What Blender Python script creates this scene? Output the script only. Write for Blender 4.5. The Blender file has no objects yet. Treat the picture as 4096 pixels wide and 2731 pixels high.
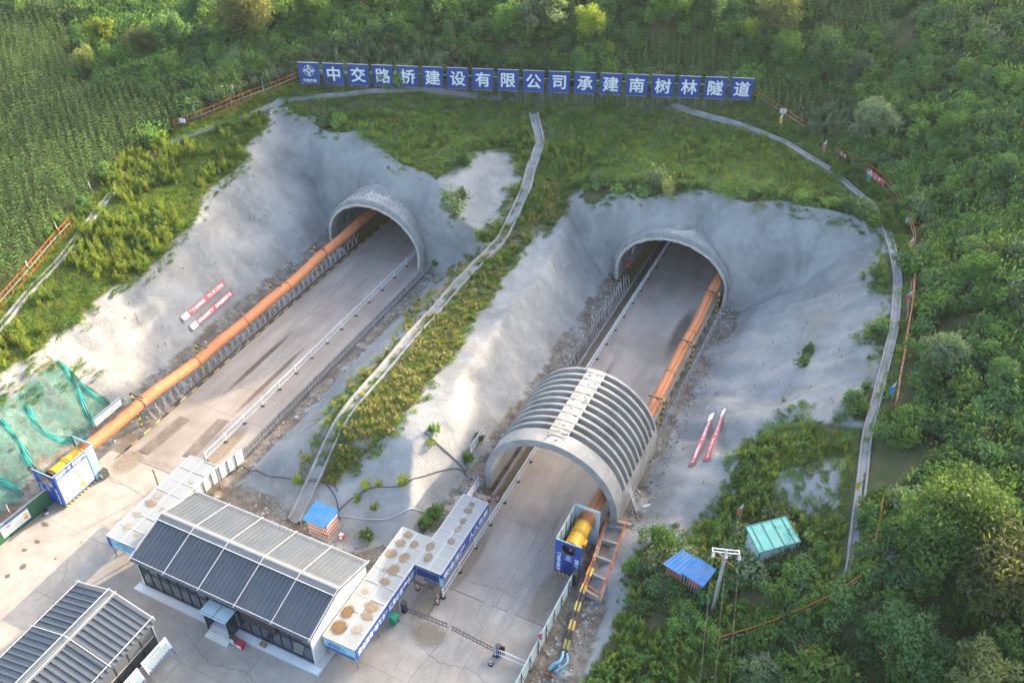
import bpy, math, random
import numpy as np
from mathutils import Vector

# ------------------------------------------------------------------ camera, sky, sun, exposure
# World: metres. +Y runs along both tunnels into the hill, +X is to the right of the roads, z = 0 is the road.
random.seed(7); rng = np.random.default_rng(11)
scn = bpy.context.scene
root_col = scn.collection
CAM_H, PITCH, YAW, LENS = 66.0, math.radians(38.2), math.radians(25.6), 32.1
cam_d = bpy.data.cameras.new('camera'); cam = bpy.data.objects.new('camera', cam_d); root_col.objects.link(cam)
cam.location = (0, 0, CAM_H); cam.rotation_euler = (math.pi/2-PITCH, 0, YAW)
cam_d.lens = LENS; cam_d.sensor_width = 36; cam_d.clip_start = 1; cam_d.clip_end = 3000
scn.camera = cam
SUN_EL = math.radians(16.5)
SUN_AZ = (0.37, 0.93)                       # horizontal direction towards the sun
w = bpy.data.worlds.new('World'); scn.world = w; w.use_nodes = True
nt = w.node_tree; bg = nt.nodes['Background']
sky = nt.nodes.new('ShaderNodeTexSky'); sky.sky_type = 'NISHITA'; sky.sun_disc = False
sky.sun_elevation = SUN_EL; sky.sun_rotation = math.atan2(SUN_AZ[0], SUN_AZ[1])
sky.air_density = 0.9; sky.dust_density = 5.0; sky.ozone_density = 0.6
nt.links.new(sky.outputs[0], bg.inputs[0]); bg.inputs[1].default_value = 0.15
sl = bpy.data.lights.new('sun', 'SUN'); so = bpy.data.objects.new('sun', sl); root_col.objects.link(so)
sl.energy = 2.6; sl.angle = math.radians(0.6); sl.color = (1.0, 0.80, 0.56)
so.rotation_euler = Vector((SUN_AZ[0]*math.cos(SUN_EL), SUN_AZ[1]*math.cos(SUN_EL), math.sin(SUN_EL))).to_track_quat('Z', 'Y').to_euler()
so.location = (60, 150, 80)
scn.view_settings.view_transform = 'Standard'; scn.view_settings.look = 'None'
scn.view_settings.gamma = 1; scn.view_settings.use_curve_mapping = False
scn.view_settings.exposure = 2.38
HAZE = 0.00011
scn.render.engine = 'CYCLES'
scn.cycles.max_bounces = 6; scn.cycles.diffuse_bounces = 3; scn.cycles.glossy_bounces = 2; scn.cycles.transmission_bounces = 4
scn.cycles.transparent_max_bounces = 8; scn.cycles.caustics_reflective = False; scn.cycles.caustics_refractive = False
scn.cycles.use_denoising = True

# ------------------------------------------------------------------ surveying helpers
VK = 4096/2352; FPX = LENS/36*4096
def vray(x, y):
    a = (x*VK-2048)/FPX; b = (y*VK-1365.5)/FPX
    c, s = math.cos(PITCH), math.sin(PITCH)
    d = (a, c-b*s, -s-b*c)
    return np.array([d[0]*math.cos(YAW)-d[1]*math.sin(YAW), d[0]*math.sin(YAW)+d[1]*math.cos(YAW), d[2]])
def gp(x, y, z=0.0):
    """survey a sight line down to height z"""
    d = vray(x, y); k = (z-CAM_H)/d[2]
    return np.array([d[0]*k, d[1]*k, z])
def sight(p):
    """inverse survey, vectorised: world points -> plan-sheet coordinates"""
    p = np.asarray(p, float)
    X = p[..., 0]*math.cos(YAW)+p[..., 1]*math.sin(YAW); Y = -p[..., 0]*math.sin(YAW)+p[..., 1]*math.cos(YAW); Z = p[..., 2]-CAM_H
    c, s = math.cos(PITCH), math.sin(PITCH)
    zc = Y*c-Z*s
    return np.stack([(2048+FPX*X/zc)/VK, (1365.5-FPX*(Y*s+Z*c)/zc)/VK], -1)
def in_poly(pts, poly):
    x, y = pts[..., 0], pts[..., 1]; r = np.zeros(x.shape, bool); n = len(poly)
    for i in range(n):
        x0, y0 = poly[i]; x1, y1 = poly[(i+1) % n]
        if y0 == y1: continue
        r ^= ((y0 > y) != (y1 > y)) & (x < (x1-x0)*(y-y0)/(y1-y0)+x0)
    return r
def vnoise(x, y, seed=0):
    xi = np.floor(x).astype(np.int64); yi = np.floor(y).astype(np.int64); fx = x-xi; fy = y-yi
    fx = fx*fx*(3-2*fx); fy = fy*fy*(3-2*fy)
    def h(a, b):
        n = (a*374761393+b*668265263+seed*974711) & 0x7fffffff
        n = ((n ^ (n >> 13))*1274126177) & 0x7fffffff
        return ((n ^ (n >> 16)) & 0xffff)/65535.0
    return (h(xi, yi)*(1-fx)+h(xi+1, yi)*fx)*(1-fy)+(h(xi, yi+1)*(1-fx)+h(xi+1, yi+1)*fx)*fy
def fbm(x, y, sc, oc=4, seed=0):
    x = np.asarray(x, float)/sc; y = np.asarray(y, float)/sc; r = 0; a = .5
    for i in range(oc):
        r = r+a*(vnoise(x, y, seed+i)-.5); x = x*2.03+3.1; y = y*2.03+7.7; a *= .5
    return r*2

# ------------------------------------------------------------------ materials
MATS = {}
def nd(t, n, loc=None, **kw):
    o = t.nodes.new(n)
    for k, v in kw.items(): setattr(o, k, v)
    return o
def mat(name, col, rough=.7, var=.12, scale=1.5, bump=0.0, bscale=20, metal=0, dirt=None, dscale=.4, damt=.5, alpha=None, spec=.5, coords='Object', trans=0, wear=None, streak=None):
    """base colour with two octaves of tone variation, an optional second (dirt) colour in patches, and fine relief"""
    if name in MATS: return MATS[name]
    m = bpy.data.materials.new(name); m.use_nodes = True; t = m.node_tree; b = t.nodes['Principled BSDF']; L = t.links.new
    if coords == 'World': tc = nd(t, 'ShaderNodeNewGeometry'); coords = 'Position'
    else: tc = nd(t, 'ShaderNodeTexCoord')
    mp = nd(t, 'ShaderNodeMapping'); L(tc.outputs[coords], mp.inputs[0])
    if streak: mp.inputs['Scale'].default_value = streak
    n1 = nd(t, 'ShaderNodeTexNoise'); n1.inputs['Scale'].default_value = scale; n1.inputs['Detail'].default_value = 8; n1.inputs['Roughness'].default_value = .65
    L(mp.outputs[0], n1.inputs['Vector'])
    r = nd(t, 'ShaderNodeMapRange'); L(n1.outputs['Fac'], r.inputs[0])
    r.inputs[1].default_value = .3; r.inputs[2].default_value = .7; r.inputs[3].default_value = 1-var; r.inputs[4].default_value = 1+var
    mx = nd(t, 'ShaderNodeMix', data_type='RGBA', blend_type='MULTIPLY'); mx.inputs[0].default_value = 1
    mx.inputs[6].default_value = (*col, 1); L(r.outputs[0], mx.inputs[7]); out = mx.outputs[2]
    if dirt:
        n2 = nd(t, 'ShaderNodeTexNoise'); n2.inputs['Scale'].default_value = dscale; n2.inputs['Detail'].default_value = 6; n2.inputs['Roughness'].default_value = .6
        L(tc.outputs[coords], n2.inputs['Vector'])
        r2 = nd(t, 'ShaderNodeMapRange'); L(n2.outputs['Fac'], r2.inputs[0]); r2.inputs[1].default_value = .48; r2.inputs[2].default_value = .68; r2.inputs[4].default_value = damt
        m2 = nd(t, 'ShaderNodeMix', data_type='RGBA'); L(r2.outputs[0], m2.inputs[0]); L(out, m2.inputs[6]); m2.inputs[7].default_value = (*dirt, 1); out = m2.outputs[2]
    L(out, b.inputs['Base Color'])
    b.inputs['Roughness'].default_value = rough; b.inputs['Metallic'].default_value = metal; b.inputs['Specular IOR Level'].default_value = spec
    if trans: b.inputs['Transmission Weight'].default_value = trans
    if alpha is not None: b.inputs['Alpha'].default_value = alpha
    if bump:
        n3 = nd(t, 'ShaderNodeTexNoise'); n3.inputs['Scale'].default_value = bscale; n3.inputs['Detail'].default_value = 5; L(tc.outputs[coords], n3.inputs['Vector'])
        bp = nd(t, 'ShaderNodeBump'); bp.inputs['Strength'].default_value = bump; bp.inputs['Distance'].default_value = .05; L(n3.outputs['Fac'], bp.inputs['Height']); L(bp.outputs[0], b.inputs['Normal'])
    MATS[name] = m; return m
def stripes(name, c1, c2, freq, axis=(1, 0, 0), rough=.5, duty=.5):
    """painted bands across the given axis"""
    if name in MATS: return MATS[name]
    m = mat(name, c1, rough, .1, 3); t = m.node_tree; b = t.nodes['Principled BSDF']; L = t.links.new
    tc = nd(t, 'ShaderNodeTexCoord'); dp = nd(t, 'ShaderNodeVectorMath', operation='DOT_PRODUCT'); L(tc.outputs['Object'], dp.inputs[0]); dp.inputs[1].default_value = [a*freq for a in axis]
    fr = nd(t, 'ShaderNodeMath', operation='FRACT'); L(dp.outputs['Value'], fr.inputs[0])
    gt = nd(t, 'ShaderNodeMath', operation='GREATER_THAN'); L(fr.outputs[0], gt.inputs[0]); gt.inputs[1].default_value = duty
    mx = nd(t, 'ShaderNodeMix', data_type='RGBA'); L(gt.outputs[0], mx.inputs[0]); src = b.inputs['Base Color'].links[0].from_socket
    L(src, mx.inputs[6]); mx.inputs[7].default_value = (*c2, 1); L(mx.outputs[2], b.inputs['Base Color']); return m
def leafmat(name, c1, c2, trans=.35, gscale=.12, bright=.35, rough=.6):
    """leaf: colour drifts from plant to plant and from place to place; thin, so light also comes through"""
    if name in MATS: return MATS[name]
    m = bpy.data.materials.new(name); m.use_nodes = True; t = m.node_tree; L = t.links.new; t.nodes.clear()
    o = nd(t, 'ShaderNodeOutputMaterial'); oi = nd(t, 'ShaderNodeObjectInfo'); ge = nd(t, 'ShaderNodeNewGeometry')
    n = nd(t, 'ShaderNodeTexNoise'); n.inputs['Scale'].default_value = gscale; n.inputs['Detail'].default_value = 3; L(ge.outputs['Position'], n.inputs['Vector'])
    ad = nd(t, 'ShaderNodeMath', operation='MULTIPLY_ADD'); L(oi.outputs['Random'], ad.inputs[0]); ad.inputs[1].default_value = .55; 
    r0 = nd(t, 'ShaderNodeMapRange'); L(n.outputs['Fac'], r0.inputs[0]); r0.inputs[1].default_value = .3; r0.inputs[2].default_value = .7; r0.inputs[4].default_value = .45; L(r0.outputs[0], ad.inputs[2])
    mx = nd(t, 'ShaderNodeMix', data_type='RGBA'); L(ad.outputs[0], mx.inputs[0]); mx.inputs[6].default_value = (*c1, 1); mx.inputs[7].default_value = (*c2, 1)
    wn = nd(t, 'ShaderNodeTexWhiteNoise', noise_dimensions='1D'); L(oi.outputs['Random'], wn.inputs['W'])
    r1 = nd(t, 'ShaderNodeMapRange'); L(wn.outputs['Value'], r1.inputs[0]); r1.inputs[3].default_value = 1-bright; r1.inputs[4].default_value = 1+bright
    m2 = nd(t, 'ShaderNodeMix', data_type='RGBA', blend_type='MULTIPLY'); m2.inputs[0].default_value = 1; L(mx.outputs[2], m2.inputs[6]); L(r1.outputs[0], m2.inputs[7])
    d = nd(t, 'ShaderNodeBsdfPrincipled'); d.inputs['Roughness'].default_value = rough; d.inputs['Specular IOR Level'].default_value = .25; L(m2.outputs[2], d.inputs['Base Color'])
    tr = nd(t, 'ShaderNodeBsdfTranslucent'); m3 = nd(t, 'ShaderNodeMix', data_type='RGBA', blend_type='MULTIPLY'); m3.inputs[0].default_value = 1; L(m2.outputs[2], m3.inputs[6]); m3.inputs[7].default_value = (1.25, 1.4, .5, 1); L(m3.outputs[2], tr.inputs[0])
    ms = nd(t, 'ShaderNodeMixShader'); ms.inputs[0].default_value = trans; L(d.outputs[0], ms.inputs[1]); L(tr.outputs[0], ms.inputs[2]); L(ms.outputs[0], o.inputs[0])
    MATS[name] = m; return m
def glassmat(name, col, rough=.08, alpha=1, spec=.8):
    return mat(name, col, rough, .06, .6, spec=spec, alpha=None if alpha == 1 else alpha)

CONC = (0.47, 0.44, 0.40)
M_ = lambda n: MATS[n]
mat('concrete_slab', (.36, .332, .295), .85, .22, .5, .35, 45, dirt=(.235, .20, .165), dscale=.16, damt=.8, coords='World')
mat('road_slab', (.325, .285, .258), .8, .24, .45, .3, 40, dirt=(.20, .172, .148), dscale=.14, damt=.8, streak=(1.0, .16, 1), coords='World')
mat('cast_concrete', (.285, .295, .30), .8, .2, .9, .5, 22, dirt=(.20, .20, .195), dscale=.5, damt=.8)
mat('pale_concrete', (.355, .355, .345), .8, .2, .9, .5, 22, dirt=(.24, .225, .205), dscale=.6, damt=.8); mat('plaster', (.46, .45, .42), .9, .2, 2, .5, 20, dirt=(.33, .29, .24), dscale=1.5, damt=.8)
mat('lining', (.25, .25, .245), .8, .14, .5, .2, 20, dirt=(.24, .24, .235), dscale=.4, damt=.7)
mat('joint', (.10, .09, .08), .9)
mat('rubble', (.27, .255, .235), .95, .3, 1.2, .6, 12, dirt=(.17, .14, .11), dscale=.5, damt=.8)
mat('mud', (.16, .125, .09), .45, .25, .7, .2, 10)
mat('stone_a', (.36, .35, .34), .9, .25, 3); mat('stone_b', (.22, .20, .175), .9, .25, 3)
mat('steel', (.33, .34, .36), .45, .12, 4, metal=.6); mat('rebar', (.58, .56, .585), .55, .2, 5)
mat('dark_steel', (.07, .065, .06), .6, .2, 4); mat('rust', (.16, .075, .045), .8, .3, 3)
mat('white_paint', (.62, .63, .65), .45, .06, 2); mat('offwhite', (.50, .51, .52), .5, .08, 1)
mat('blue_sheet', (.022, .075, .33), .42, .10, .5); mat('sign_blue', (.02, .068, .27), .45, .08, .4); mat('deep_blue', (.012, .035, .17), .4, .1, .6)
mat('letter', (.76, .80, .83), .5, .04, 3); mat('red_letter', (.52, .04, .035), .5); mat('blue_letter', (.03, .09, .36), .5)
mat('orange_duct', (.50, .185, .075), .62, .10, 1.2, .25, 9, dirt=(.40, .19, .10), dscale=.7, damt=.8)
mat('duct_seam', (.24, .085, .035), .7, .15, 2)
mat('orange_paint', (.56, .14, .03), .55, .15, 3); mat('yellow_fan', (.72, .40, .025), .42, .12, 1.5, dirt=(.50, .27, .04), dscale=2, damt=.5)
mat('red_cloth', (.56, .12, .13), .7, .10, 1.5); mat('white_cloth', (.78, .78, .80), .7, .06, 2); mat('green_cloth', (.02, .28, .24), .7); mat('yellow_cloth', (.68, .42, .05), .7); mat('blue_cloth', (.02, .24, .58), .7)
mat('roof_metal', (.10, .12, .145), .42, .18, .9, metal=.25, dirt=(.165, .165, .16), dscale=.5, damt=.6, streak=(1, .2, 1)); mat('roof_rib', (.105, .12, .14), .42, .1, 1, metal=.25)
mat('roof_cap', (.17, .185, .20), .45, .1, .8, metal=.2)
mat('glass_dark', (.03, .043, .06), .08, .1, .4, spec=.9); mat('glass_grey', (.11, .125, .135), .12, .1, .4, spec=.9); mat('pane_strip', (.03, .05, .13), .5)
mat('frame_dark', (.03, .032, .036), .5); mat('green_hoarding', (.03, .125, .06), .55, .12, .6)
mat('pale_sheet', (.40, .52, .56), .5, .08, .7); mat('blue_roof', (.05, .21, .50), .5, .16, 1.2, dirt=(.16, .28, .45), dscale=1.0, damt=.6); mat('teal_roof', (.11, .43, .40), .5, .12, 1.0, dirt=(.30, .47, .36), dscale=1.2, damt=.6)
mat('teal_trim', (.03, .22, .20), .5); mat('cabin_wall', (.52, .57, .64), .5, .08, .8, dirt=(.36, .38, .40), dscale=1.0, damt=.5)
mat('pipe_blue', (.12, .33, .50), .5, .1, 2); mat('black_rubber', (.022, .022, .024), .6, .1, 3); mat('bin_green', (.01, .22, .14), .5); mat('red_paint', (.48, .03, .045), .5, .1, 2)
mat('brown_sheet', (.045, .028, .028), .7); mat('wood', (.27, .19, .12), .8, .2, 3)
mat('poly_roof', (.29, .31, .315), .35, .10, .5, spec=.6, streak=(1, .15, 1)); mat('poly_batten', (.42, .435, .44), .45, .06, 2)
mat('dust_light', (.46, .415, .35), .9, .15, 2); mat('dust_mid', (.36, .28, .20), .9, .15, 2); mat('dust_dark', (.165, .10, .05), .95, .25, 2, .5, 20)
def dustmat(name, c, amt):
    m = mat(name, c, .95, .25, 3, .3, 20); t = m.node_tree; b = t.nodes['Principled BSDF']; L = t.links.new; tc = nd(t, 'ShaderNodeTexCoord'); mp = nd(t, 'ShaderNodeMapping', vector_type='POINT'); mp.inputs['Location'].default_value = (-1, -1, 0); mp.inputs['Scale'].default_value = (2, 2, 0); L(tc.outputs['Generated'], mp.inputs[0])
    ln = nd(t, 'ShaderNodeVectorMath', operation='LENGTH'); L(mp.outputs[0], ln.inputs[0]); n = nd(t, 'ShaderNodeTexNoise'); n.inputs['Scale'].default_value = 3.5; n.inputs['Detail'].default_value = 5; L(tc.outputs['Object'], n.inputs['Vector'])
    ad = nd(t, 'ShaderNodeMath', operation='MULTIPLY_ADD'); L(n.outputs['Fac'], ad.inputs[0]); ad.inputs[1].default_value = .32; L(ln.outputs['Value'], ad.inputs[2]); r = nd(t, 'ShaderNodeMapRange', interpolation_type='SMOOTHSTEP'); L(ad.outputs[0], r.inputs[0]); r.inputs[1].default_value = 1.05; r.inputs[2].default_value = .5; r.inputs[3].default_value = 0; r.inputs[4].default_value = amt; L(r.outputs[0], b.inputs['Alpha'])
dustmat('dust_soft1', (.34, .29, .22), .6); dustmat('dust_soft2', (.25, .185, .125), .8); dustmat('track_pale', (.44, .42, .385), .5); dustmat('track_sand', (.30, .245, .18), .65); dustmat('stain_dark', (.12, .095, .075), .6); dustmat('dust_soft3', (.15, .09, .045), 1.0)
mat('board_white', (.72, .75, .78), .45, .05, 1.5); mat('board_sky', (.28, .56, .70), .45, .25, .5); mat('print_grey', (.42, .44, .46), .5, .3, 8); mat('print_green', (.48, .58, .54), .5, .25, 6); mat('print_dark', (.12, .11, .13), .5, .5, 6)
mat('warn_yellow', (.75, .56, .03), .5); mat('warn_black', (.03, .03, .03), .5)
mat('steel_plate', (.155, .13, .11), .6, .25, .8, .3, 10, dirt=(.27, .235, .20), dscale=.7, damt=.8)
mat('net_teal', (.03, .34, .31), .8, .3, 3); mat('gate_bar', (.065, .05, .06), .5); mat('hydrant', (.5, .06, .05), .5)
mat('bark', (.10, .075, .055), .9, .3, 4, .5, 12); mat('dead_wood', (.34, .31, .29), .9, .2, 4)
mat('terracotta', (.26, .115, .085), .8, .2, 2)
stripes('hazard', (.70, .47, .03), (.03, .03, .03), 2.4, (1, 1, .9)); stripes('hazard_pipe', (.50, .38, .10), (.05, .047, .043), .55, (0, 1, 0)); stripes('hazard_post', (.66, .44, .03), (.04, .03, .025), 1.3, (0, 0, 1))
stripes('cone_band', (.55, .035, .03), (.78, .76, .74), 3.6, (0, 0, 1)); stripes('cage_bar', (.70, .68, .66), (.50, .13, .06), 2.2, (0, 0, 1)); stripes('pole_band', (.6, .05, .04), (.78, .76, .74), 1.6, (0, 0, 1))

# ------------------------------------------------------------------ object helpers
def wloc(o):
    v = Vector((0, 0, 0))
    while o is not None: v = v+o.location; o = o.parent
    return v
def tag(o, label=None, cat=None, group=None, kind=None):
    if label: o['label'] = label
    if cat: o['category'] = cat
    if group: o['group'] = group
    if kind: o['kind'] = kind
    return o
def thing(name, label, cat, loc=(0, 0, 0), group=None):
    o = bpy.data.objects.new(name, None); o.location = loc; o.empty_display_size = .3; root_col.objects.link(o)
    return tag(o, label, cat, group)
class MB:
    """collects faces in world coordinates and links them as one mesh object"""
    def __init__(self): self.v = []; self.f = []; self.m = []; self.mats = []
    def mi(self, m):
        m = MATS[m] if isinstance(m, str) else m
        if m not in self.mats: self.mats.append(m)
        return self.mats.index(m)
    def poly(self, pts, m):
        n = len(self.v); self.v += [tuple(p) for p in pts]; self.f.append(tuple(range(n, n+len(pts)))); self.m.append(self.mi(m)); return self
    def box(self, lo, hi, m):
        x0, y0, z0 = lo; x1, y1, z1 = hi; n = len(self.v); k = self.mi(m)
        self.v += [(x0, y0, z0), (x1, y0, z0), (x1, y1, z0), (x0, y1, z0), (x0, y0, z1), (x1, y0, z1), (x1, y1, z1), (x0, y1, z1)]
        for q in ((0, 3, 2, 1), (4, 5, 6, 7), (0, 1, 5, 4), (1, 2, 6, 5), (2, 3, 7, 6), (3, 0, 4, 7)): self.f.append(tuple(n+i for i in q)); self.m.append(k)
        return self
    def hexa(self, b, t, m):
        """box from 4 bottom and 4 top corners (counter-clockwise)"""
        n = len(self.v); k = self.mi(m); self.v += [tuple(p) for p in b]+[tuple(p) for p in t]
        for q in ((0, 3, 2, 1), (4, 5, 6, 7), (0, 1, 5, 4), (1, 2, 6, 5), (2, 3, 7, 6), (3, 0, 4, 7)): self.f.append(tuple(n+i for i in q)); self.m.append(k)
        return self
    def tube(self, pts, r, m, seg=6, cap=True, r2=None):
        pts = [Vector(p) for p in pts]; n0 = len(self.v); k = self.mi(m); N = len(pts)
        for i, p in enumerate(pts):
            d = (pts[min(i+1, N-1)]-pts[max(i-1, 0)]); d = d.normalized() if d.length > 1e-9 else Vector((0, 0, 1))
            a = d.cross(Vector((0, 0, 1)) if abs(d.z) < .95 else Vector((0, 1, 0))).normalized(); b = d.cross(a)
            rr = r if r2 is None else r+(r2-r)*i/max(1, N-1)
            for j in range(seg):
                th = 2*math.pi*j/seg; self.v.append(tuple(p+(a*math.cos(th)+b*math.sin(th))*rr))
        for i in range(N-1):
            for j in range(seg):
                a = n0+i*seg+j; b = n0+i*seg+(j+1) % seg; self.f.append((a, b, b+seg, a+seg)); self.m.append(k)
        if cap:
            self.f.append(tuple(n0+j for j in range(seg))[::-1]); self.m.append(k); self.f.append(tuple(n0+(N-1)*seg+j for j in range(seg))); self.m.append(k)
        return self
    def bar(self, a, b, w, h, m):
        """rectangular bar between two points, w across, h up"""
        a = Vector(a); b = Vector(b); d = (b-a).normalized(); u = Vector((0, 0, 1)) if abs(d.z) < .95 else Vector((0, 1, 0))
        s = d.cross(u).normalized()*(w/2); u = s.cross(d).normalized()*(h/2)
        return self.hexa([a-s-u, a+s-u, b+s-u, b-s-u], [a-s+u, a+s+u, b+s+u, b-s+u], m)
    def sweep(self, prof, path, m, closed=False, ups=None):
        """profile [(side, up)] carried along a path; side is to the right of travel"""
        n0 = len(self.v); k = self.mi(m); P = [Vector(p) for p in path]; N = len(P); q = len(prof)
        for i, p in enumerate(P):
            d = P[min(i+1, N-1)]-P[max(i-1, 0)]; d.z = 0; d.normalize(); s = Vector((d.y, -d.x, 0))
            for a, b in prof: self.v.append(tuple(p+s*a+Vector((0, 0, b))))
        for i in range(N-1):
            for j in range(q if closed else q-1):
                a = n0+i*q+j; b = n0+i*q+(j+1) % q; self.f.append((a, b, b+q, a+q)); self.m.append(k)
        return self
    def build(self, name, parent=None, smooth=False, loc=None):
        o0 = wloc(parent) if parent is not None else Vector(loc if loc else (0, 0, 0))
        me = bpy.data.meshes.new(name)
        vs = np.array(self.v, float)-np.array(o0)
        me.from_pydata(vs.tolist(), [], self.f)
        for m in self.mats: me.materials.append(m)
        me.polygons.foreach_set('material_index', self.m)
        if smooth: me.polygons.foreach_set('use_smooth', [True]*len(self.f))
        me.update()
        o = bpy.data.objects.new(name, me); root_col.objects.link(o)
        if parent is not None: o.parent = parent
        else: o.location = o0
        return o
def put(me, name, parent, at, rot=None, sc=None):
    """another object sharing a mesh; at is a world position"""
    o = bpy.data.objects.new(name, me); root_col.objects.link(o)
    if parent is not None: o.parent = parent; o.location = Vector(at)-wloc(parent)
    else: o.location = at
    if rot: o.rotation_euler = rot
    if sc: o.scale = sc if hasattr(sc, '__len__') else (sc, sc, sc)
    return o
def copy_tree(o, parent=None, loc=None):
    c = o.copy(); root_col.objects.link(c); c.parent = parent
    if loc is not None: c.location = loc
    for ch in list(o.children): copy_tree(ch, c)
    return c
_txt = {}
def glyphs(body, bold=.02):
    """flat outlines of a piece of writing, one em high, as (verts, faces)"""
    key = (body, bold)
    if key not in _txt:
        c = bpy.data.curves.new('lettering', 'FONT'); c.body = body; c.size = 1; c.offset = bold; c.resolution_u = 2; c.align_x = 'CENTER'; c.align_y = 'CENTER'
        o = bpy.data.objects.new('lettering', c); root_col.objects.link(o); bpy.context.view_layer.update()
        me = bpy.data.meshes.new_from_object(o.evaluated_get(bpy.context.evaluated_depsgraph_get()))
        vs = np.array([v.co[:] for v in me.vertices]).reshape(-1, 3); fs = [tuple(p.vertices) for p in me.polygons]
        if len(vs): vs[:, :2] -= (vs[:, :2].max(0)+vs[:, :2].min(0))/2
        bpy.data.objects.remove(o); bpy.data.curves.remove(c); bpy.data.meshes.remove(me); _txt[key] = (vs, fs)
    return _txt[key]
def write(mb, body, at, u, v, size, m, bold=.02, width=None):
    """lay writing on a surface: centre, unit vectors to its right and up, letter height; width fits it to a length"""
    vs, fs = glyphs(body, bold)
    if not len(vs): return
    n0 = len(mb.v); k = mb.mi(m); u = np.array(u, float); v = np.array(v, float); ext = vs[:, 0].max()-vs[:, 0].min()
    sx = size if width is None else width/ext
    P = np.array(at, float)+np.outer(vs[:, 0]*sx, u)+np.outer(vs[:, 1]*size, v)
    mb.v += [tuple(p) for p in P]; mb.f += [tuple(n0+i for i in f) for f in fs]; mb.m += [k]*len(fs)
def emblem(mb, at, u, v, r, m, m2):
    """ring with a four-armed compass star made of bent double bars"""
    u = np.array(u, float); v = np.array(v, float); at = np.array(at, float); nrm = np.cross(u, v)*.004
    P = lambda x, y, l=0: tuple(at+u*x*r+v*y*r+nrm*l)
    N = 28
    for i in range(N):
        a, b = 2*math.pi*i/N, 2*math.pi*(i+1)/N
        mb.poly([P(.78*math.cos(a), .78*math.sin(a)), P(.84*math.cos(a), .84*math.sin(a)), P(.84*math.cos(b), .84*math.sin(b)), P(.78*math.cos(b), .78*math.sin(b))], m)
    for i in range(4):
        c, s = math.cos(i*math.pi/2), math.sin(i*math.pi/2); R = lambda x, y: (x*c-y*s, x*s+y*c)
        for pts, l in (([(-.14, 1.0), (-.02, 1.0), (-.02, .36), (-.14, .30)], 1), ([(.06, .8), (.18, .8), (.18, .42), (.06, .30)], 1),
                       ([(-.14, .30), (-.02, .36), (-.36, .02), (-.30, .14)], 1), ([(.06, .30), (.18, .42), (.42, .18), (.30, .06)], 1)):
            mb.poly([P(*R(x, y), l) for x, y in pts][::-1], m)
    mb.poly([P(.12, 0, 1), P(0, .12, 1), P(-.12, 0, 1), P(0, -.12, 1)], m)
UP = (0, 0, 1)
# ------------------------------------------------------------------ terrain: natural hillside minus two road cuts
CTRL_V = [(150,810,5.7),(250,710,6.4),(340,620,7.1),(440,520,8),(540,400,9.6),(580,340,10.7),(620,275,12.1),(680,265,12.2),(750,275,12),(800,300,12),(850,340,11.8),(920,380,11.5),(1000,415,10.8),(1060,490,8.2),
 (690,185,14.4),(600,215,13.9),(530,245,13.3),(420,290,12.5),(330,325,11.8),(215,450,10.8),(160,520,10.2),(70,640,9.2),(0,710,8.6),(0,400,11),(100,300,12),(0,200,13),(0,0,16),(250,100,15),(200,250,13),(350,200,14),(-300,600,9),(-300,0,16),(0,850,7),
 (900,110,17),(600,60,18),(300,20,16.5),(1200,60,20),(1200,0,22),(1500,120,17.5),(1500,0,23),(1750,60,20),(1800,200,15),(2000,200,17),(2000,0,24),(2352,0,27),(2352,250,21),(2200,400,16),(2352,600,17),
 (1560,240,13.2),(1640,275,12.8),(1800,330,12.3),(1900,390,12),(2000,470,11.8),(2150,560,12.6),(2150,800,11.6),(2150,1000,11),(2352,900,13.5),(2352,1200,12),(2200,1300,10.5),(2352,1500,10),(2150,1568,7),(1955,1340,8.4),(1850,1420,6),(1700,1450,3.4),(1600,1490,1.9),(1500,1568,.4),(1800,1568,3)]
CTRL_W = [(-80.9,99.4,14.3),(-60,106.7,13.2),(-50,110.3,12.6),(-40,113.8,13),(-21.6,120.2,14.5),(.7,95.5,12),(2.5,90.5,11.2),(3,80.5,11),(3.05,73,10.2),(3.1,66,9.6),(3.8,58.5,9.2),(4.6,50,8.8),
 (-9,48.9,2),(-6.4,48.3,2.2),(-2.5,52.2,4.2),(0,54.6,4.7),(-3.9,53.8,4.1),(-5,45,2.5),(-9,43,1),(-12,40,.4),(-14,30,.2),(-6,30,.5),(4,30,2.5),(20,30,6),
 (-48.8,108.8,12.5),(-44.8,102.6,11.4),(-43.4,95,9),(-42.6,85.7,6),(-43.7,76.3,5),(-44,66.8,4.5),(-43.8,57.6,4.2),(-43.6,51.7,3.9),(-37.2,99,8.7),(-36.3,91.5,6.6),(-35.6,81.5,5.4),(-35.5,72,5.2),(-35.1,61,4.6),(-35.2,54.2,4.8),(-35.6,48.3,4.3),
 (-46.6,70,4.1),(-46.2,60,3.9),(-34.6,98,10),(-30,98,10.8),(-25,98,11.5),(-16,98,12.5),(-5,98,12.8),(-40,42,3),(-70,20,2),(-90,20,5),(-130,30,7),(-160,90,10),(60,60,22),(70,120,30),(60,170,34),(-40,210,34),(-140,190,24)]
CW = np.array([gp(*p) for p in CTRL_V]+[np.array(p, float) for p in CTRL_W])
def _ker(d2): return np.sqrt(d2+16.0)
_n = len(CW); _A = np.zeros((_n+3, _n+3)); _d2 = ((CW[:, None, :2]-CW[None, :, :2])**2).sum(-1)
_A[:_n, :_n] = _ker(_d2)-np.eye(_n)*.35; _A[:_n, _n] = 1; _A[:_n, _n+1:] = CW[:, :2]; _A[_n:, :_n] = _A[:_n, _n:].T
_wt = np.linalg.solve(_A, np.concatenate([CW[:, 2], np.zeros(3)]))
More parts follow.
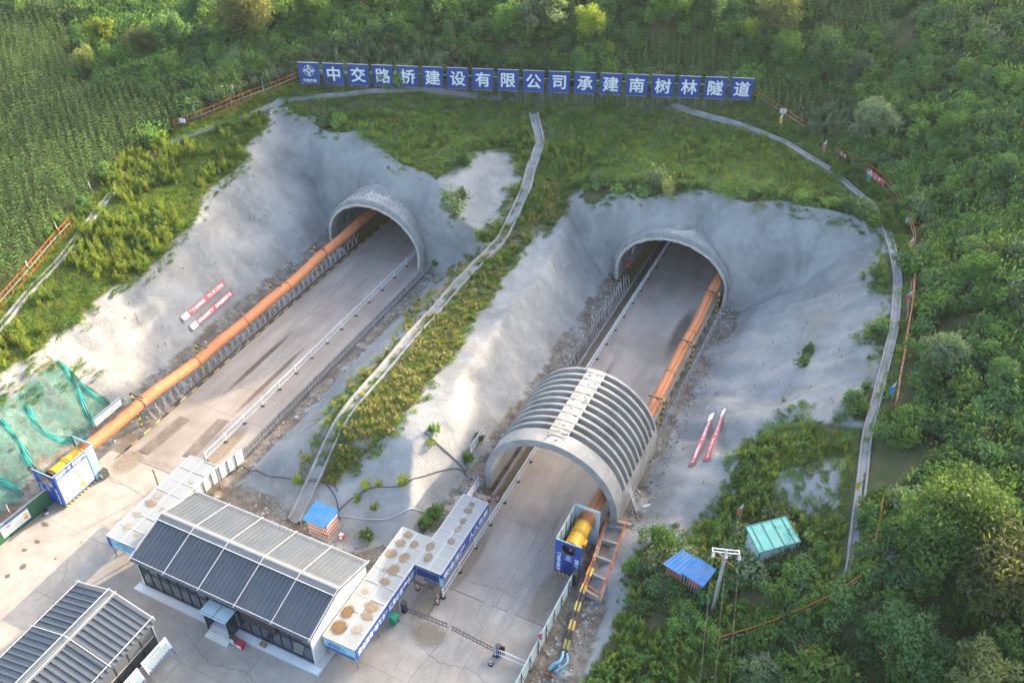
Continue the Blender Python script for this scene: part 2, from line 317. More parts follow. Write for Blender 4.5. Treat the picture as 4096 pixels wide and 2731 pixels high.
def natural(s, t):
    s = np.asarray(s, float); t = np.asarray(t, float); sh = s.shape; s = s.ravel(); t = t.ravel(); out = np.empty(len(s))
    for i in range(0, len(s), 40000):
        a, b = s[i:i+40000], t[i:i+40000]
        k = _ker((a[:, None]-CW[None, :, 0])**2+(b[:, None]-CW[None, :, 1])**2)
        out[i:i+40000] = k@_wt[:_n]+_wt[_n]+a*_wt[_n+1]+b*_wt[_n+2]
    return out.reshape(sh)+fbm(s, t, 9, 3, 5).reshape(sh)*.35
def smax(a, b, k):
    h = np.clip(.5+.5*(a-b)/k, 0, 1); return b*(1-h)+a*h+k*h*(1-h)
def smin(a, b, k): return -smax(-a, -b, k)
def cuts(s, t):
    wob = fbm(s, t, 7, 3, 21); wb2 = fbm(s+40, t, 3.2, 2, 31)
    r1 = np.interp(t, [45, 50, 60, 70, 80, 95], [2.2, 2.1, 1.8, 1.65, 1.5, 1.3])
    f0 = 0*s
    wb3 = fbm(s, t, 1.3, 2, 71)*.10; wb2 = wb2*1.8; left = (-69.6-s)/1.0+wob*1.2+wb2*.3+wb3
    cr = np.abs(fbm(s, t*.55, 6.5, 2, 91))-.16; left = left+cr*1.3
    uL = t-(84.5+np.where(s < -59, -.46*(np.maximum(s, -70.5)+59), -.10*(s+59))+wob*1.4+wb2*.6-cr*3.2); headL = np.minimum(uL/.2, 8+(uL-1.6)/.85)
    c1 = smax(smax(left, (s+50.7)/1.25+wob*.3, 1.0), headL, 2.4); c1 = smax(c1, f0, .5)
    rightR = (s+14.1)/r1+wob*1.7+wb2*.35+wb3+(np.abs(fbm(s*.6, t, 7, 2, 93))-.16)*2.2
    uR = t-(94.0+wob*1.4+wb2*.6-cr*3.2); headR = np.minimum(uR/.2, 8+(uR-1.6)/.65)
    c2 = smax(smax((-31.1-s)/.85+wob*1.1+wb2*.32+wb3, rightR, 1.0), headR, 2.6); c2 = smax(c2, f0, .5)
    c3 = smax(smax(left, rightR, 1.0), (t-43.4+fbm(s, t, 4, 2, 9)*.8)/1.9, 1.2); c3 = smax(c3, f0, .5)
    return np.minimum(np.minimum(c1, c2), c3)
def terrain(s, t, masks=False):
    s = np.asarray(s, float); t = np.asarray(t, float)
    nz = natural(s, t); cz = cuts(s, t); z = smin(nz, cz, .5)
    cutm = cz < nz+.15
    fl = np.clip(1-(z-.05)/.5, 0, 1)*cutm              # excavated floor
    z = np.where(cutm, z-.12*fl+fl*(np.abs(fbm(s, t, 1.6, 3, 3))*.5), z)
    flat = ((s > -65.2) & (s < -16.2) & (t < 41.0)) | ((s > -63.9) & (s < -53.2) & (t < 140)) | ((s > -27.2) & (s < -16.4) & (t < 140) & (t > 30))
    z = np.where(flat & (z < 1.2), -.2, z)
    tr = ((s > -28.9) & (s < -26.4) & (t > 52.6)) | ((s > -53.6) & (s < -52.5) & (t > 44))
    z = np.where(tr & (z < 1.5), -1.1, z)
    if masks: return z, nz, cz, cutm
    return z
def zt(s, t): return float(terrain(np.array([s]), np.array([t]))[0])
def hit(vx, vy, zmin=-1):
    """sight line against the hillside"""
    d = vray(vx, vy); k0 = (33-CAM_H)/d[2]; k1 = (zmin-CAM_H)/d[2]
    ks = np.linspace(k0, k1, 160); P = np.array([0, 0, CAM_H])+ks[:, None]*d
    below = P[:, 2] < terrain(P[:, 0], P[:, 1]); i = int(np.argmax(below)) if below.any() else 159
    ks = np.linspace(ks[max(i-1, 0)], ks[i], 12); P = np.array([0, 0, CAM_H])+ks[:, None]*d
    below = P[:, 2] < terrain(P[:, 0], P[:, 1]); j = int(np.argmax(below)) if below.any() else 11
    return P[j]
# plan-sheet regions
R_CORN = [[(-60,20),(150,60),(165,110),(150,190),(185,215),(330,215),(440,262),(405,292),(335,312),(300,340),(205,455),(140,520),(60,620),(-60,730)],
          [(1405,120),(1560,85),(1700,112),(1705,175),(1850,215),(1960,240),(1830,262),(1735,262),(1720,182),(1600,180),(1420,170)],
          [(1735,-20),(2085,-20),(2055,40),(2020,85),(1940,75),(1840,62),(1760,35)]]
R_NET = [(-80,940),(40,905),(130,828),(150,850),(200,890),(260,935),(215,985),(205,1010),(80,1075),(60,1150),(-80,1230)]
R_VEG_R = [(1995,985),(1850,965),(1760,985),(1705,1040),(1655,1180),(1560,1258),(1500,1290),(1450,1385),(1340,1568),(2400,1600),(2400,985)]
R_SHOT_X = [[(1000,415),(1060,375),(1100,352),(1160,345),(1180,395),(1185,450),(1150,505),(1090,560),(1040,560),(1050,490)],
            [(700,1250),(760,1060),(900,820),(1090,560),(1130,570),(1230,480),(1280,470),(1320,430),(1345,440),(1000,1150),(900,1260)]]
R_VEG_X = [[(1210,420),(1330,415),(1290,500),(1200,580),(1110,700),(1050,800),(960,920),(880,1010),(780,1110),(740,1090),(800,990),(900,870),(1010,740),(1100,640),(1160,560)]]
_sl = np.concatenate([np.arange(-240, -92, 2.2), np.arange(-92, 9, .34), np.arange(9, 90, 2.0)])
_tl = np.concatenate([np.arange(-10, 28, 2.0), np.arange(28, 84, .34), np.arange(84, 104, .11), np.arange(104, 126, .45), np.arange(126, 240, 2.0)])
GS, GT = np.meshgrid(_sl, _tl); GZ, NZ, CZ, CUT = terrain(GS, GT, True)
PV = sight(np.stack([GS, GT, GZ], -1)); terrain_exact = terrain
def terrain(s, t):
    s = np.asarray(s, float); t = np.asarray(t, float)
    i = np.clip(np.searchsorted(_sl, s)-1, 0, len(_sl)-2); j = np.clip(np.searchsorted(_tl, t)-1, 0, len(_tl)-2)
    a = np.clip((s-_sl[i])/(_sl[i+1]-_sl[i]), 0, 1); b = np.clip((t-_tl[j])/(_tl[j+1]-_tl[j]), 0, 1)
    return (GZ[j, i]*(1-a)+GZ[j, i+1]*a)*(1-b)+(GZ[j+1, i]*(1-a)+GZ[j+1, i+1]*a)*b
JIT = np.stack([fbm(GS, GT, 3, 3, 41), fbm(GS, GT, 3, 3, 42)], -1)*26
shot = CUT & (GZ > .12) & ~in_poly(PV+JIT, R_VEG_R) & ~in_poly(PV+JIT, R_NET)
for q in R_SHOT_X: shot |= in_poly(PV+JIT, q) & (GT > 40)
shot |= in_poly(PV+JIT, [(1790,1070),(1940,1045),(1925,1190),(1850,1185),(1770,1130)]) & (JIT[..., 1] > -4)
for q in R_VEG_X: shot &= ~(in_poly(PV+JIT, q) & (JIT[..., 0] > -2))
net_ = in_poly(PV, R_NET)
rub = (net_ & (GZ > -.1)) | CUT & (GZ <= .12+.35*np.abs(JIT[..., 0])/10) & ~shot
# portals: centre, outer half width, outer height, inner half width, inner height, front, hillside end
PORTALS = [(-60.45, 7.35, 8.25, 6.65, 7.35, 84.2, 91.0), (-22.9, 7.65, 8.15, 6.85, 7.3, 93.3, 101.0)]
def prof_h(x, hw, h):
    return np.where(np.abs(x) < hw, (h-1.6)*np.sqrt(np.clip(1-(x/hw)**2, 0, 1))+1.6, -9)
nT, nS = GS.shape
me = bpy.data.meshes.new('hillside')
V = np.stack([GS, GT, GZ], -1).reshape(-1, 3)
idx = np.arange(nT*nS).reshape(nT, nS)
Q = np.stack([idx[:-1, :-1], idx[:-1, 1:], idx[1:, 1:], idx[1:, :-1]], -1).reshape(-1, 4)
C = V[Q].mean(1); keep = np.ones(len(Q), bool)
for sc_, ho, zo, hi_, zi_, tf, tb in PORTALS:
    hh = prof_h(C[:, 0]-sc_, ho-.25, zo-.3); keep &= ~((C[:, 1] > tf-.5) & (C[:, 1] < tb+8) & (C[:, 2] < hh))
Q = Q[keep]
me.vertices.add(len(V)); me.vertices.foreach_set('co', V.ravel().astype(np.float32)); me.loops.add(len(Q)*4); me.loops.foreach_set('vertex_index', Q.ravel().astype(np.int32))
me.polygons.add(len(Q)); me.polygons.foreach_set('loop_start', np.arange(0, len(Q)*4, 4, dtype=np.int32)); me.polygons.foreach_set('use_smooth', np.ones(len(Q), bool)); me.update(calc_edges=True)
for nm, arr in (('shot', shot), ('rubble', rub)):
    a = me.attributes.new(nm, 'FLOAT', 'POINT'); a.data.foreach_set('value', arr.ravel().astype(np.float32))
def ground_material():
    m = bpy.data.materials.new('hillside_ground'); m.use_nodes = True; t = m.node_tree; L = t.links.new; b = t.nodes['Principled BSDF']; ge = nd(t, 'ShaderNodeNewGeometry')
    def noise(sc, det=6, ro=.6, st=None):
        n = nd(t, 'ShaderNodeTexNoise'); n.inputs['Scale'].default_value = sc; n.inputs['Detail'].default_value = det; n.inputs['Roughness'].default_value = ro
        if st:
            mp = nd(t, 'ShaderNodeMapping'); mp.inputs['Scale'].default_value = st; L(ge.outputs['Position'], mp.inputs[0]); L(mp.outputs[0], n.inputs['Vector'])
        else: L(ge.outputs['Position'], n.inputs['Vector'])
        return n.outputs['Fac']
    def rng_(x, a, b_, c, d):
        r = nd(t, 'ShaderNodeMapRange'); L(x, r.inputs[0]); r.inputs[1].default_value = a; r.inputs[2].default_value = b_; r.inputs[3].default_value = c; r.inputs[4].default_value = d; return r.outputs[0]
    def mix(f, a, b_, bt='MIX'):
        x = nd(t, 'ShaderNodeMix', data_type='RGBA', blend_type=bt)
        for s_, v in ((x.inputs[0], f), (x.inputs[6], a), (x.inputs[7], b_)):
            if hasattr(v, 'links'): L(v, s_)
            elif isinstance(v, tuple): s_.default_value = (*v, 1)
            else: s_.default_value = v
        return x.outputs[2]
    soil = mix(rng_(noise(.5), .35, .65, 0, 1), (.055, .085, .03), (.12, .105, .055))
    rubb = mix(rng_(noise(1.3, 8, .7), .4, .62, 0, 1), (.15, .132, .112), (.28, .265, .245)); rubb = mix(rng_(noise(.35), .45, .6, 0, .8), rubb, (.13, .10, .072))
    sc1 = mix(rng_(noise(.16, 5), .38, .62, 0, 1), (.235, .244, .247), (.35, .358, .36))
    sc1 = mix(rng_(noise(.9, 6), .5, .72, 0, .5), sc1, (.42, .425, .42)); sc1 = mix(rng_(noise(.45, 6, .7, (1, 1, .35)), .55, .72, 0, .6), sc1, (.20, .205, .205))
    sc1 = mix(rng_(noise(.12, 4), .58, .7, 0, .55), sc1, (.31, .285, .245))
    sa = nd(t, 'ShaderNodeAttribute', attribute_name='shot'); ra = nd(t, 'ShaderNodeAttribute', attribute_name='rubble')
    col = mix(ra.outputs['Fac'], soil, rubb); col = mix(sa.outputs['Fac'], col, sc1)
    L(col, b.inputs['Base Color']); b.inputs['Roughness'].default_value = .9; b.inputs['Specular IOR Level'].default_value = .2
    bp = nd(t, 'ShaderNodeBump'); bp.inputs['Strength'].default_value = .7; bp.inputs['Distance'].default_value = .17
    ad = nd(t, 'ShaderNodeMath', operation='MULTIPLY_ADD'); L(noise(6, 7, .8), ad.inputs[0]); ad.inputs[1].default_value = .9; L(noise(1.1, 4), ad.inputs[2]); L(ad.outputs[0], bp.inputs['Height']); L(bp.outputs[0], b.inputs['Normal'])
    return m
me.materials.append(ground_material())
hill = bpy.data.objects.new('hillside', me); root_col.objects.link(hill); tag(hill, 'hillside with two sprayed concrete road cuts below green slopes', kind='structure')
# the ridge beyond, towards the low sun, that keeps the right-hand cut in shade
_a = np.linspace(215, 420, 30); _c = np.concatenate([np.linspace(-260, -80, 12), np.linspace(-78, 20, 60), np.linspace(30, 320, 20)])
AA, CC = np.meshgrid(_a, _c)
HH = np.interp(CC, [-260, -200, -100, -75, -59, -47, -40, -9, 40, 150, 320], [8, 15, 42, 57, 67, 76, 83.5, 89, 98, 110, 100])+fbm(CC, CC*0, 9, 3, 77)*3.0
RZ = 8+(HH-8)*np.exp(-((AA-300)/55)**2)
mb = MB(); I = np.arange(RZ.size).reshape(RZ.shape)
mb.v = [tuple(p) for p in np.stack([AA*.37+CC*.93, AA*.93-CC*.37, RZ], -1).reshape(-1, 3)]
mat('far_green', (.05, .075, .03), .9, .3, .05)
for i in range(RZ.shape[0]-1):
    for j in range(RZ.shape[1]-1): mb.f.append((I[i, j], I[i+1, j], I[i+1, j+1], I[i, j+1])); mb.m.append(mb.mi('far_green'))
tag(mb.build('far_hills', smooth=True), 'wooded ridge beyond the site towards the low sun', kind='structure')
mb = MB(); mb.poly([(-1500, -900, -3), (1500, -900, -3), (1500, 1500, -3), (-1500, 1500, -3)], 'far_green'); tag(mb.build('ground'), 'valley floor around the hill', kind='structure')

# ------------------------------------------------------------------ concrete yard and the two roads, slab by slab
def slabs(name, label, ss, ts, mname, z=0.0, skip=None):
    p = thing(name, label, None, (ss[0], ts[0], 0)); p['kind'] = 'structure'; del_keys = 'category'
    if del_keys in p: del p[del_keys]
    for i in range(len(ss)-1):
        for j in range(len(ts)-1):
            a, b, c, d = ss[i]+.009, ss[i+1]-.009, ts[j]+.009, ts[j+1]-.009
            if skip and skip((a+b)/2, (c+d)/2): continue
            dz = random.uniform(-.004, .004); k = MB(); k.box((a, c, -.16), (b, d, z+dz), mname); k.build('slab', p)
    return p
slabs('yard', 'pale concrete yard in front of the tunnels laid in large slabs', [-65.3, -58.6, -53.6, -48.0, -42.4, -36.8, -31.4, -26.4, -21.4, -16.55], [8, 14, 20, 26.3, 32.6, 38.8, 42.0], 'concrete_slab', skip=lambda s, t: t > 39 and -53 < s < -27)
slabs('road_left', 'concrete road running into the left tunnel', [-63.75, -58.6, -53.35], [42.04]+[42+9.3*i for i in range(1, 10)], 'road_slab')
slabs('road_right', 'concrete road running into the right tunnel', [-26.6, -21.7, -16.75], [42.04]+[42+9.3*i for i in range(1, 11)], 'road_slab')
k = MB(); k.box((-31.5, 38.84, -.16), (-26.64, 53.0, -.03), 'concrete_slab'); tag(k.build('pavement'), 'sandy concrete apron beside the right road', kind='structure')
# drainage trenches along the roads
def trench(name, label, s0, s1, t0, t1, zf, water):
    p = thing(name, label, None, ((s0+s1)/2, t0, 0)); p['kind'] = 'structure'
    k = MB(); k.box((s0-.12, t0, zf-.2), (s0, t1, -.02), 'cast_concrete'); k.box((s1, t0, zf-.2), (s1+.10, t1, -.03), 'cast_concrete'); k.build('trench_wall', p)
    k = MB(); k.box((s0, t0, zf-.2), (s1, t1, zf), water); k.build('trench_floor', p)
for _nm in ('mud',): pass
trench('trench_right', 'muddy drainage trench between the right road and its steel bars', -27.6, -26.75, 53.2, 128, -.75, 'mud')
trench('trench_left', 'dark drainage trench along the right edge of the left road', -53.25, -52.75, 44.5, 112, -.5, 'mud')

# ------------------------------------------------------------------ concrete drain channels on the hill
def smooth_path(pts, step=.8):
    P = np.array(pts, float); seg = np.linalg.norm(np.diff(P[:, :2], axis=0), axis=1); u = np.concatenate([[0], np.cumsum(seg)]); q = np.arange(0, u[-1], step)
    out = np.stack([np.interp(q, u, P[:, i]) for i in range(P.shape[1])], 1)
    for _ in range(3): out[1:-1] = (out[:-2]+2*out[1:-1]+out[2:])/4
    return out
CHAN = []
def channel(name, label, pts, w=.9, wall=.36, rim=.2, lift=.03):
    P = smooth_path(pts); z = terrain(P[:, 0], P[:, 1])
    for _ in range(6): z[1:-1] = (z[:-2]+2*z[1:-1]+z[2:])/4
    path = [(a, b, c+lift) for (a, b), c in zip(P[:, :2], z)]
    CHAN.append(P[:, :2]); h = w/2; pr = [(-h-rim, -.7), (-h-rim, wall), (-h, wall), (-h+.08, .08), (h-.08, .08), (h, wall*.9), (h+rim, wall*.9), (h+rim, -.7)]
    k = MB(); k.sweep(pr, path, 'cast_concrete'); return tag(k.build(name, loc=path[0]), label, kind='structure')
channel('drain_channel_middle', 'stepped concrete drain running down the ridge between the cuts', [(-48.8,108.8),(-46.5,105),(-44.9,102.6),(-44.3,98),(-43.4,95),(-42.6,85.7),(-43.7,76.3),(-44,66.8),(-43.8,57.6),(-43.6,51.7),(-42.8,42)], .95, .42, .17)
channel('drain_channel_right', 'curved concrete drain round the crest of the right cut', [hit(*p)[:2] for p in [(1545,242),(1640,272),(1800,328),(1905,392),(1998,470),(2040,545),(2062,640),(2052,760),(2022,880),(1990,1000),(1976,1130),(1962,1250),(1950,1345),(1880,1400),(1780,1442)]], .6, .3, .13)
channel('drain_channel_left', 'concrete drain along the crest above the left cut', [hit(*p)[:2] for p in [(-30,790),(60,680),(135,605),(210,505),(300,400),(395,330),(470,302),(560,275),(640,238),(720,224),(850,212),(960,208),(1040,215),(1120,225),(1190,228)]], .5, .3, .12)

# ------------------------------------------------------------------ cracks, wheel tracks and stains on the concrete
yard = bpy.data.objects['yard']; roadL = bpy.data.objects['road_left']; roadR = bpy.data.objects['road_right']
def crack(parent, pts, w_=.022, jag=.18):
    P = smooth_path([(*p, 0) for p in pts], .35); k = MB(); n = len(P); P[:, 0] += np.cumsum(rng.normal(0, jag*.22, n))*.5; P[:, 1] += rng.normal(0, jag*.35, n)
    for i in range(n-1):
        a, b = P[i], P[i+1]; d = (b-a)[:2]; d = d/max(np.linalg.norm(d), 1e-6); q = np.array([-d[1], d[0]])*w_*rng.uniform(.3, 1.1); k.poly([(a[0]-q[0], a[1]-q[1], .0125), (b[0]-q[0], b[1]-q[1], .0125), (b[0]+q[0], b[1]+q[1], .0125), (a[0]+q[0], a[1]+q[1], .0125)], 'joint')
    k.build('crack', parent)
for p_, pts in ((roadL, [(-63.6, 42.8), (-61, 42.3), (-59, 42.9), (-57, 42.5), (-55.5, 43.1)]), (yard, [(-62.8, 39.2), (-60, 38.9), (-57.4, 38.6)]), (roadL, [(-61.5, 66), (-58, 65.6), (-54, 66.3)]), (roadL, [(-60, 55.3), (-57.5, 55.8), (-54.2, 55.1)]), (yard, [(-26, 36), (-23.5, 35.2), (-21, 35.9), (-18, 35.1)]), (yard, [(-24.6, 40.6), (-24.2, 37), (-24.9, 33), (-24.4, 29)]), (yard, [(-44, 28.6), (-40, 27.2), (-37, 27.9), (-34, 26.8)]), (roadR, [(-21, 47.5), (-20.4, 51), (-20.9, 54)]), (yard, [(-59, 30.5), (-57, 28), (-57.6, 25)]), (roadR, [(-26, 43.2), (-22, 43.8), (-18, 43.0)])): crack(p_, pts)
def smear(parent, x, y, rx, ry, m, ang=0.0, nm='stain', z=.009):
    k = MB(); c_, s_ = math.cos(ang), math.sin(ang); k.poly([(x+a*rx*c_-b*ry*s_, y+a*rx*s_+b*ry*c_, z+random.uniform(0, .0025)) for a, b in ((-1, -1), (1, -1), (1, 1), (-1, 1))], m); k.build(nm, parent)
for x, y, rx, ry, m in ((-22.4, 40, 1.0, 7, 'track_pale'), (-20.2, 43, .8, 8, 'track_pale'), (-23.5, 33, 1.2, 5, 'track_pale'), (-21.5, 60, 1.4, 9, 'track_pale'), (-58.8, 62, 1.2, 11, 'track_pale'), (-61.2, 72, .9, 10, 'track_pale'), (-27.3, 40, 1.6, 3.4, 'track_sand'), (-25.9, 45.5, .9, 5, 'track_sand'), (-25.5, 37.2, 2.2, 1.8, 'track_sand'), (-18.2, 45, 1.4, 4.5, 'track_sand'), (-62.5, 41.5, 1.8, 2.5, 'track_sand'), (-55, 47, 1.1, 5, 'track_sand'), (-63.6, 32, .7, .35, 'stain_dark'), (-62.6, 30.2, .5, .3, 'stain_dark'), (-19, 86, 1.2, 7, 'stain_dark'), (-60.5, 60, .5, 9, 'stain_dark'), (-57.4, 58, .5, 9, 'stain_dark'), (-24.2, 70, .6, 9, 'stain_dark'), (-30.0, 37.2, 3.2, .0, 'stain_dark')):
    if ry > 0: smear(yard if y < 42 else (roadL if x < -40 else roadR), x, y, rx, ry, m)
for x, y, rx, ry in ((-61.5, 27.6, .28, .42), (-61.9, 26.3, .2, .3), (-59.6, 29.5, .15, .12), (-62.9, 29.0, .35, .16), (-58.9, 31.9, .1, .1)): smear(yard, x, y, rx*1.1, ry*1.1, 'stain_dark', .4)
# ------------------------------------------------------------------ tunnel portals
def arch_pts(hw, h, n=36, zb=-.25, spring=1.6, tuck=.12):
    pts = [(-hw+tuck, zb)]+[(-hw*math.cos(math.pi*i/n), spring+(h-spring)*math.sin(math.pi*i/n)) for i in range(n+1)]+[(hw-tuck, zb)]
    return pts
def arch_strip(mb, c, A, ta, B, tb, m, flip=False):
    """skin between profile A at depth ta and profile B at depth tb"""
    for i in range(len(A)-1):
        q = [(c+A[i][0], ta, A[i][1]), (c+A[i+1][0], ta, A[i+1][1]), (c+B[i+1][0], tb, B[i+1][1]), (c+B[i][0], tb, B[i][1])]
        mb.poly(q[::-1] if flip else q, m)
bolt_me = MB().tube([(0, 0, 0), (0, -.10, 0)], .085, 'steel', 8).build('bolt').data
for o in list(bpy.data.objects):
    if o.name == 'bolt': bpy.data.objects.remove(o)
def portal(i, label, dowels):
    c, ho, zo, hi, zi, tf, tb = PORTALS[i]
    th = thing('tunnel_portal', label, 'tunnel portal', (c, tf, 0), 'tunnel portals')
    O = arch_pts(ho, zo); Mid = arch_pts(hi+.38, zi+.38); I2 = arch_pts(hi, zi); Ob = arch_pts(ho+.12, zo+.1)
    k = MB(); arch_strip(k, c, O, tf+.25, Ob, tb+6, 'pale_concrete', True); k.build('outer_shell', th, True)
    k = MB(); arch_strip(k, c, O, tf+.25, Mid, tf, 'cast_concrete'); k.build('ring_face', th)
    k = MB()
    for a, b in ((Mid, I2),):
        arch_strip(k, c, [(x, z) for x, z in a], tf-.04, [(x+random.uniform(-.05, .05), z+random.uniform(-.06, .06)) for x, z in b], tf-.10, 'plaster')
    arch_strip(k, c, I2, tf-.08, I2, tf+1.2, 'pale_concrete'); k.build('inner_rim', th)
    L1 = arch_pts(hi-.05, zi-.05); L2 = arch_pts(hi-.45, zi-.35)
    k = MB(); arch_strip(k, c, L1, tf+1.2, L1, tf+3.2, 'lining'); arch_strip(k, c, L1, tf+3.2, L2, tf+3.25, 'cast_concrete'); arch_strip(k, c, L2, tf+3.25, L2, tf+56, 'lining'); k.build('lining', th, False)
    k = MB(); P = [(c+x, tf+56, z) for x, z in L2]; k.poly(P, 'dark_steel'); k.build('dark_end_cap', th)  # added dark cap: ends the tube so no outside light shows through
    for q in range(44):
        a = math.pi*(q+.5)/44; x = -(hi+.58)*math.cos(a); z = 1.6+(zi+.55-1.6)*math.sin(a); put(bolt_me, 'bolt', th, (c+x, tf+.09, z))
    k = MB()                                             # plaster patch left at the crown
    for a0, a1, t0, t1 in ((84, 97, .30, 2.2), (97, 104, .9, 2.6), (78, 84, 1.0, 2.8)):
        for a in range(a0, a1):
            f = lambda d, r=.03: (c-(ho+r)*math.cos(math.radians(d)), 1.6+(zo+r-1.6)*math.sin(math.radians(d)))
            (x0, z0), (x1, z1) = f(a), f(a+1); j = random.uniform(-.15, .15)
            k.poly([(x0, tf+t0, z0), (x0, tf+t1+j, z0), (x1, tf+t1+j, z1), (x1, tf+t0, z1)][::-1], 'plaster')
    k.build('plaster_patch', th)
    k = MB()                                             # cables clipped inside the mouth
    for d in (0, .5):
        k.tube([(c-(hi-.5)*math.cos(math.radians(a)), tf+2.2+d, 1.6+(zi-2.1)*math.sin(math.radians(a))) for a in range(4, 75, 5)], .05, 'black_rubber', 5)
    k.build('cable', th)
    if dowels:
        for r_, off in ((0, 1.0), (1, 2.1)):
            for q in range(26):
                a = math.radians(28+5*q+2*r_); x = -(ho+.0)*math.cos(a); z = 1.6+(zo-1.6)*math.sin(a)
                k = MB(); k.bar((c+x, tf+off, z), (c+x-math.cos(a)*.32, tf+off-.05, z+math.sin(a)*.3), .035, .035, 'dark_steel'); k.build('dowel', th)
    return th
portal(0, 'round concrete tunnel mouth on the left studded with steel dowels', True)
pr = portal(1, 'round concrete tunnel mouth on the right behind the ribbed arch', False)
tb = thing('notice_board', 'small blue and white notice on the wall inside the right tunnel', 'notice board', (-29.0, 96.5, 2.6))
k = MB(); k.box((-28.98, 96.1, 2.2), (-28.93, 97.1, 3.5), 'board_white'); k.build('panel', tb); k = MB(); k.box((-28.929, 96.15, 3.15), (-28.92, 97.05, 3.42), 'blue_sheet'); k.box((-28.929, 96.3, 2.35), (-28.92, 96.9, 2.75), 'pipe_blue'); k.build('print', tb)
fb = thing('fire_box', 'orange red fire equipment box inside the right tunnel mouth', 'fire box', (-29.1, 94.9, 1.2)); k = MB(); k.box((-29.15, 94.6, 1.2), (-28.9, 95.2, 1.9), 'hydrant'); k.build('cabinet', fb); k = MB(); k.tube([(-28.9, 95.6, .8), (-28.75, 95.6, .8)], .25, 'red_paint', 12); k.build('hose_reel', fb)

# ------------------------------------------------------------------ free-standing ribbed arch over the right road
AC, AF, AB_ = -22.1, 54.2, 65.6
def ring_sector(mb, c, ho, zo, hi, zi, a0, a1, t0, t1, m, n=30, zb=None):
    """solid sector of the arch between angles a0..a1 (degrees, 0 = left spring) and depths t0..t1"""
    def pt(a, hw, h):
        return (c-hw*math.cos(math.radians(a)), 1.6+(h-1.6)*math.sin(math.radians(a)))
    S = [a0+(a1-a0)*i/n for i in range(n+1)]; o = [pt(a, ho, zo) for a in S]; i_ = [pt(a, hi, zi) for a in S]
    if zb is not None:
        if zb in ('l', 'b'): o = [(c-ho+.05, -.25)]+o; i_ = [(c-hi-.15, -.25)]+i_
        if zb in ('r', 'b'): o = o+[(c+ho-.05, -.25)]; i_ = i_+[(c+hi+.15, -.25)]
    for j in range(len(o)-1):
        A, B, C_, D = o[j], o[j+1], i_[j+1], i_[j]
        mb.poly([(A[0], t0, A[1]), (A[0], t1, A[1]), (B[0], t1, B[1]), (B[0], t0, B[1])], m)
        mb.poly([(D[0], t0, D[1]), (C_[0], t0, C_[1]), (C_[0], t1, C_[1]), (D[0], t1, D[1])], m)
        mb.poly([(A[0], t0, A[1]), (B[0], t0, B[1]), (C_[0], t0, C_[1]), (D[0], t0, D[1])], m)
        mb.poly([(A[0], t1, A[1]), (D[0], t1, D[1]), (C_[0], t1, C_[1]), (B[0], t1, B[1])], m)
    for (A, D) in ((o[0], i_[0]), (o[-1], i_[-1])): mb.poly([(A[0], t0, A[1]), (D[0], t0, D[1]), (D[0], t1, D[1]), (A[0], t1, A[1])], m)
HO, ZO, HI, ZI = 6.75, 8.35, 6.05, 7.6
ar = thing('ribbed_arch', 'free-standing ribbed concrete arch spanning the right road', 'arch', (AC, AF, 0))
def arch_ang(x, z): return math.degrees(math.acos(max(-1, min(1, -x/HO))))
aL = math.degrees(math.asin((3.2-1.6)/(ZO-1.6))); cw = 82.0
k = MB(); ring_sector(k, AC, HO, ZO, HI, ZI, 0, 180, AF, AF+1.75, 'cast_concrete', 48, 'b'); k.build('front_ring', ar, False)
k = MB(); ring_sector(k, AC, HO, ZO+.02, HI, ZI, cw, 180-cw, AF+1.75, AB_, 'pale_concrete', 6); k.build('crown_slab', ar)
k = MB(); ring_sector(k, AC, HO, ZO, HI, ZI, 0, aL, AF+1.75, AB_, 'cast_concrete', 5, 'l'); k.build('side_wall', ar)
k = MB(); ring_sector(k, AC, HO, ZO, HI, ZI, 180-aL, 180, AF+1.75, AB_, 'cast_concrete', 5, 'r'); k.build('side_wall', ar)
ntb = 10; pit = (AB_-AF-1.75)/ntb
for j in range(ntb):
    t1 = AF+1.75+pit*(j+1)
    for a0, a1 in ((aL, cw), (180-cw, 180-aL)):
        k = MB(); ring_sector(k, AC, HO, ZO, HI+.02, ZI+.02, a0, a1, t1-.30, t1, 'cast_concrete', 22); k.build('rib', ar)
k = MB()
for j in range(10): k.box((AC-.95, AF+1.2+j*1.06, ZO+.005), (AC+.95, AF+1.235+j*1.06, ZO+.03), 'joint')
for j in range(26):
    x, y = AC+random.uniform(-.8, .8), AF+random.uniform(.3, 10.8); s_ = random.uniform(.03, .12); k.hexa([(x-s_, y-s_, ZO-.05), (x+s_, y-s_*.4, ZO-.05), (x+s_*.5, y+s_, ZO-.05), (x-s_, y+s_*.6, ZO-.05)], [(x-s_, y-s_, ZO+.06), (x+s_, y-s_*.4, ZO+.09), (x+s_*.5, y+s_, ZO+.06), (x-s_, y+s_*.6, ZO+.07)], 'stone_a')
k.build('mortar_crumbs', ar)['kind'] = 'stuff'
ld = thing('ladder', 'white ladder leaning on the right wall of the ribbed arch', 'ladder', (-14.3, 57.2, .2))
for d in (-.22, .22): k = MB(); k.bar((-14.3, 57.25+d, .15), (-15.25, 56.8+d, 3.5), .06, .05, 'white_paint'); k.build('rail', ld)
for j in range(11):
    f = (j+.7)/12; x, z = -14.3-.95*f, .15+3.35*f; k = MB(); k.bar((x, 57.02+.45*(.5-f)-.0-.22+.0, z), (x, 57.02+.45*(.5-f)+.22, z), .04, .04, 'white_paint'); k.build('rung', ld)

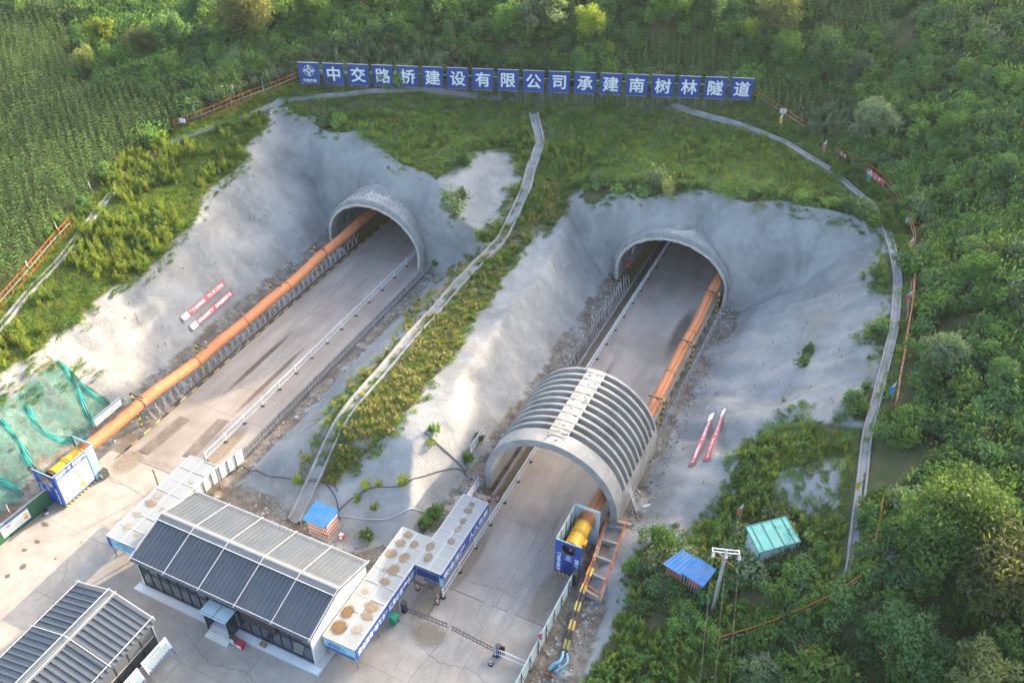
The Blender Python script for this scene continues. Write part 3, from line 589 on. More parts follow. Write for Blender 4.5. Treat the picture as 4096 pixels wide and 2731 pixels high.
# ------------------------------------------------------------------ orange ventilation ducts hung on brackets
def duct(name, label, pts, r=.8, step=1.5, joints=7.4):
    P = smooth_path(pts, .75); P[:, 2] -= .16*np.abs(np.sin(np.arange(len(P))*.75*math.pi/9.6)); P[:, 0] += .06*np.sin(np.arange(len(P))*.33); th = thing(name, label, 'ventilation duct', tuple(P[0]), 'ventilation ducts')
    L_ = np.concatenate([[0], np.cumsum(np.linalg.norm(np.diff(P, axis=0), axis=1))]); nseg = max(1, int(L_[-1]/joints)); cut_ = np.linspace(0, L_[-1], nseg+1)
    for a, b in zip(cut_[:-1], cut_[1:]):
        q = np.arange(a, b-.01, .3).tolist()+[b-.02]; Q_ = [tuple(np.interp(u, L_, P[:, i]) for i in range(3)) for u in q]
        k = MB(); n0 = len(k.v); k.tube(Q_, r, 'orange_duct', 22, False)
        for vi in range(len(k.v)):
            ring = vi//22; ph = 2*math.pi*(vi % 22)/22; c_ = np.array(Q_[ring]); d = np.array(k.v[vi])-c_; k.v[vi] = tuple(c_+d*(1+.02*math.sin(ring*1.9+a)+.022*math.sin(4*ph+ring*.9+a)+.018*math.sin(7*ph-ring*1.7)+random.uniform(-.012, .012)))
        k.build('duct_length', th, True)
        e = tuple(np.interp(b, L_, P[:, i]) for i in range(3)); e2 = tuple(np.interp(b-.16, L_, P[:, i]) for i in range(3))
        k = MB(); k.tube([e2, e], r*1.035, 'duct_seam', 22); k.build('joint_band', th, True)
        top = [(x-.0, y, z+r*1.02) for x, y, z in Q_]; k = MB(); k.tube([(x+(.22 if x > -40 else -.32), y, z+.02-(.05 if x > -40 else .10)) for x, y, z in top], .035, 'duct_seam', 5); k.build('seam', th)
    return th
duct('ventilation_duct', 'long orange ventilation duct running into the left tunnel', [(-64.75, 38.6, 2.95), (-64.75, 41, 3.0), (-64.45, 46, 3.2), (-64.05, 52, 3.15), (-63.8, 58, 3.22), (-63.7, 67, 3.2), (-63.8, 78, 3.25), (-63.9, 88, 3.4), (-64.0, 100, 3.6), (-64.0, 118, 3.8)], .60)
duct('ventilation_duct', 'orange ventilation duct running under the ribbed arch into the right tunnel', [(-17.45, 51.7, 2.75), (-17.45, 53, 2.9), (-17.3, 57, 3.05), (-17.0, 65, 3.1), (-16.95, 74, 3.1), (-17.0, 84, 3.15), (-17.1, 94, 3.2), (-17.2, 104, 3.25), (-17.4, 120, 3.4)], .59)
def bracket(s, t, h, side, label):
    th = thing('duct_bracket', label, 'duct bracket', (s, t, 0), 'duct brackets')
    k = MB(); k.box((s-.07, t-.07, -.1), (s+.07, t+.07, h), 'hazard_post' ); k.build('post', th)
    k = MB(); k.bar((s, t, h-.06), (s+side*1.7, t, h-.06), .11, .11, 'dark_steel'); k.build('arm', th); k = MB(); k.bar((s, t, h-1.0), (s+side*.9, t, h-.1), .07, .07, 'dark_steel')
    for dx in (.5, 1.4): k.bar((s+side*dx, t, h-.05), (s+side*dx, t, h-.5), .03, .03, 'dark_steel')
    k.build('brace', th)
for (s, t, h), lb in zip([(-65.1, 46.1, 4.5), (-64.95, 55.5, 4.3), (-64.85, 68.5, 4.3), (-64.9, 77.6, 4.3)], ['striped steel bracket nearest the left fan box holding the orange duct', 'second striped bracket from the left fan box under the orange duct', 'third striped bracket from the left fan box under the orange duct', 'bracket nearest the left tunnel mouth holding the orange duct']): bracket(s, t, h, 1, lb)
for (s, t, h), lb in zip([(-15.95, 79.3, 4.15), (-15.95, 89.6, 4.2), (-15.95, 69.0, 4.15)], ['dark bracket holding the right duct halfway to the tunnel', 'dark bracket holding the right duct beside the tunnel mouth', 'dark bracket holding the right duct behind the ribbed arch']): bracket(s, t, h, -1, lb)

# ------------------------------------------------------------------ striped kerb pipes
def strip_pipe(label, s, t0, t1, r=.06, z=.08):
    th = thing('kerb_pipe', label, 'pipe', (s, t0, 0), 'striped kerb pipes'); t = t0
    while t < t1:
        e = min(t+6, t1); k = MB(); k.tube([(s, t, z), (s+random.uniform(-.06, .06), (t+e)/2, z), (s, e-.04, z)], r, 'hazard_pipe', 8); k.build('pipe_length', th, True); t = e
strip_pipe('yellow and black striped pipe along the left road edge under the duct', -63.86, 41.5, 92); strip_pipe('yellow and black striped pipe along the right road edge under the duct', -16.6, 57, 98)
k = thing('kerb_pipe', 'dark cable pipe lying beside the striped pipe of the left road', 'pipe', (-64.2, 50, 0)); m_ = MB(); m_.tube([(-64.15+.08*math.sin(t*.8), t, .1) for t in range(50, 94, 2)], .06, 'black_rubber', 6); m_.build('pipe_length', k, True)

# ------------------------------------------------------------------ rows of steel starter bars
bar_me = MB().tube([(0, 0, 0), (0, 0, 1)], .022, 'rebar', 4).build('bar_source').data; bpy.data.objects.remove(bpy.data.objects['bar_source'])
def bars(label, rows, t0, t1, sp):
    th = thing('starter_bar_row', label, 'steel bars', (rows[0][0], t0, 0), 'rows of starter bars')
    for s, h, lean, z, tl in rows:
        t = t0; n_ = 0
        while t < t1:
            n_ += 1; hh = h*random.uniform(.88, 1.1); put(bar_me, 'steel_bar', th, (s+random.uniform(-.04, .04), t, z), (tl*(1 if n_ % 2 else -1) + random.uniform(-.06, .06), lean+random.uniform(-.06, .06), 0), (1, 1, hh)); t += sp*random.uniform(.9, 1.1)
    k = MB(); s, h, lean, z, tl = rows[0]; k.bar((s, t0, z+.2), (s, t1, z+.2), .025, .025, 'rust'); k.build('tie_bar', th)
bars('row of steel bars under the orange duct beside the left road', [(-64.25, 1.9, -.30, -.1, .18), (-64.45, 1.6, .02, -.1, .3)], 47.5, 86, .5)
bars('row of steel bars along the right side of the left road', [(-52.55, 1.25, .10, -.15, .05), (-52.1, 1.2, -.12, -.1, .08)], 45.2, 85, .46)
bars('row of steel bars rising from the trench left of the right road', [(-27.75, 1.75, -.22, -.2, .05), (-28.5, 1.35, -.1, 0, .08)], 66.5, 93, .42)
bars('row of steel bars under the duct right of the right road', [(-15.95, 1.25, .25, -.1, .1), (-15.55, 1.1, -.1, 0, .15)], 66.5, 95, .45)

# ------------------------------------------------------------------ white guard railings
def src(mbk, name):
    o = mbk.build(name); m = o.data; bpy.data.objects.remove(o); return m
post_me = src(MB().box((-.05, -.05, 0), (.05, .05, 1.17), 'white_paint').box((-.065, -.065, 1.17), (.065, .065, 1.21), 'white_paint'), 'rail_post')
foot_me = src(MB().hexa([(-.24, -.15, 0), (.24, -.15, 0), (.24, .15, 0), (-.24, .15, 0)], [(-.17, -.1, .11), (.17, -.1, .11), (.17, .1, .11), (-.17, .1, .11)], 'black_rubber'), 'rail_foot')
toprail_me = src(MB().box((-.03, .05, 0), (.03, 2.95, .07), 'white_paint'), 'top_rail'); bal_me = src(MB().box((-.014, -.014, .39), (.014, .014, 1.02), 'white_paint'), 'baluster')
toprail_x = src(MB().box((.05, -.03, 0), (2.95, .03, .07), 'white_paint'), 'top_rail_across')
def railing(label, s, t0, n, nb=14, along='y', z0=0.0):
    th = thing('guard_railing', label, 'railing', (s, t0, z0), 'white guard railings')
    P = (lambda d: (s, t0+d, z0)) if along == 'y' else (lambda d: (s+d, t0, z0))
    rm = toprail_me if along == 'y' else toprail_x
    for i in range(n+1):
        p = P(3*i); o = put(post_me, 'post', th, p); put(foot_me, 'base', o, p)
        if i == n: break
        for z in (1.02, .32): a = P(3*i); put(rm, 'rail', th, (a[0], a[1], z0+z))
        for j in range(nb):
            put(bal_me, 'baluster', th, P(3*i+3*(j+1)/(nb+1)))
railing('white railing along the right side of the left road', -55.53, 45.0, 16); railing('white railing along the left side of the right road', -26.18, 40.9, 21)
railing('short white railing beside the barrier gate and pale hoarding', -19.6, 37.8, 1, 16, 'x')

# ------------------------------------------------------------------ name boards above the tunnels
SA, SB = np.array([-80.93, 99.4]), np.array([-21.56, 120.2]); SD = (SB-SA)/np.linalg.norm(SB-SA); SN = np.array([SD[1], -SD[0]]); SLEN = np.linalg.norm(SB-SA)
chars = ['logo']+list('中交路桥建设有限公司承建南树林隧道'); pitch = SLEN/(17+.835); pw = pitch*.835
ordw = ['leftmost', 'second', 'third', 'fourth', 'fifth', 'sixth', 'seventh', 'eighth', 'ninth', 'tenth', 'eleventh', 'twelfth', 'thirteenth', 'fourteenth', 'fifteenth', 'sixteenth', 'seventeenth', 'rightmost']
for i, c in enumerate(chars):
    p0 = SA+SD*pitch*i; p1 = p0+SD*pw; zb = 14.66+.40*i/17; lean = -.02
    cx = (p0+p1)/2
    lab = 'leftmost blue board above the tunnels with white compass emblem' if i == 0 else '%s%s blue board in the row above the tunnels, white %s on it' % (ordw[i], '' if i == 17 else ' from left', c)
    th = thing('sign_board', lab, 'sign board', (cx[0], cx[1], zb), 'name boards above the tunnels')
    k = MB(); b = SN*.04; H3 = 3.0
    k.hexa([(*(p0+b), zb), (*(p1+b), zb), (*(p1-b), zb), (*(p0-b), zb)], [(*(p0+b), zb+H3), (*(p1+b), zb+H3), (*(p1-b), zb+H3), (*(p0-b), zb+H3)], 'sign_blue'); k.build('panel', th)
    k = MB()
    for a0, a1 in (((*p0, zb+H3+.012), (*p1, zb+H3+.012)), ((*p0, zb-.012), (*p1, zb-.012))): k = MB(); k.bar(a0, a1, .1, .03, 'offwhite'); k.build('edge_trim', th)
    f = SN*.046; u = (SD[0], SD[1], 0); k = MB(); ctr = (cx[0]+f[0], cx[1]+f[1], zb+H3/2)
    if c == 'logo':
        emblem(k, (ctr[0], ctr[1], ctr[2]+.35), u, UP, .88, 'letter', 'sign_blue'); k.build('emblem', th); k = MB(); write(k, '中国交建', (ctr[0], ctr[1], zb+.42), u, UP, .46, 'letter', .018, 1.95)
    else:
        for n_, (dx, dz) in enumerate(((0, 0), (.045, .02), (-.045, -.02), (.02, -.045), (-.02, .045))):
            g = SN*.003*n_; write(k, c, (ctr[0]+SD[0]*dx+g[0], ctr[1]+SD[1]*dx+g[1], ctr[2]+dz), u, UP, 2.2, 'letter', 0)
    k.build('lettering', th)
    for fr in (.12, .88):
        q = p0+SD*pw*fr-SN*.1; zg = zt(q[0], q[1]); k = MB(); k.bar((q[0], q[1], zg-.3), (q[0], q[1], zb+H3-.2), .07, .07, 'steel'); k.build('post', th)
    if i < 17:
        k = MB(); q0 = p0+SD*pw-SN*.1; q1 = p0+SD*pitch-SN*.1; k.bar((*q0, zb+1.9), (*q1, zb+1.92), .05, .05, 'offwhite'); k.build('tie_rail', th)
# chain-link fence below the boards
cf = thing('chain_link_fence', 'grey chain-link fence on posts under the row of blue boards', 'fence', (*(SA-SN*.35), 13))
npost = 21; fp = []
for i in range(npost):
    q = SA-SN*.35+SD*SLEN*i/(npost-1); zg = zt(*q); fp.append((q[0], q[1], zg)); k = MB(); k.tube([(q[0], q[1], zg-.2), (q[0], q[1], zg+2.5)], .035, 'steel', 6); k.build('post', cf)
k = MB(); k.tube([(x, y, z+2.45) for x, y, z in fp], .022, 'steel', 5); k.tube([(x, y, z+.12) for x, y, z in fp], .018, 'steel', 5); k.build('rail', cf)
k = MB(); FP = np.array(fp); ul = np.linspace(0, 1, npost)
def fpt(u, h): return (np.interp(u, ul, FP[:, 0]), np.interp(u, ul, FP[:, 1]), np.interp(u, ul, FP[:, 2])+h)
stp = .24/SLEN; hmax = 2.4; du = hmax/SLEN
u = -du
while u < 1:
    for a, b in ((u, u+du), (u+du, u)):
        a2, b2 = min(max(a, 0), 1), min(max(b, 0), 1)
        ha = hmax*(a2-a)/(b-a); hb = hmax*(b2-a)/(b-a)
        if abs(a2-b2) > .001: k.bar(fpt(a2, ha), fpt(b2, hb), .013, .013, 'steel')
    u += stp
k.build('wire_mesh', cf)['kind'] = 'stuff'
# ------------------------------------------------------------------ office house with the long grey roof
def shared(objs_mesh, name, parent, ats, rot=None):
    return [put(objs_mesh, name, parent, a, rot) for a in ats]
X0, X1, Y0, Y1, ZE, YR, ZR = -50.45, -32.05, 30.45, 39.0, 3.72, 34.7, 5.05
h1 = thing('office_house', 'long office house with ribbed grey roof and dark glass front', 'house', ((X0+X1)/2, (Y0+Y1)/2, 0))
k = MB(); k.box((-50.75, 30.0, -.02), (-31.5, 39.6, .24), 'offwhite'); k.build('plinth', h1)
for i in range(7): k = MB(); k.box((-50.75+i*2.75+.02, 30.0, .241), (-50.75+(i+1)*2.75-.02, 30.62, .262), 'board_white'); k.build('paving_tile', h1)
k = MB(); k.box((-50.1, 38.5, .24), (-32.3, 38.62, ZE-.12), 'offwhite'); k.build('back_wall', h1)
for x, nm in ((-50.2, 'gable_wall'), (-32.32, 'gable_wall')):
    k = MB(); k.hexa([(x, 30.75, .24), (x+.14, 30.75, .24), (x+.14, 38.6, .24), (x, 38.6, .24)], [(x, 30.75, ZE-.1), (x+.14, 30.75, ZE-.1), (x+.14, 38.6, ZE-.1), (x, 38.6, ZE-.1)], 'white_paint')
    k.poly([(x, 30.75, ZE-.1), (x, 38.6, ZE-.1), (x, YR, ZR-.15)], 'white_paint'); k.poly([(x+.14, 30.75, ZE-.1), (x+.14, 38.6, ZE-.1), (x+.14, YR, ZR-.15)][::-1], 'white_paint'); k.build(nm, h1)
for ya, yb in ((Y0, YR), (Y1, YR)):
    k = MB(); a = [(X0, ya, ZE), (X1, ya, ZE), (X1, yb, ZR), (X0, yb, ZR)]; b = [(x, y, z-.09) for x, y, z in a]; k.hexa(b, a, 'roof_metal'); k.build('roof_slope', h1)
n_r = 44
for ya in (Y0, Y1):
    u_ = Vector((0, YR-ya, ZR-ZE)); k = MB(); k.bar((0, 0, .035), (0, u_.y*.985, u_.z*.985+.035), .11 if ya == Y0 else .06, .09 if ya == Y0 else .05, 'roof_rib'); rm = src(k, 'roof_rib')
    for i in range(n_r): put(rm, 'roof_rib', h1, (X0+.2+(X1-X0-.4)*i/(n_r-1), ya, ZE))
k = MB(); k.hexa([(X0-.05, YR-.55, ZR-.1), (X1+.05, YR-.55, ZR-.1), (X1+.05, YR+.55, ZR-.1), (X0-.05, YR+.55, ZR-.1)], [(X0-.05, YR-.5, ZR-.02), (X1+.05, YR-.5, ZR-.02), (X1+.05, YR+.5, ZR-.02), (X0-.05, YR+.5, ZR-.02)], 'roof_cap')
k.poly([(X0, YR-.5, ZR), (X1, YR-.5, ZR), (X1, YR, ZR+.14), (X0, YR, ZR+.14)], 'roof_cap'); k.poly([(X0, YR+.5, ZR), (X0, YR, ZR+.14), (X1, YR, ZR+.14), (X1, YR+.5, ZR)], 'roof_cap'); k.build('ridge_cap', h1)
for y, z in ((YR-.58, ZR+.1), (Y0+.12, ZE+.26), (Y1-.12, ZE+.24), (YR+.15, ZR+.24)):
    k = MB(); k.bar((X0-.05, y, z), (X1+.05, y, z), .045, .045, 'white_paint'); k.build('lightning_rod', h1)
for i in range(6):
    x = X0+.02+(X1-X0-.04)*i/5
    for ya, dz in ((Y0-.08, .2), (Y1+.05, .2)): k = MB(); k.bar((x, ya, ZE+dz), (x, YR, ZR+dz+.05), .05, .05, 'white_paint'); k.build('lightning_rod', h1)
ncol = 17
for i in range(ncol):                                     # dark glass front, pane by pane
    a = -50.05+(17.75)*i/ncol; b = -50.05+17.75*(i+1)/ncol
    if -42.3 < (a+b)/2 < -40.0: rows = ((2.45, 3.55),)
    else: rows = ((.32, 2.35), (2.42, 3.58))
    for z0, z1 in rows:
        k = MB(); k.box((a+.035, 30.80, z0), (b-.035, 30.84, z1), 'glass_grey' if (z0 > 2 and i % 5 == 1) else 'glass_dark'); o = k.build('window_pane', h1)
        if z0 < 1 and i not in (7, 8): k = MB(); k.box((a+.05, 30.86, .34), (b-.05, 30.87, .34+random.choice((.75, .8, .82))), 'pane_strip'); k.build('pane_strip', o)  # dark blue strip behind the lower part of most panes
    k = MB(); k.box((a-.03, 30.74, .26), (a+.03, 30.84, 3.62), 'frame_dark'); k.build('mullion', h1)
for z in (.27, 2.38, 3.6): k = MB(); k.box((-50.1, 30.745, z-.03), (-32.3, 30.83, z+.04), 'frame_dark'); k.build('transom', h1)
k = MB(); k.box((-39.1, 30.62, 2.2), (-35.6, 30.70, 3.5), 'brown_sheet'); k.build('roller_shade', h1)
k = MB(); k.hexa([(-33.9, 30.35, 1.5), (-33.0, 30.35, 1.5), (-33.0, 30.72, 2.3), (-33.9, 30.72, 2.3)], [(-33.9, 30.37, 1.5), (-33.0, 30.37, 1.5), (-33.0, 30.74, 2.3), (-33.9, 30.74, 2.3)], 'glass_grey'); k.build('open_vent', h1)
pc = MB(); pc.box((-42.45, 29.4, 2.62), (-39.75, 30.78, 2.66), 'pale_sheet'); cn = pc.build('canopy', h1); k = MB(); k.box((-42.3, 29.5, 2.661), (-39.9, 29.56, 2.70), 'steel'); k.box((-41.13, 29.4, 2.661), (-41.07, 30.7, 2.70), 'steel'); k.build('canopy_frame', cn)
for x in (-42.3, -39.95): k = MB(); k.box((x, 29.75, .25), (x+.06, 30.72, 2.55), 'glass_dark'); k.build('porch_side', h1); k = MB(); k.box((x-.02, 29.66, .2), (x+.09, 29.76, 2.6), 'frame_dark'); k.build('porch_post', h1)
k = MB(); k.box((-42.1, 29.0, 0), (-39.85, 29.99, .2), 'board_white'); st = k.build('step', h1)
for y in (29.02, 29.6): k = MB(); k.box((-42.05, y, .201), (-39.9, y+.06, .206), 'warn_yellow'); k.build('warning_strip', st)
def small_box(name, label, cat, lo, hi, m, part='case', extra=None):
    th = thing(name, label, cat, ((lo[0]+hi[0])/2, (lo[1]+hi[1])/2, lo[2])); x0, y0, z0 = lo; x1, y1, z1 = hi
    k = MB(); k.hexa([(x0, y0, z0), (x1, y0, z0), (x1, y1, z0), (x0, y1, z0)], [(x0+.02, y0+.02, z1), (x1-.02, y0+.02, z1), (x1-.02, y1-.02, z1), (x0+.02, y1-.02, z1)], m); k.build(part, th)
    k = MB(); k.box((x0-.015, y0-.015, z1), (x1+.015, y1+.015, z1+.04), extra or m); k.build('lid', th); k = MB(); k.box((x0+.06, y0-.012, z0+.12), (x1-.06, y0-.002, z1-.12), 'board_white'); k.build('sticker', th); return th
small_box('fire_box', 'red fire equipment box beside the office house steps', 'fire box', (-39.15, 29.3, 0), (-38.5, 29.72, .62), 'red_paint')
small_box('waste_bin', 'dull steel waste bin between the house steps and the red box', 'bin', (-39.75, 29.4, 0), (-39.3, 29.8, .85), 'steel', extra='dark_steel')
small_box('cardboard_box', 'small brown carton on the office house plinth', 'carton', (-37.3, 30.1, .27), (-36.8, 30.45, .55), 'wood')

# ------------------------------------------------------------------ second house at the lower left
A0, A1, B1, E2, RX, RZ2 = -53.15, -44.55, 27.05, 3.25, -48.75, 4.5
h2 = thing('office_house', 'smaller grey roofed house at the lower left corner of the yard', 'house', (RX, 20, 0)); B0 = 10.0
k = MB(); k.box((-52.9, B0, 0), (-44.75, 26.75, .18), 'offwhite'); k.build('plinth', h2)
for xa in (A0, A1):
    a = [(xa, B0, E2), (RX, B0, RZ2), (RX, B1, RZ2), (xa, B1, E2)]; k = MB(); k.hexa([(x, y, z-.09) for x, y, z in a], a, 'roof_metal'); k.build('roof_slope', h2)
    kk = MB(); kk.bar((0, 0, .05), ((RX-xa)*.93, 0, (RZ2-E2)*.93+.05), .16, .10, 'roof_rib'); rm = src(kk, 'roof_rib')
    for i in range(32): put(rm, 'roof_rib', h2, (xa, B1-.3-i*.53, E2))
k = MB(); k.poly([(RX-.42, B0, RZ2-.02), (RX, B0, RZ2+.12), (RX, B1+.03, RZ2+.12), (RX-.42, B1+.03, RZ2-.02)][::-1], 'roof_cap'); k.poly([(RX+.42, B0, RZ2-.02), (RX, B0, RZ2+.12), (RX, B1+.03, RZ2+.12), (RX+.42, B1+.03, RZ2-.02)], 'roof_cap'); k.build('ridge_cap', h2)
for x, z in ((RX-.35, RZ2+.2), (RX+.35, RZ2+.2), (A0+.3, E2+.3), (A1-.3, E2+.3)): k = MB(); k.bar((x, B0, z), (x, B1+.1, z), .05, .05, 'white_paint'); k.build('lightning_rod', h2)
for y in (B1-.05, 22.3, 17.4):
    for xa in (A0, A1): k = MB(); k.bar((xa, y, E2+.25), (RX, y, RZ2+.3), .05, .05, 'white_paint'); k.build('lightning_rod', h2)
for xa, s_ in ((-44.8, 1), (-52.85, -1)):
    for i in range(12):
        y = 26.6-1.35*i
        for z0, z1 in ((.2, 1.72), (1.78, 3.1)):
            k = MB(); k.box((xa-.02, y-1.3, z0), (xa+.02, y-.05, z1), 'glass_grey' if z0 > 1 else 'glass_dark'); k.build('window_pane', h2)
        k = MB(); k.box((xa-.05, y-.05, .18), (xa+.05, y, 3.2), 'frame_dark'); k.build('mullion', h2)
    for z in (1.75, 3.15): k = MB(); k.box((xa-.055, B0, z-.025), (xa+.055, 26.6, z+.035), 'dust_light'); k.build('transom', h2)
k = MB(); k.hexa([(-52.85, 26.62, .18), (-44.75, 26.62, .18), (-44.75, 26.74, .18), (-52.85, 26.74, .18)], [(-52.85, 26.62, 3.15), (-44.75, 26.62, 3.15), (-44.75, 26.74, 3.15), (-52.85, 26.74, 3.15)], 'white_paint'); k.poly([(-52.85, 26.74, 3.15), (-44.75, 26.74, 3.15), (RX, 26.74, RZ2-.12)][::-1], 'white_paint'); k.build('gable_wall', h2)
def stand_board(label, t0, t1, photos):
    th = thing('display_board', label, 'display board', (-43.4, (t0+t1)/2, 0), 'display boards on frames')
    k = MB(); k.hexa([(-43.25, t0, .85), (-43.2, t0, .85), (-43.2, t1, .85), (-43.25, t1, .85)], [(-43.7, t0, 2.1), (-43.65, t0, 2.1), (-43.65, t1, 2.1), (-43.7, t1, 2.1)], 'board_white'); k.build('panel', th)
    f = lambda y, h, e=.006: (-43.2-.45*h+e+.003, t0+(t1-t0)*y, .85+1.25*h+.003)
    def patch(nm, y0, y1, z0, z1, m): k = MB(); k.poly([f(y0, z0), f(y1, z0), f(y1, z1), f(y0, z1)], m); k.build(nm, th)
    patch('print_band', .02, .98, .02, .1, 'blue_letter')
    if photos:
        for y0 in (.1, .38, .68):
            for z0 in (.17, .48): patch('photo_print', y0, y0+.25, z0, z0+.27, random.choice(('print_dark', 'steel_plate', 'pale_sheet')))
    else:
        patch('map_print', .08, .9, .24, .68, 'print_green')
        for j in range(7): patch('caption_print', .12+j*.115, .21+j*.115, .14, .20, 'print_dark')
    k = MB(); write(k, '通风设施' if photos else '隧道平面布置图', f(.5, .8), (0, 1, 0), (-.339, 0, .941), .16, 'blue_letter', .01); k.build('lettering', th)
    for y in (t0+.05, t1-.05): k = MB(); k.bar((-43.2, y, .0), (-43.72, y, 2.15), .05, .05, 'steel'); k.bar((-43.72, y, 2.0), (-42.95, y, .02), .04, .04, 'steel'); k.build('frame_leg', th)
stand_board('white display board with green site plan beside the lower left house', 24.0, 26.7, False); stand_board('white display board with photographs at the bottom edge beside the lower left house', 20.9, 23.6, True)

# ------------------------------------------------------------------ covered walkways
def walk_roof(th, rects, z, th_=.06, nx=2, step=1.55):
    for (x0, x1, y0, y1) in rects:
        ny = max(1, round((y1-y0)/step))
        for i in range(nx):
            for j in range(ny):
                a, b = x0+(x1-x0)*i/nx, x0+(x1-x0)*(i+1)/nx; c, d = y0+(y1-y0)*j/ny, y0+(y1-y0)*(j+1)/ny
                k = MB(); k.box((a+.03, c+.03, z), (b-.03, d-.03, z+th_+random.uniform(-.012, .012)), 'poly_roof'); k.build('roof_panel', th)
        for i in range(nx+1): x = x0+(x1-x0)*i/nx; k = MB(); k.box((x-.06, y0, z-.03), (x+.06, y1, z+.085), 'poly_batten'); k.build('batten', th)
        for j in range(ny+1): y = y0+(y1-y0)*j/ny; k = MB(); k.box((x0, y-.05, z-.035), (x1, y+.05, z+.09), 'poly_batten'); k.build('batten', th)
def blob(mb, x, y, z, rx, ry, m, n=22, jag=.16):
    ph = [random.uniform(0, 6.28) for _ in range(4)]
    P = []
    for i in range(n):
        a = 2*math.pi*i/n; r = 1+jag*(math.sin(2*a+ph[0])*.6+math.sin(3*a+ph[1])*.5+math.sin(5*a+ph[2])*.35); P.append((x+rx*r*math.cos(a), y+ry*r*math.sin(a), z))
    mb.poly(P, m)
def dust(th, spots, z):
    for x, y, rx, ry, lv in spots:
        k = MB(); q = 1.45; x += random.uniform(-.12, .12); y += random.uniform(-.12, .12); rx *= random.uniform(.8, 1.15); ry *= random.uniform(.8, 1.15); k.poly([(x-rx*q, y-ry*q, z), (x+rx*q, y-ry*q, z), (x+rx*q, y+ry*q, z), (x-rx*q, y+ry*q, z)], 'dust_soft%d' % lv); k.build('dust_patch', th)
wl = thing('covered_walkway', 'pale roofed walkway left of the office house beside the left road', 'walkway', (-53.3, 37.4, 0)); zw = 2.82
walk_roof(wl, [(-54.95, -51.75, 32.05, 42.9)], zw)
dust(wl, [(-54.2, 37.6, .55, .5, 1), (-54.1, 36.5, .6, .55, 2), (-54.3, 35.1, .4, .35, 1), (-53.9, 33.5, .45, .5, 1), (-52.6, 33.2, .35, .3, 1), (-52.5, 40.2, .3, .25, 1), (-52.5, 36.4, .35, .3, 1)], zw+.095)
for x in (-54.85, -51.85):
    for y in (32.15, 35.7, 39.2, 42.75): k = MB(); k.box((x-.05, y-.05, 0), (x+.05, y+.05, zw-.03), 'steel'); k.build('post', wl)
k = MB(); k.box((-54.6, 32.0, 1.5), (-51.3, 32.05, 2.78), 'board_sky'); k.build('fascia_board', wl); k = MB(); k.box((-54.97, 31.97, 1.5), (-54.62, 32.03, 2.78), 'blue_sheet'); o = k.build('side_strip', wl)
k = MB(); k.box((-53.6, 31.985, 2.6), (-51.3, 31.995, 2.75), 'blue_letter'); k.build('print_band', wl); k = MB(); write(k, '责任心是安全之魂', (-52.85, 31.985, 2.33), (1, 0, 0), UP, .30, 'blue_letter', .02, 2.3); write(k, '标准化是安全之本', (-52.35, 31.985, 1.95), (1, 0, 0), UP, .28, 'blue_letter', .02, 1.9); k.build('lettering', wl)

wr = thing('covered_walkway', 'stepped pale roofed walkway with blue slogan boards beside the right road', 'walkway', (-29, 41, 0)); zr = 2.72
walk_roof(wr, [(-31.95, -28.98, 31.9, 44.15)], zr); walk_roof(wr, [(-28.9, -26.4, 41.15, 50.0)], zr)
k = MB(); k.box((-28.98, 41.15, zr-.02), (-28.9, 44.15, zr+.05), 'poly_batten'); k.build('batten', wr)
dust(wr, [(-31.2, 33.2, .62, .6, 3), (-31.3, 34.7, .62, .62, 3), (-29.7, 33.6, .5, .5, 1), (-30.0, 35.9, .62, .55, 2), (-29.75, 34.9, .55, .45, 2), (-31.2, 37.0, .35, .4, 1), (-30.2, 38.4, .5, .5, 2), (-30.2, 39.8, .6, .55, 2), (-30.0, 41.2, .55, .55, 2), (-31.2, 41.2, .5, .5, 2), (-30.9, 39.6, .3, .3, 1), (-31.2, 42.6, .55, .5, 2), (-31.2, 43.6, .5, .45, 2), (-30.0, 42.8, .4, .45, 2), (-28.6, 43.3, .38, .5, 2), (-28.2, 42.2, .32, .5, 2), (-27.3, 44.6, .35, .35, 2), (-27.3, 46.1, .3, .5, 1), (-27.5, 47.2, .35, .4, 2), (-27.5, 48.3, .35, .4, 2), (-27.6, 49.1, .35, .35, 2)], zr+.095)
for x, ys in ((-31.85, (32, 36, 40, 44)), (-29.05, (32.05, 35.2, 38.2, 41.0)), (-28.8, (45, 49.9)), (-26.5, (41.3, 44.2, 47.1, 49.9))):
    for y in ys: k = MB(); k.box((x-.05, y-.05, 0), (x+.05, y+.05, zr-.03), 'steel'); k.build('post', wr)
zf0, zf1 = 1.45, 2.6
def fascia(lo, hi, m, texts, u, n):
    k = MB(); k.box(lo, hi, m); k.build('fascia_board', wr)
    for body, at, size, wd, lm in texts: k = MB(); write(k, body, at, u, UP, size, lm, .03, wd); k.build('lettering', wr)
fascia((-28.92, 31.9, zf0), (-28.87, 41.1, zf1), 'blue_sheet', [('安全没有“差不多”', (-28.862, 34.3, 2.03), .72, 4.3, 'letter'), ('隐患必须“零容忍”', (-28.862, 38.9, 2.03), .72, 4.2, 'letter')], (0, 1, 0), 1)
fascia((-26.36, 41.15, zf0), (-26.31, 50.0, zf1), 'blue_sheet', [('安全生产', (-26.302, 43.4, 2.03), .78, 3.9, 'letter'), ('人人有责', (-26.302, 47.9, 2.03), .78, 3.7, 'letter')], (0, 1, 0), 1)
fascia((-28.86, 41.08, zf0), (-26.4, 41.13, zf1), 'deep_blue', [], (1, 0, 0), -1)
fascia((-31.95, 31.85, 1.35), (-28.95, 31.9, zf1), 'board_sky', [('加强质量管理', (-30.75, 31.842, 2.28), .22, 1.3, 'print_dark'), ('安全施工', (-30.7, 31.842, 1.98), .42, 1.75, 'blue_letter')], (1, 0, 0), -1)
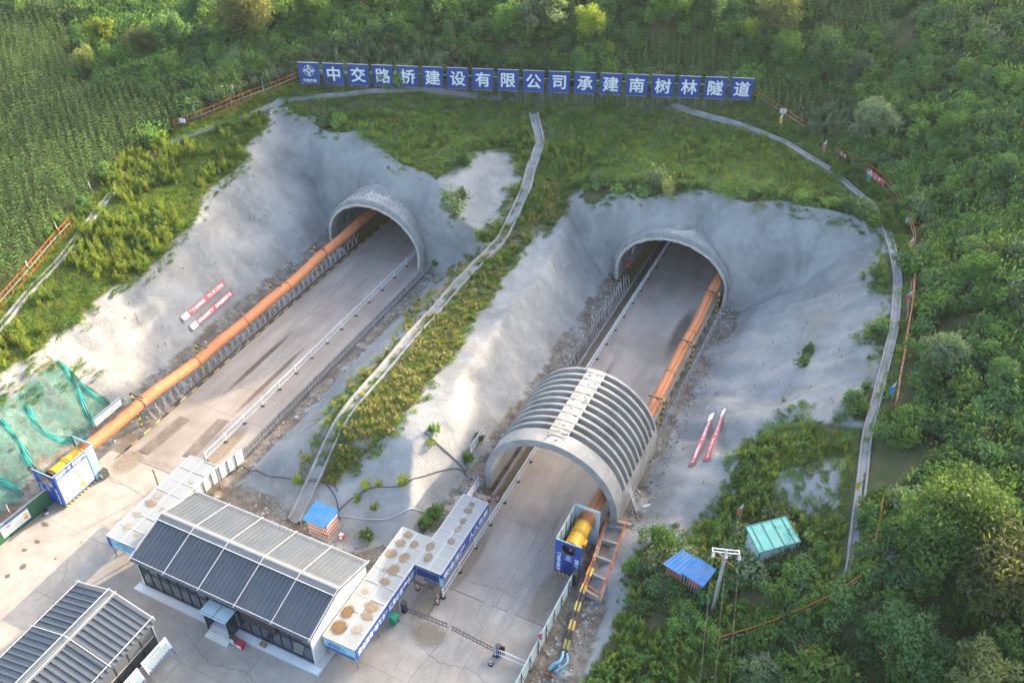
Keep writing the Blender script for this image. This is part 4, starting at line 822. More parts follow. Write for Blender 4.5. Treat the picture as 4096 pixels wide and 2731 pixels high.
k = MB(); k.box((-31.9, 31.835, 1.37), (-29.0, 31.845, 1.66), 'blue_letter'); k.build('print_band', wr)
k = MB()
for a, b in (((-28.78, zf0+.08), (-26.48, zf0+.1)), ((-28.78, zf1-.1), (-26.48, zf1-.08)), ((-28.78, zf0+.08), (-28.76, zf1-.08)), ((-26.5, zf0+.08), (-26.48, zf1-.08))): k.box((a[0], 41.07, a[1]), (b[0], 41.078, b[1]), 'letter')
k.build('print_border', wr)
ss = thing('post_sign', 'narrow blue mandatory sign on a striped pole at the walkway corner', 'sign', (-26.2, 40.95, 0)); k = MB(); k.tube([(-26.2, 40.95, 0), (-26.2, 40.95, 2.5)], .035, 'pole_band', 8); k.build('pole', ss); k = MB(); k.box((-26.45, 40.88, 1.5), (-26.0, 40.91, 2.6), 'pipe_blue'); k.build('panel', ss)
for z, m in ((2.35, 'letter'), (2.03, 'letter'), (1.72, 'white_paint')):
    k = MB()
    for i in range(14):
        a, b = 2*math.pi*i/14, 2*math.pi*(i+1)/14; k.poly([(-26.22+.10*math.cos(a), 40.872, z+.10*math.sin(a)), (-26.22+.14*math.cos(a), 40.872, z+.14*math.sin(a)), (-26.22+.14*math.cos(b), 40.872, z+.14*math.sin(b)), (-26.22+.10*math.cos(b), 40.872, z+.10*math.sin(b))], m)
    k.build('roundel', ss)

# ------------------------------------------------------------------ fan boxes
def fan(label, c, t0, t1, z, r):
    th = thing('tunnel_fan', label, 'fan', (c, t0, 0), 'yellow tunnel fans')
    k = MB(); k.tube([(c, t0, z), (c, t0+.25, z)], r*1.0, 'rust', 24, False); k.build('inlet_rim', th, True)
    k = MB(); k.tube([(c, t0+.25, z), (c, t0+.4, z), (c, t1-.5, z), (c, t1, z)], r*.98, 'yellow_fan', 26, False); k.build('casing', th, True)
    for t in (t0+.3, t0+1.75, t0+2.0, t1-.06): k = MB(); k.tube([(c, t-.05, z), (c, t+.05, z)], r*1.07, 'yellow_fan', 26); k.build('flange', th, True)
    k = MB(); k.tube([(c, t0+.12, z), (c, t0+.2, z)], r*.93, 'dark_steel', 24); g = k.build('grille', th)
    for i in range(12): a = math.pi*2*i/12; k = MB(); k.bar((c, t0+.08, z), (c+r*.95*math.cos(a), t0+.08, z+r*.95*math.sin(a)), .022, .022, 'rust'); k.build('spoke', g)
    k = MB(); k.tube([(c, t0+.03, z), (c, t0+.12, z)], .09, 'white_paint', 10); k.build('hub', g)
    for t in (t0+.6, t1-.6):
        for d in (-1, 1): k = MB(); k.bar((c+d*.75, t, 0), (c+d*.4, t, z-r*.85), .1, .1, 'rust'); k.build('leg', th)
        k = MB(); k.bar((c-.7, t, z-r-.02), (c+.7, t, z-r-.02), .12, .1, 'rust'); k.build('cradle', th)
    k = MB(); k.box((c+r*.8, t0+1.1, z-.35), (c+r*.8+.35, t0+1.7, z+.05), 'yellow_fan'); k.build('junction_box', th)
    k = MB(); k.tube([(c, t1-.02, z), (c-.05, t1+.9, z+.1)], r*.9, 'duct_seam', 20, False, r*1.0); k.build('duct_collar', th, True)
fan('yellow tunnel fan inside the left blue fan box', -64.6, 34.9, 38.5, 2.95, .80); fan('yellow tunnel fan inside the right blue fan box', -17.5, 48.2, 51.3, 2.8, .75)
fr = thing('fan_enclosure', 'blue fan box with white upright slogans beside the right road', 'fan box', (-17.4, 49.7, 0)); FX0, FX1, FY0, FY1, FZ = -18.6, -16.22, 47.55, 51.9, 4.5
W = [(-18.02, -16.83, 2.95, 4.15)]
def holed(mbk, x0, x1, z0, z1, y0, y1, hole, m):
    a, b, c, d = hole
    for lo, hi in (((x0, z0), (a, z1)), ((b, z0), (x1, z1)), ((a, z0), (b, c)), ((a, d), (b, z1))): mbk.box((lo[0], y0, lo[1]), (hi[0], y1, hi[1]), m)
k = MB(); holed(k, FX0, FX1, .28, FZ, FY0, FY0+.04, W[0], 'blue_sheet'); k.build('front_panel', fr)
k = MB(); k.box((FX0, FY0-.005, .0), (FX1, FY0+.045, .28), 'hazard'); k.build('hazard_strip', fr)
k = MB(); k.box((-17.85, FY0-.012, .3), (-16.98, FY0-.002, 2.15), 'deep_blue'); d_ = k.build('door', fr); k = MB(); k.box((-17.06, FY0-.03, 1.1), (-17.0, FY0-.012, 1.22), 'steel'); k.build('handle', d_)
k = MB(); k.box((FX0-.04, FY0, 0), (FX0, FY1, FZ), 'blue_sheet'); k.box((FX0, FY0+.05, .1), (FX0+.012, FY1, FZ-.02), 'pale_sheet'); k.build('side_panel', fr)
k = MB(); holed(k, FX0, FX1, 0, FZ, FY1-.04, FY1, (-18.3, -16.6, 1.9, 4.2), 'pale_sheet'); k.build('back_panel', fr)
for y in (48.6, 49.7, 50.8): k = MB(); k.box((FX0+.012, y, 0), (FX0+.07, y+.06, FZ), 'dark_steel'); k.build('post', fr)
for a, b in (((FX0, FY0), (FX1, FY0)), ((FX0, FY1), (FX1, FY1)), ((FX0, FY0), (FX0, FY1))): k = MB(); k.bar((*a, FZ+.02), (*b, FZ+.02), .07, .05, 'pale_sheet'); k.build('top_rail', fr)
k = MB(); emblem(k, (-17.4, FY0-.006, 2.62), (1, 0, 0), UP, .27, 'letter', 'blue_sheet'); k.build('emblem', fr)
k = MB(); write(k, '中国交建', (-17.4, FY0-.006, 2.27), (1, 0, 0), UP, .15, 'letter', .02, .62)
for i, ch in enumerate('树立安全意识'): write(k, ch, (-18.27, FY0-.006, 2.72-i*.41), (1, 0, 0), UP, .38, 'letter', .04)
for i, ch in enumerate('创建精品工程'): write(k, ch, (-16.62, FY0-.006, 2.55-i*.41), (1, 0, 0), UP, .38, 'letter', .04)
k.build('lettering', fr)
fl = thing('fan_enclosure', 'blue fan box with large white safety poster beside the left road', 'fan box', (-64.6, 36.7, 0)); GX0, GX1, GY0, GY1, GTOP = -66.0, -63.32, 34.25, 39.1, 4.2
k = MB(); holed(k, GX0, GX1, .25, GTOP, GY0, GY0+.04, (-65.45, -63.85, 2.6, 3.85), 'blue_sheet'); k.build('front_panel', fl)
k = MB(); k.box((GX0, GY0-.006, 0), (GX1, GY0+.045, .25), 'hazard'); k.build('hazard_strip', fl); k = MB(); k.box((GX1-.04, GY0, 0), (GX1+.006, GY1, .22), 'hazard'); k.build('hazard_strip', fl)
k = MB(); k.box((GX1-.04, GY0, .22), (GX1, GY1-.9, GTOP), 'blue_sheet'); k.build('side_panel', fl); k = MB(); k.box((GX1-.04, GY1-.9, .22), (GX1, GY1, GTOP), 'board_sky'); k.build('side_panel', fl)
k = MB(); k.box((GX1, GY0+.25, .45), (GX1+.012, GY1-1.05, GTOP-.75), 'board_white'); po = k.build('poster', fl); px = GX1+.016
def pprint(y0, y1, z0, z1, m, nm='print_block'): k = MB(); k.poly([(px, y0, z0), (px, y1, z0), (px, y1, z1), (px, y0, z1)], m); k.build(nm, po)
k = MB(); write(k, '安全高于一切', (px-.01, GY0+1.15, GTOP-.38), (0, 1, 0), UP, .46, 'letter', .04, 1.75); write(k, '责任重于泰山', (px-.01, GY0+3.1, GTOP-.38), (0, 1, 0), UP, .46, 'letter', .04, 1.7); write(k, '非工作人员', (px, GY0+2.75, GTOP-1.02), (0, 1, 0), UP, .34, 'red_letter', .02, 1.45); write(k, '禁止入内', (px, GY0+2.75, GTOP-1.42), (0, 1, 0), UP, .34, 'red_letter', .02, 1.3); k.build('lettering', fl)
for i in range(4):
    y, z = GY0+.55+i*.34, GTOP-1.0; k = MB(); k.poly([(px, y-.12, z-.1), (px, y+.12, z-.1), (px, y, z+.12)], 'warn_yellow'); k.build('warning_mark', po)
    for dz, m in ((-.38, 'red_letter'), (-.75, 'blue_letter')):
        k = MB()
        for q in range(12):
            a, b = 2*math.pi*q/12, 2*math.pi*(q+1)/12; k.poly([(px, y+r_*math.cos(c_), z+dz+r_*math.sin(c_)) for r_, c_ in ((.07, a), (.12, a), (.12, b), (.07, b))], m)
        k.build('mandatory_mark', po)
for j in range(12): pprint(GY0+.4, GY0+1.75-(j % 3)*.12, .7+j*.1, .715+j*.1, 'print_grey', 'text_line')
for y in range(3):
    for z in range(4): pprint(GY0+3.15+y*.2, GY0+3.3+y*.2, 1.0+z*.42, 1.3+z*.42, random.choice(('print_grey', 'board_white', 'print_green')), 'notice_print')
pprint(GY0+2.3, GY0+2.75, .75, 1.35, 'warn_yellow'); pprint(GY0+2.3, GY0+2.7, 2.05, 2.3, 'warn_yellow'); pprint(GY0+2.2, GY0+2.9, 1.55, 1.75, 'print_grey')
k = MB(); holed(k, GX0, GX1, 1.0, GTOP, GY1-.04, GY1, (-65.7, -63.6, 1.9, 3.95), 'pale_sheet'); k.build('back_panel', fl)
for a, b in (((GX0, GY0), (GX1, GY0)), ((GX0, GY1), (GX1, GY1)), ((GX1, GY0), (GX1, GY1))): k = MB(); k.bar((*a, GTOP+.02), (*b, GTOP+.02), .07, .05, 'pale_sheet'); k.build('top_rail', fl)
for x, y in ((GX0+.04, GY0+.08), (GX0+.04, GY1-.08)): k = MB(); k.box((x-.04, y-.04, 0), (x+.04, y+.04, GTOP), 'dark_steel'); k.build('post', fl)
k = MB(); emblem(k, (-64.66, GY0-.006, 2.3), (1, 0, 0), UP, .25, 'letter', 'blue_sheet'); k.build('emblem', fl); k = MB(); write(k, '中国交建', (-64.66, GY0-.006, 1.95), (1, 0, 0), UP, .14, 'letter', .02)
for i, ch in enumerate('树立安全意识'): write(k, ch, (-65.62, GY0-.006, 2.4-i*.36), (1, 0, 0), UP, .33, 'letter', .04)
for i, ch in enumerate('创建精品工程'): write(k, ch, (-63.62, GY0-.006, 2.4-i*.36), (1, 0, 0), UP, .33, 'letter', .04)
k.build('lettering', fl)
small_box('power_cabinet', 'dark steel cabinet at the right end of the left fan box', 'cabinet', (-63.3, 38.6, 0), (-62.75, 39.3, .85), 'dark_steel')

# ------------------------------------------------------------------ hoardings
gh = thing('green_hoarding', 'dark green hoarding at the left edge of the yard', 'hoarding', (-65.3, 28, 0))
for i in range(5):
    t1 = 34.2-i*3.0; t0 = t1-3.0; f = lambda t: -65.0-.06*(34-t)
    k = MB(); k.hexa([(f(t0), t0+.01, 0), (f(t0)+.05, t0+.01, 0), (f(t1)+.05, t1-.01, 0), (f(t1), t1-.01, 0)], [(f(t0), t0+.01, 2), (f(t0)+.05, t0+.01, 2), (f(t1)+.05, t1-.01, 2), (f(t1), t1-.01, 2)], 'green_hoarding'); k.build('panel', gh)
    k = MB(); k.bar((f(t0)+.03, t0, 2.02), (f(t1)+.03, t1, 2.02), .08, .05, 'offwhite'); k.build('top_rail', gh)
for t0, t1, lb, kind in ((29.0, 31.9, 'white notice board with blue header on the green hoarding', 0), (25.8, 28.3, 'pale notice board at the left picture edge on the green hoarding', 1)):
    th = thing('notice_board', lb, 'notice board', (-65, t0, .4), 'boards on the green hoarding'); g = lambda t, e=.07: -65.0-.06*(34-t)+e
    k = MB(); k.hexa([(g(t0, .055), t0, .4), (g(t0), t0, .4), (g(t1), t1, .4), (g(t1, .055), t1, .4)], [(g(t0, .055), t0, 1.85), (g(t0), t0, 1.85), (g(t1), t1, 1.85), (g(t1, .055), t1, 1.85)], 'board_white' if kind == 0 else 'offwhite'); k.build('panel', th)
    def gq(a, b, z0, z1, m, nm): k = MB(); k.poly([(g(a, .076), a, z0), (g(b, .076), b, z0), (g(b, .076), b, z1), (g(a, .076), a, z1)], m); k.build(nm, th)
    if kind == 0:
        gq(t0, t1, 1.62, 1.85, 'blue_letter', 'header_band'); gq(t0+.15, t0+1.0, 1.22, 1.3, 'red_letter', 'red_line'); gq(t1-.6, t1-.2, .72, .88, 'red_letter', 'red_block'); gq(t1-.6, t1-.2, .95, 1.3, 'warn_yellow', 'warning_mark')
        for j in range(8): gq(t0+(.15 if j < 4 else 1.15), t0+(.95 if j < 4 else 2.1), .62+.13*(j % 4), .645+.13*(j % 4), 'print_grey', 'text_line')
        k = MB(); write(k, '隧道施工安全风险告知牌', (g((t0+t1)/2-.2, .076), (t0+t1)/2-.2, 1.47), (-.06, 1, 0), UP, .13, 'print_dark', .02); k.build('lettering', th)
    else:
        for j in range(5): gq(t0+.3, t1-.3-(j % 2)*.5, .8+.17*j, .84+.17*j, 'red_letter' if j > 2 else 'print_grey', 'text_line')
pl = thing('plank', 'long plank leaning at the foot of the green hoarding', 'plank', (-64.8, 30, .1)); k = MB(); k.bar((-64.95, 29.3, .04), (-64.6, 33.0, .3), .22, .05, 'steel_plate'); k.build('board', pl)
bk = thing('bucket', 'paint bucket beside the green hoarding and left fan box', 'bucket', (-64.4, 33.0, 0)); k = MB(); k.tube([(-64.4, 33, 0), (-64.4, 33, .45)], .2, 'offwhite', 14, True, .24); k.build('body', bk, True); k = MB(); k.tube([(-64.4, 33, .45), (-64.4, 33, .49)], .25, 'black_rubber', 14); k.build('rim', bk)
def pale_hoarding(label, name, pts, h, m, pw_, back, brace=True):
    P = np.array(pts, float); seg = np.linalg.norm(np.diff(P, axis=0), axis=1).sum(); n = max(1, round(seg/pw_)); th = thing(name, label, 'hoarding', (*P[0], 0))
    u = np.concatenate([[0], np.cumsum(np.linalg.norm(np.diff(P, axis=0), axis=1))]); q = lambda d: np.array([np.interp(d, u, P[:, 0]), np.interp(d, u, P[:, 1])])
    for i in range(n):
        a, b = q(seg*i/n), q(seg*(i+1)/n); d = (b-a)/np.linalg.norm(b-a); nn = np.array([d[1], -d[0]])*.03; a = a+d*.012; b = b-d*.012
        k = MB(); k.hexa([(*a, .05), (*(a+nn), .05), (*(b+nn), .05), (*b, .05)], [(*a, h), (*(a+nn), h), (*(b+nn), h), (*b, h)], m); k.build('panel', th)
        k = MB(); o_ = a+nn*back*2.2; k.bar((*o_, 0), (*o_, h+.03), .06, .06, 'dark_steel'); k.build('post', th)
        if brace: k = MB(); e = o_+nn/.03*back*.9; k.bar((*o_, h*.75), (*e, .02), .04, .04, 'dark_steel'); k.build('brace', th)
    k = MB(); k.bar((*q(0), h+.02), (*q(seg), h+.02), .06, .04, 'offwhite'); k.build('top_rail', th)
    return th
pale_hoarding('pale blue sheet hoarding along the right edge of the yard', 'sheet_hoarding', [(-16.62, 31.5), (-16.6, 47.4)], 1.85, 'pale_sheet', 1.6, 1)
pale_hoarding('white panel hoarding behind the office house beside the left road', 'sheet_hoarding', [(-52.95, 40.6), (-52.05, 46.6)], 1.7, 'white_paint', 1.1, 1, False)
tp = thing('folded_tarpaulin', 'dark tarpaulin draped over the end of the pale hoarding', 'tarpaulin', (-16.45, 47.0, 0)); k = MB(); k.hexa([(-16.75, 46.6, .5), (-16.2, 46.6, .4), (-16.2, 47.35, .4), (-16.75, 47.35, .5)], [(-16.72, 46.6, 1.95), (-16.3, 46.65, 1.9), (-16.3, 47.3, 1.92), (-16.72, 47.35, 1.95)], 'frame_dark'); k.build('cloth', tp)

# ------------------------------------------------------------------ cage shed with blue roof
def roof_sheet(th, c4, m, ribs, ribm=None, part='roof', rw=.06):
    """flat sheet roof from four corners a,b,c,d with raised ribs running a->d"""
    a, b, c, d = [Vector(p) for p in c4]; k = MB(); k.hexa([a-Vector((0, 0, .05)), b-Vector((0, 0, .05)), c-Vector((0, 0, .05)), d-Vector((0, 0, .05))], [a, b, c, d], m); o = k.build(part, th)
    for i in range(ribs):
        f = (i+.5)/ribs; p, q = a+(b-a)*f, d+(c-d)*f; k = MB(); k.bar(p+Vector((0, 0, .02)), q+Vector((0, 0, .02)), rw, .05, ribm or m); k.build('roof_rib', o)
    return o
cg = thing('cage_shed', 'small caged shed with blue roof and red and white bars behind the house', 'shed', (-39.6, 42.5, 0)); cx0, cx1, cy0, cy1 = -40.7, -38.5, 41.75, 43.3; ch = 2.15
roof_sheet(cg, [(cx0-.3, cy0-.3, ch), (cx1+.05, cy0-.3, ch), (cx1+.05, cy1+.3, ch+.35), (cx0-.3, cy1+.3, ch+.35)], 'blue_roof', 7)
k = MB(); k.box((cx1+.0, cy0-.25, ch-.12), (cx1+.06, cy1+.3, ch+.1), 'blue_letter'); k.build('fascia', cg); k = MB(); write(k, '配电重地闲人免进', (cx1+.066, (cy0+cy1)/2, ch-.01), (0, 1, 0), UP, .2, 'letter', .03, 1.6); k.build('lettering', cg)
cb_me = src(MB().box((-.028, -.028, .05), (.028, .028, ch-.02), 'cage_bar'), 'cage_bar')
for i in range(12): x = cx0+(cx1-cx0)*i/11; put(cb_me, 'bar', cg, (x, cy0, 0)); put(cb_me, 'bar', cg, (x, cy1, 0))
for i in range(1, 9): y = cy0+(cy1-cy0)*i/9; put(cb_me, 'bar', cg, (cx1, y, 0)); put(cb_me, 'bar', cg, (cx0, y, 0))
for z in (.1, 1.0, ch-.03):
    for a, b in (((cx0, cy0), (cx1, cy0)), ((cx1, cy0), (cx1, cy1)), ((cx0, cy1), (cx1, cy1)), ((cx0, cy0), (cx0, cy1))): k = MB(); k.bar((*a, z), (*b, z), .05, .05, 'offwhite'); k.build('frame_rail', cg)
ct = thing('power_cabinet', 'orange power cabinet inside the blue roofed cage', 'cabinet', (-39.2, 42.4, .2)); k = MB(); k.box((-39.75, 42.1, .45), (-38.85, 42.7, 1.75), 'orange_paint'); k.build('case', ct); k = MB(); k.box((-39.7, 42.08, .5), (-39.32, 42.099, 1.7), 'yellow_fan'); k.box((-39.28, 42.08, .5), (-38.9, 42.099, 1.7), 'yellow_fan'); k.build('door', ct); k = MB(); k.box((-39.7, 42.15, .0), (-38.9, 42.65, .45), 'dark_steel'); k.build('stand', ct)
small_box('fire_box', 'small red box with pale top beside the cage shed', 'fire box', (-37.9, 42.4, zt(-37.7, 42.5)), (-37.5, 42.75, zt(-37.7, 42.5)+.6), 'hydrant', extra='offwhite')

# ------------------------------------------------------------------ barrier gates, cones, bin
def gate(label, bx, by, x1, y1, z=1.05):
    th = thing('barrier_gate', label, 'barrier gate', (bx, by, 0), 'barrier gates')
    k = MB(); k.box((bx-.2, by-.18, 0), (bx+.2, by+.18, 1.25), 'frame_dark'); k.build('motor_box', th); k = MB(); k.box((bx-.12, by-.19, .5), (bx+.12, by-.181, .95), 'blue_sheet'); k.build('sticker', th); k = MB(); k.box((bx-.22, by-.2, 1.25), (bx+.22, by+.2, 1.31), 'dark_steel'); k.build('lid', th)
    for dz in (0, -.42): k = MB(); k.bar((bx, by-.24, z+dz), (x1, y1-.24, z+dz-.05), .05, .07, 'gate_bar' if dz == 0 else 'gate_bar'); k.build('boom', th)
    n = 13
    for i in range(n): f = (i+.6)/n; x, y = bx+(x1-bx)*f, by-.24+(y1-by)*f; k = MB(); k.bar((x, y, z+.14-.05*f), (x, y, z-.55-.05*f), .035, .035, 'gate_bar'); k.build('upright', th)
gate('dark barrier gate beside the green bin and blue slogan walkway', -28.45, 38.25, -24.2, 38.4); gate('dark barrier gate beside the short white railing', -19.45, 38.0, -23.8, 38.35)
cbx = thing('card_reader', 'wooden backed post box beside the right barrier gate', 'post box', (-19.05, 38.2, 0)); k = MB(); k.box((-19.15, 38.1, 0), (-18.95, 38.3, 1.2), 'wood'); k.build('post', cbx); k = MB(); k.box((-19.2, 38.05, .8), (-18.9, 38.1, 1.3), 'frame_dark'); k.build('panel', cbx)
gl = thing('barrier_gate', 'raised dark barrier boom standing upright beside the left walkway', 'barrier gate', (-57.1, 40, 0)); k = MB(); k.bar((-57.1, 40, .1), (-57.1, 40.0, 2.7), .07, .07, 'gate_bar'); k.build('boom', gl); k = MB(); k.box((-57.3, 39.8, 0), (-56.9, 40.2, .3), 'frame_dark'); k.build('base', gl)
for i in range(8): k = MB(); k.bar((-57.1, 40, .5+i*.28), (-56.88, 40.05, .5+i*.28), .04, .04, 'gate_bar'); k.build('upright', gl)
def cone(label, x, y, z=0):
    th = thing('traffic_cone', label, 'traffic cone', (x, y, z), 'traffic cones')
    k = MB(); k.hexa([(x-.2, y-.2, z), (x+.2, y-.2, z), (x+.2, y+.2, z), (x-.2, y+.2, z)], [(x-.18, y-.18, z+.05), (x+.18, y-.18, z+.05), (x+.18, y+.18, z+.05), (x-.18, y+.18, z+.05)], 'black_rubber'); k.build('base', th)
    k = MB(); k.tube([(x, y, z+.05), (x, y, z+.75)], .15, 'cone_band', 14, True, .035); k.build('body', th, True); k = MB(); k.tube([(x, y, z+.75), (x, y, z+.8)], .04, 'black_rubber', 10); k.build('tip', th)
for (x, y), lb in zip([(-28.2, 52.2), (-27.55, 52.5), (-26.85, 52.85), (-28.6, 41.0-.25), (-26.55, 41.55-.9), (-19.6, 36.95), (-26.35, 40.2)], ['leftmost of three striped cones before the ribbed arch', 'middle of three striped cones before the ribbed arch', 'rightmost of three striped cones before the ribbed arch', 'striped cone in the inner corner of the blue slogan walkway', 'striped cone behind the end post of the long white railing', 'striped cone at the bottom beside the short white railing', 'striped cone half hidden at the near end of the long white railing']): cone(lb, x, y)
wb = thing('wheelie_bin', 'green wheelie bin under the blue slogan board', 'bin', (-28.6, 36.9, 0)); k = MB(); k.hexa([(-28.85, 36.65, .08), (-28.4, 36.65, .08), (-28.4, 37.15, .08), (-28.85, 37.15, .08)], [(-28.92, 36.55, .98), (-28.3, 36.55, .98), (-28.3, 37.25, .98), (-28.92, 37.25, .98)], 'bin_green'); k.build('body', wb)
k = MB(); k.hexa([(-28.95, 36.52, .98), (-28.27, 36.52, .98), (-28.27, 37.28, .98), (-28.95, 37.28, .98)], [(-28.9, 36.58, 1.08), (-28.32, 36.58, 1.08), (-28.32, 37.22, 1.05), (-28.9, 37.22, 1.05)], 'bin_green'); k.build('lid', wb)
for x in (-28.85, -28.42): k = MB(); k.tube([(x, 37.2, .1), (x+.06, 37.2, .1)], .1, 'black_rubber', 12); k.build('wheel', wb)
k = MB(); k.bar((-28.85, 37.33, .95), (-28.4, 37.33, .95), .04, .04, 'bin_green'); k.build('handle', wb)

# ------------------------------------------------------------------ sediment tank and pipes beside the right road
sk = thing('sediment_tank', 'concrete sediment tank in four cells with orange railing beside the arch', 'tank', (-15.3, 50, 0)); TA, TB_, TC, TD = Vector((-16.3, 54.2, 0)), Vector((-14.5, 54.5, 0)), Vector((-15.35, 46.3, 0)), Vector((-13.75, 46.0, 0)); hz_ = .75
Lp = lambda f: TC+(TA-TC)*f
Rp = lambda f: TD+(TB_-TD)*f
def wall(a, b, w_, z0, z1, m, nm, p): k = MB(); k.bar(Vector((a.x, a.y, (z0+z1)/2)), Vector((b.x, b.y, (z0+z1)/2)), w_, z1-z0, m); return k.build(nm, p)
wall(TC, TA, .2, -.6, hz_, 'pale_concrete', 'side_wall', sk); wall(TD, TB_, .2, -.6, hz_-.05, 'pale_concrete', 'side_wall', sk)
for f in (0.02, .26, .5, .75, .98): wall(Lp(f)+Vector((.1, 0, 0)), Rp(f)-Vector((.1, 0, 0)), .2, -.6, hz_-.02, 'pale_concrete', 'cross_wall', sk)
for f0, f1, zz, m in ((.02, .26, .05, 'mud'), (.26, .5, .15, 'dust_mid'), (.5, .75, .2, 'mud'), (.75, .98, .3, 'rubble')):
    k = MB(); a, b, c, d = Lp(f0), Rp(f0), Rp(f1), Lp(f1); k.poly([(a.x, a.y, zz), (b.x, b.y, zz), (c.x, c.y, zz), (d.x, d.y, zz)], m); k.build('sludge', sk)
rl = thing('orange_railing', 'orange safety railing round the sediment tank', 'railing', (-15.3, 50, .7))
for P_ in (Lp, Rp):
    pr_ = [P_(f) for f in (0, .2, .4, .6, .8, 1)]
    for p in pr_: k = MB(); k.bar((p.x, p.y, .7), (p.x, p.y, 1.75), .06, .06, 'orange_paint'); k.build('post', rl)
    for z in (.85, 1.72): k = MB(); k.bar((pr_[0].x, pr_[0].y, z), (pr_[-1].x, pr_[-1].y, z), .05, .07, 'orange_paint'); k.build('rail', rl)
for f in (0, 1):
    for z in (.85, 1.72): k = MB(); a, b = Lp(f), Rp(f); k.bar((a.x, a.y, z), (b.x, b.y, z), .05, .07, 'orange_paint'); k.build('rail', rl)
for f in (.45, .58): k = MB(); p = Lp(f); k.box((p.x-.06, p.y-.3, 1.0), (p.x-.035, p.y+.3, 1.5), 'board_white'); k.build('notice', rl)
bm = thing('concrete_beam', 'pale concrete beam lying across the head of the sediment tank', 'beam', (-15.4, 54.6, .9)); k = MB(); k.bar((-16.7, 54.45, .9), (-14.1, 54.75, .95), .25, .22, 'pale_concrete'); k.build('beam_body', bm)
for i, (dx, lb) in enumerate(((0, 'left of two striped pipes running beside the pale hoarding'), (.32, 'right of two striped pipes running beside the pale hoarding'))):
    th = thing('striped_pipe', lb, 'pipe', (-15.6+dx, 46, .3), 'striped water pipes'); k = MB(); k.tube([(-15.85+dx, 49.5, .9), (-15.6+dx, 46, .75), (-15.2+dx, 43, .5), (-14.75+dx, 40.3, .35)], .11, 'hazard_pipe', 10); k.build('pipe_body', th, True)
for i, pts in enumerate(([(-14.72, 40.3, .35), (-14.55, 39.7, .45), (-14.6, 39.1, .5), (-15.0, 38.9, .4), (-15.15, 38.2, .2)], [(-14.4, 40.3, .35), (-14.05, 39.8, .45), (-14.0, 39.2, .5), (-14.35, 38.8, .4), (-14.7, 38.3, .2)])):
    th = thing('blue_hose', ('thick blue hose bend at the end of the left striped pipe', 'thin blue hose bend at the end of the right striped pipe')[i], 'hose', pts[0], 'blue hoses'); k = MB(); P = smooth_path(pts, .15); k.tube(P, .13 if i == 0 else .10, 'pipe_blue', 10); k.build('hose_body', th, True); k = MB(); k.tube([pts[-1], (pts[-1][0]-.02, pts[-1][1]-.3, .12)], .16, 'rust', 10); k.build('coupling', th)

# ------------------------------------------------------------------ information boards along the cuts
def info_board(label, s, t0, t1, z0, z1, zg, face=1):
    th = thing('information_board', label, 'information board', (s, (t0+t1)/2, zg), 'information boards'); x = s+.03*face
    k = MB(); k.box((s-.025, t0, z0), (s+.025, t1, z1), 'board_white'); k.build('panel', th); h = z1-z0
    k = MB(); k.poly([(x, t0, z1-h*.2), (x, t1, z1-h*.2), (x, t1, z1), (x, t0, z1)], 'blue_letter'); k.build('header_band', th)
    for i in range(5): y = t1-.25-.22*i; k = MB(); k.poly([(x, y-.08, z0+h*.5), (x, y+.08, z0+h*.5), (x, y, z0+h*.7)], 'warn_yellow' if i % 2 else 'red_letter'); k.build('warning_mark', th)
    for j in range(3): k = MB(); y = t0+.25+j*(t1-t0)*.24; k.poly([(x, y, z0+h*.15), (x, y+.5, z0+h*.15), (x, y+.5, z0+h*.62), (x, y, z0+h*.62)], 'print_grey'); k.build('text_block', th)
    for y in np.linspace(t0+.1, t1-.1, 5): k = MB(); k.bar((s-.04, y, zg-.2), (s-.04, y, z1), .035, .035, 'steel'); k.build('leg', th)
info_board('white information board with blue header behind the left orange duct', -68.1, 43.2, 46.8, 1.15, 2.15, zt(-68.1, 45)); info_board('white information board at the foot of the slope left of the ribbed arch', -31.6, 56.4, 59.6, 1.1, 2.1, zt(-31.6, 58)); info_board('white information board behind the far end of the blue slogan walkway', -28.9, 50.3, 53.0, 1.1, 2.1, 0)

# ------------------------------------------------------------------ plates, netting, banners
for i, (q, lb) in enumerate((([(-62.63, 43.07), (-61.35, 43.1), (-61.05, 48.94), (-62.4, 48.89)], 'left of two worn steel plates lying on the left road'), ([(-58.16, 44.51), (-56.93, 44.67), (-57.2, 50.6), (-58.5, 50.32)], 'right of two worn steel plates lying on the left road'))):
    th = thing('steel_plate', lb, 'steel plate', (*q[0], .02), 'steel plates on the left road'); k = MB(); k.hexa([(*p, .005) for p in q], [(*p, .045) for p in q], 'steel_plate'); k.build('plate', th)
def netmat():
    m = mat('net_mesh', (.03, .36, .32), .8, .3, 1.2); t = m.node_tree; b = t.nodes['Principled BSDF']; L = t.links.new; ge = nd(t, 'ShaderNodeNewGeometry'); n = nd(t, 'ShaderNodeTexNoise'); n.inputs['Scale'].default_value = 1.2; n.inputs['Detail'].default_value = 10; n.inputs['Roughness'].default_value = .85; L(ge.outputs['Position'], n.inputs['Vector'])
    r = nd(t, 'ShaderNodeMapRange'); L(n.outputs['Fac'], r.inputs[0]); r.inputs[1].default_value = .40; r.inputs[2].default_value = .75; r.inputs[3].default_value = .12; r.inputs[4].default_value = .58; L(r.outputs[0], b.inputs['Alpha'])
netmat()
nt_ = thing('slope_netting', 'torn teal netting spread over the bank above the left fan box', 'netting', (-71, 43, 2))
gs, gt = np.meshgrid(np.arange(-84, -66.2, .45), np.arange(24, 52, .45)); gz = terrain(gs, gt); pv = sight(np.stack([gs, gt, gz], -1)); inn = in_poly(pv, R_NET); gz = gz+.14+np.abs(fbm(gs, gt, 1.4, 3, 88))*.5
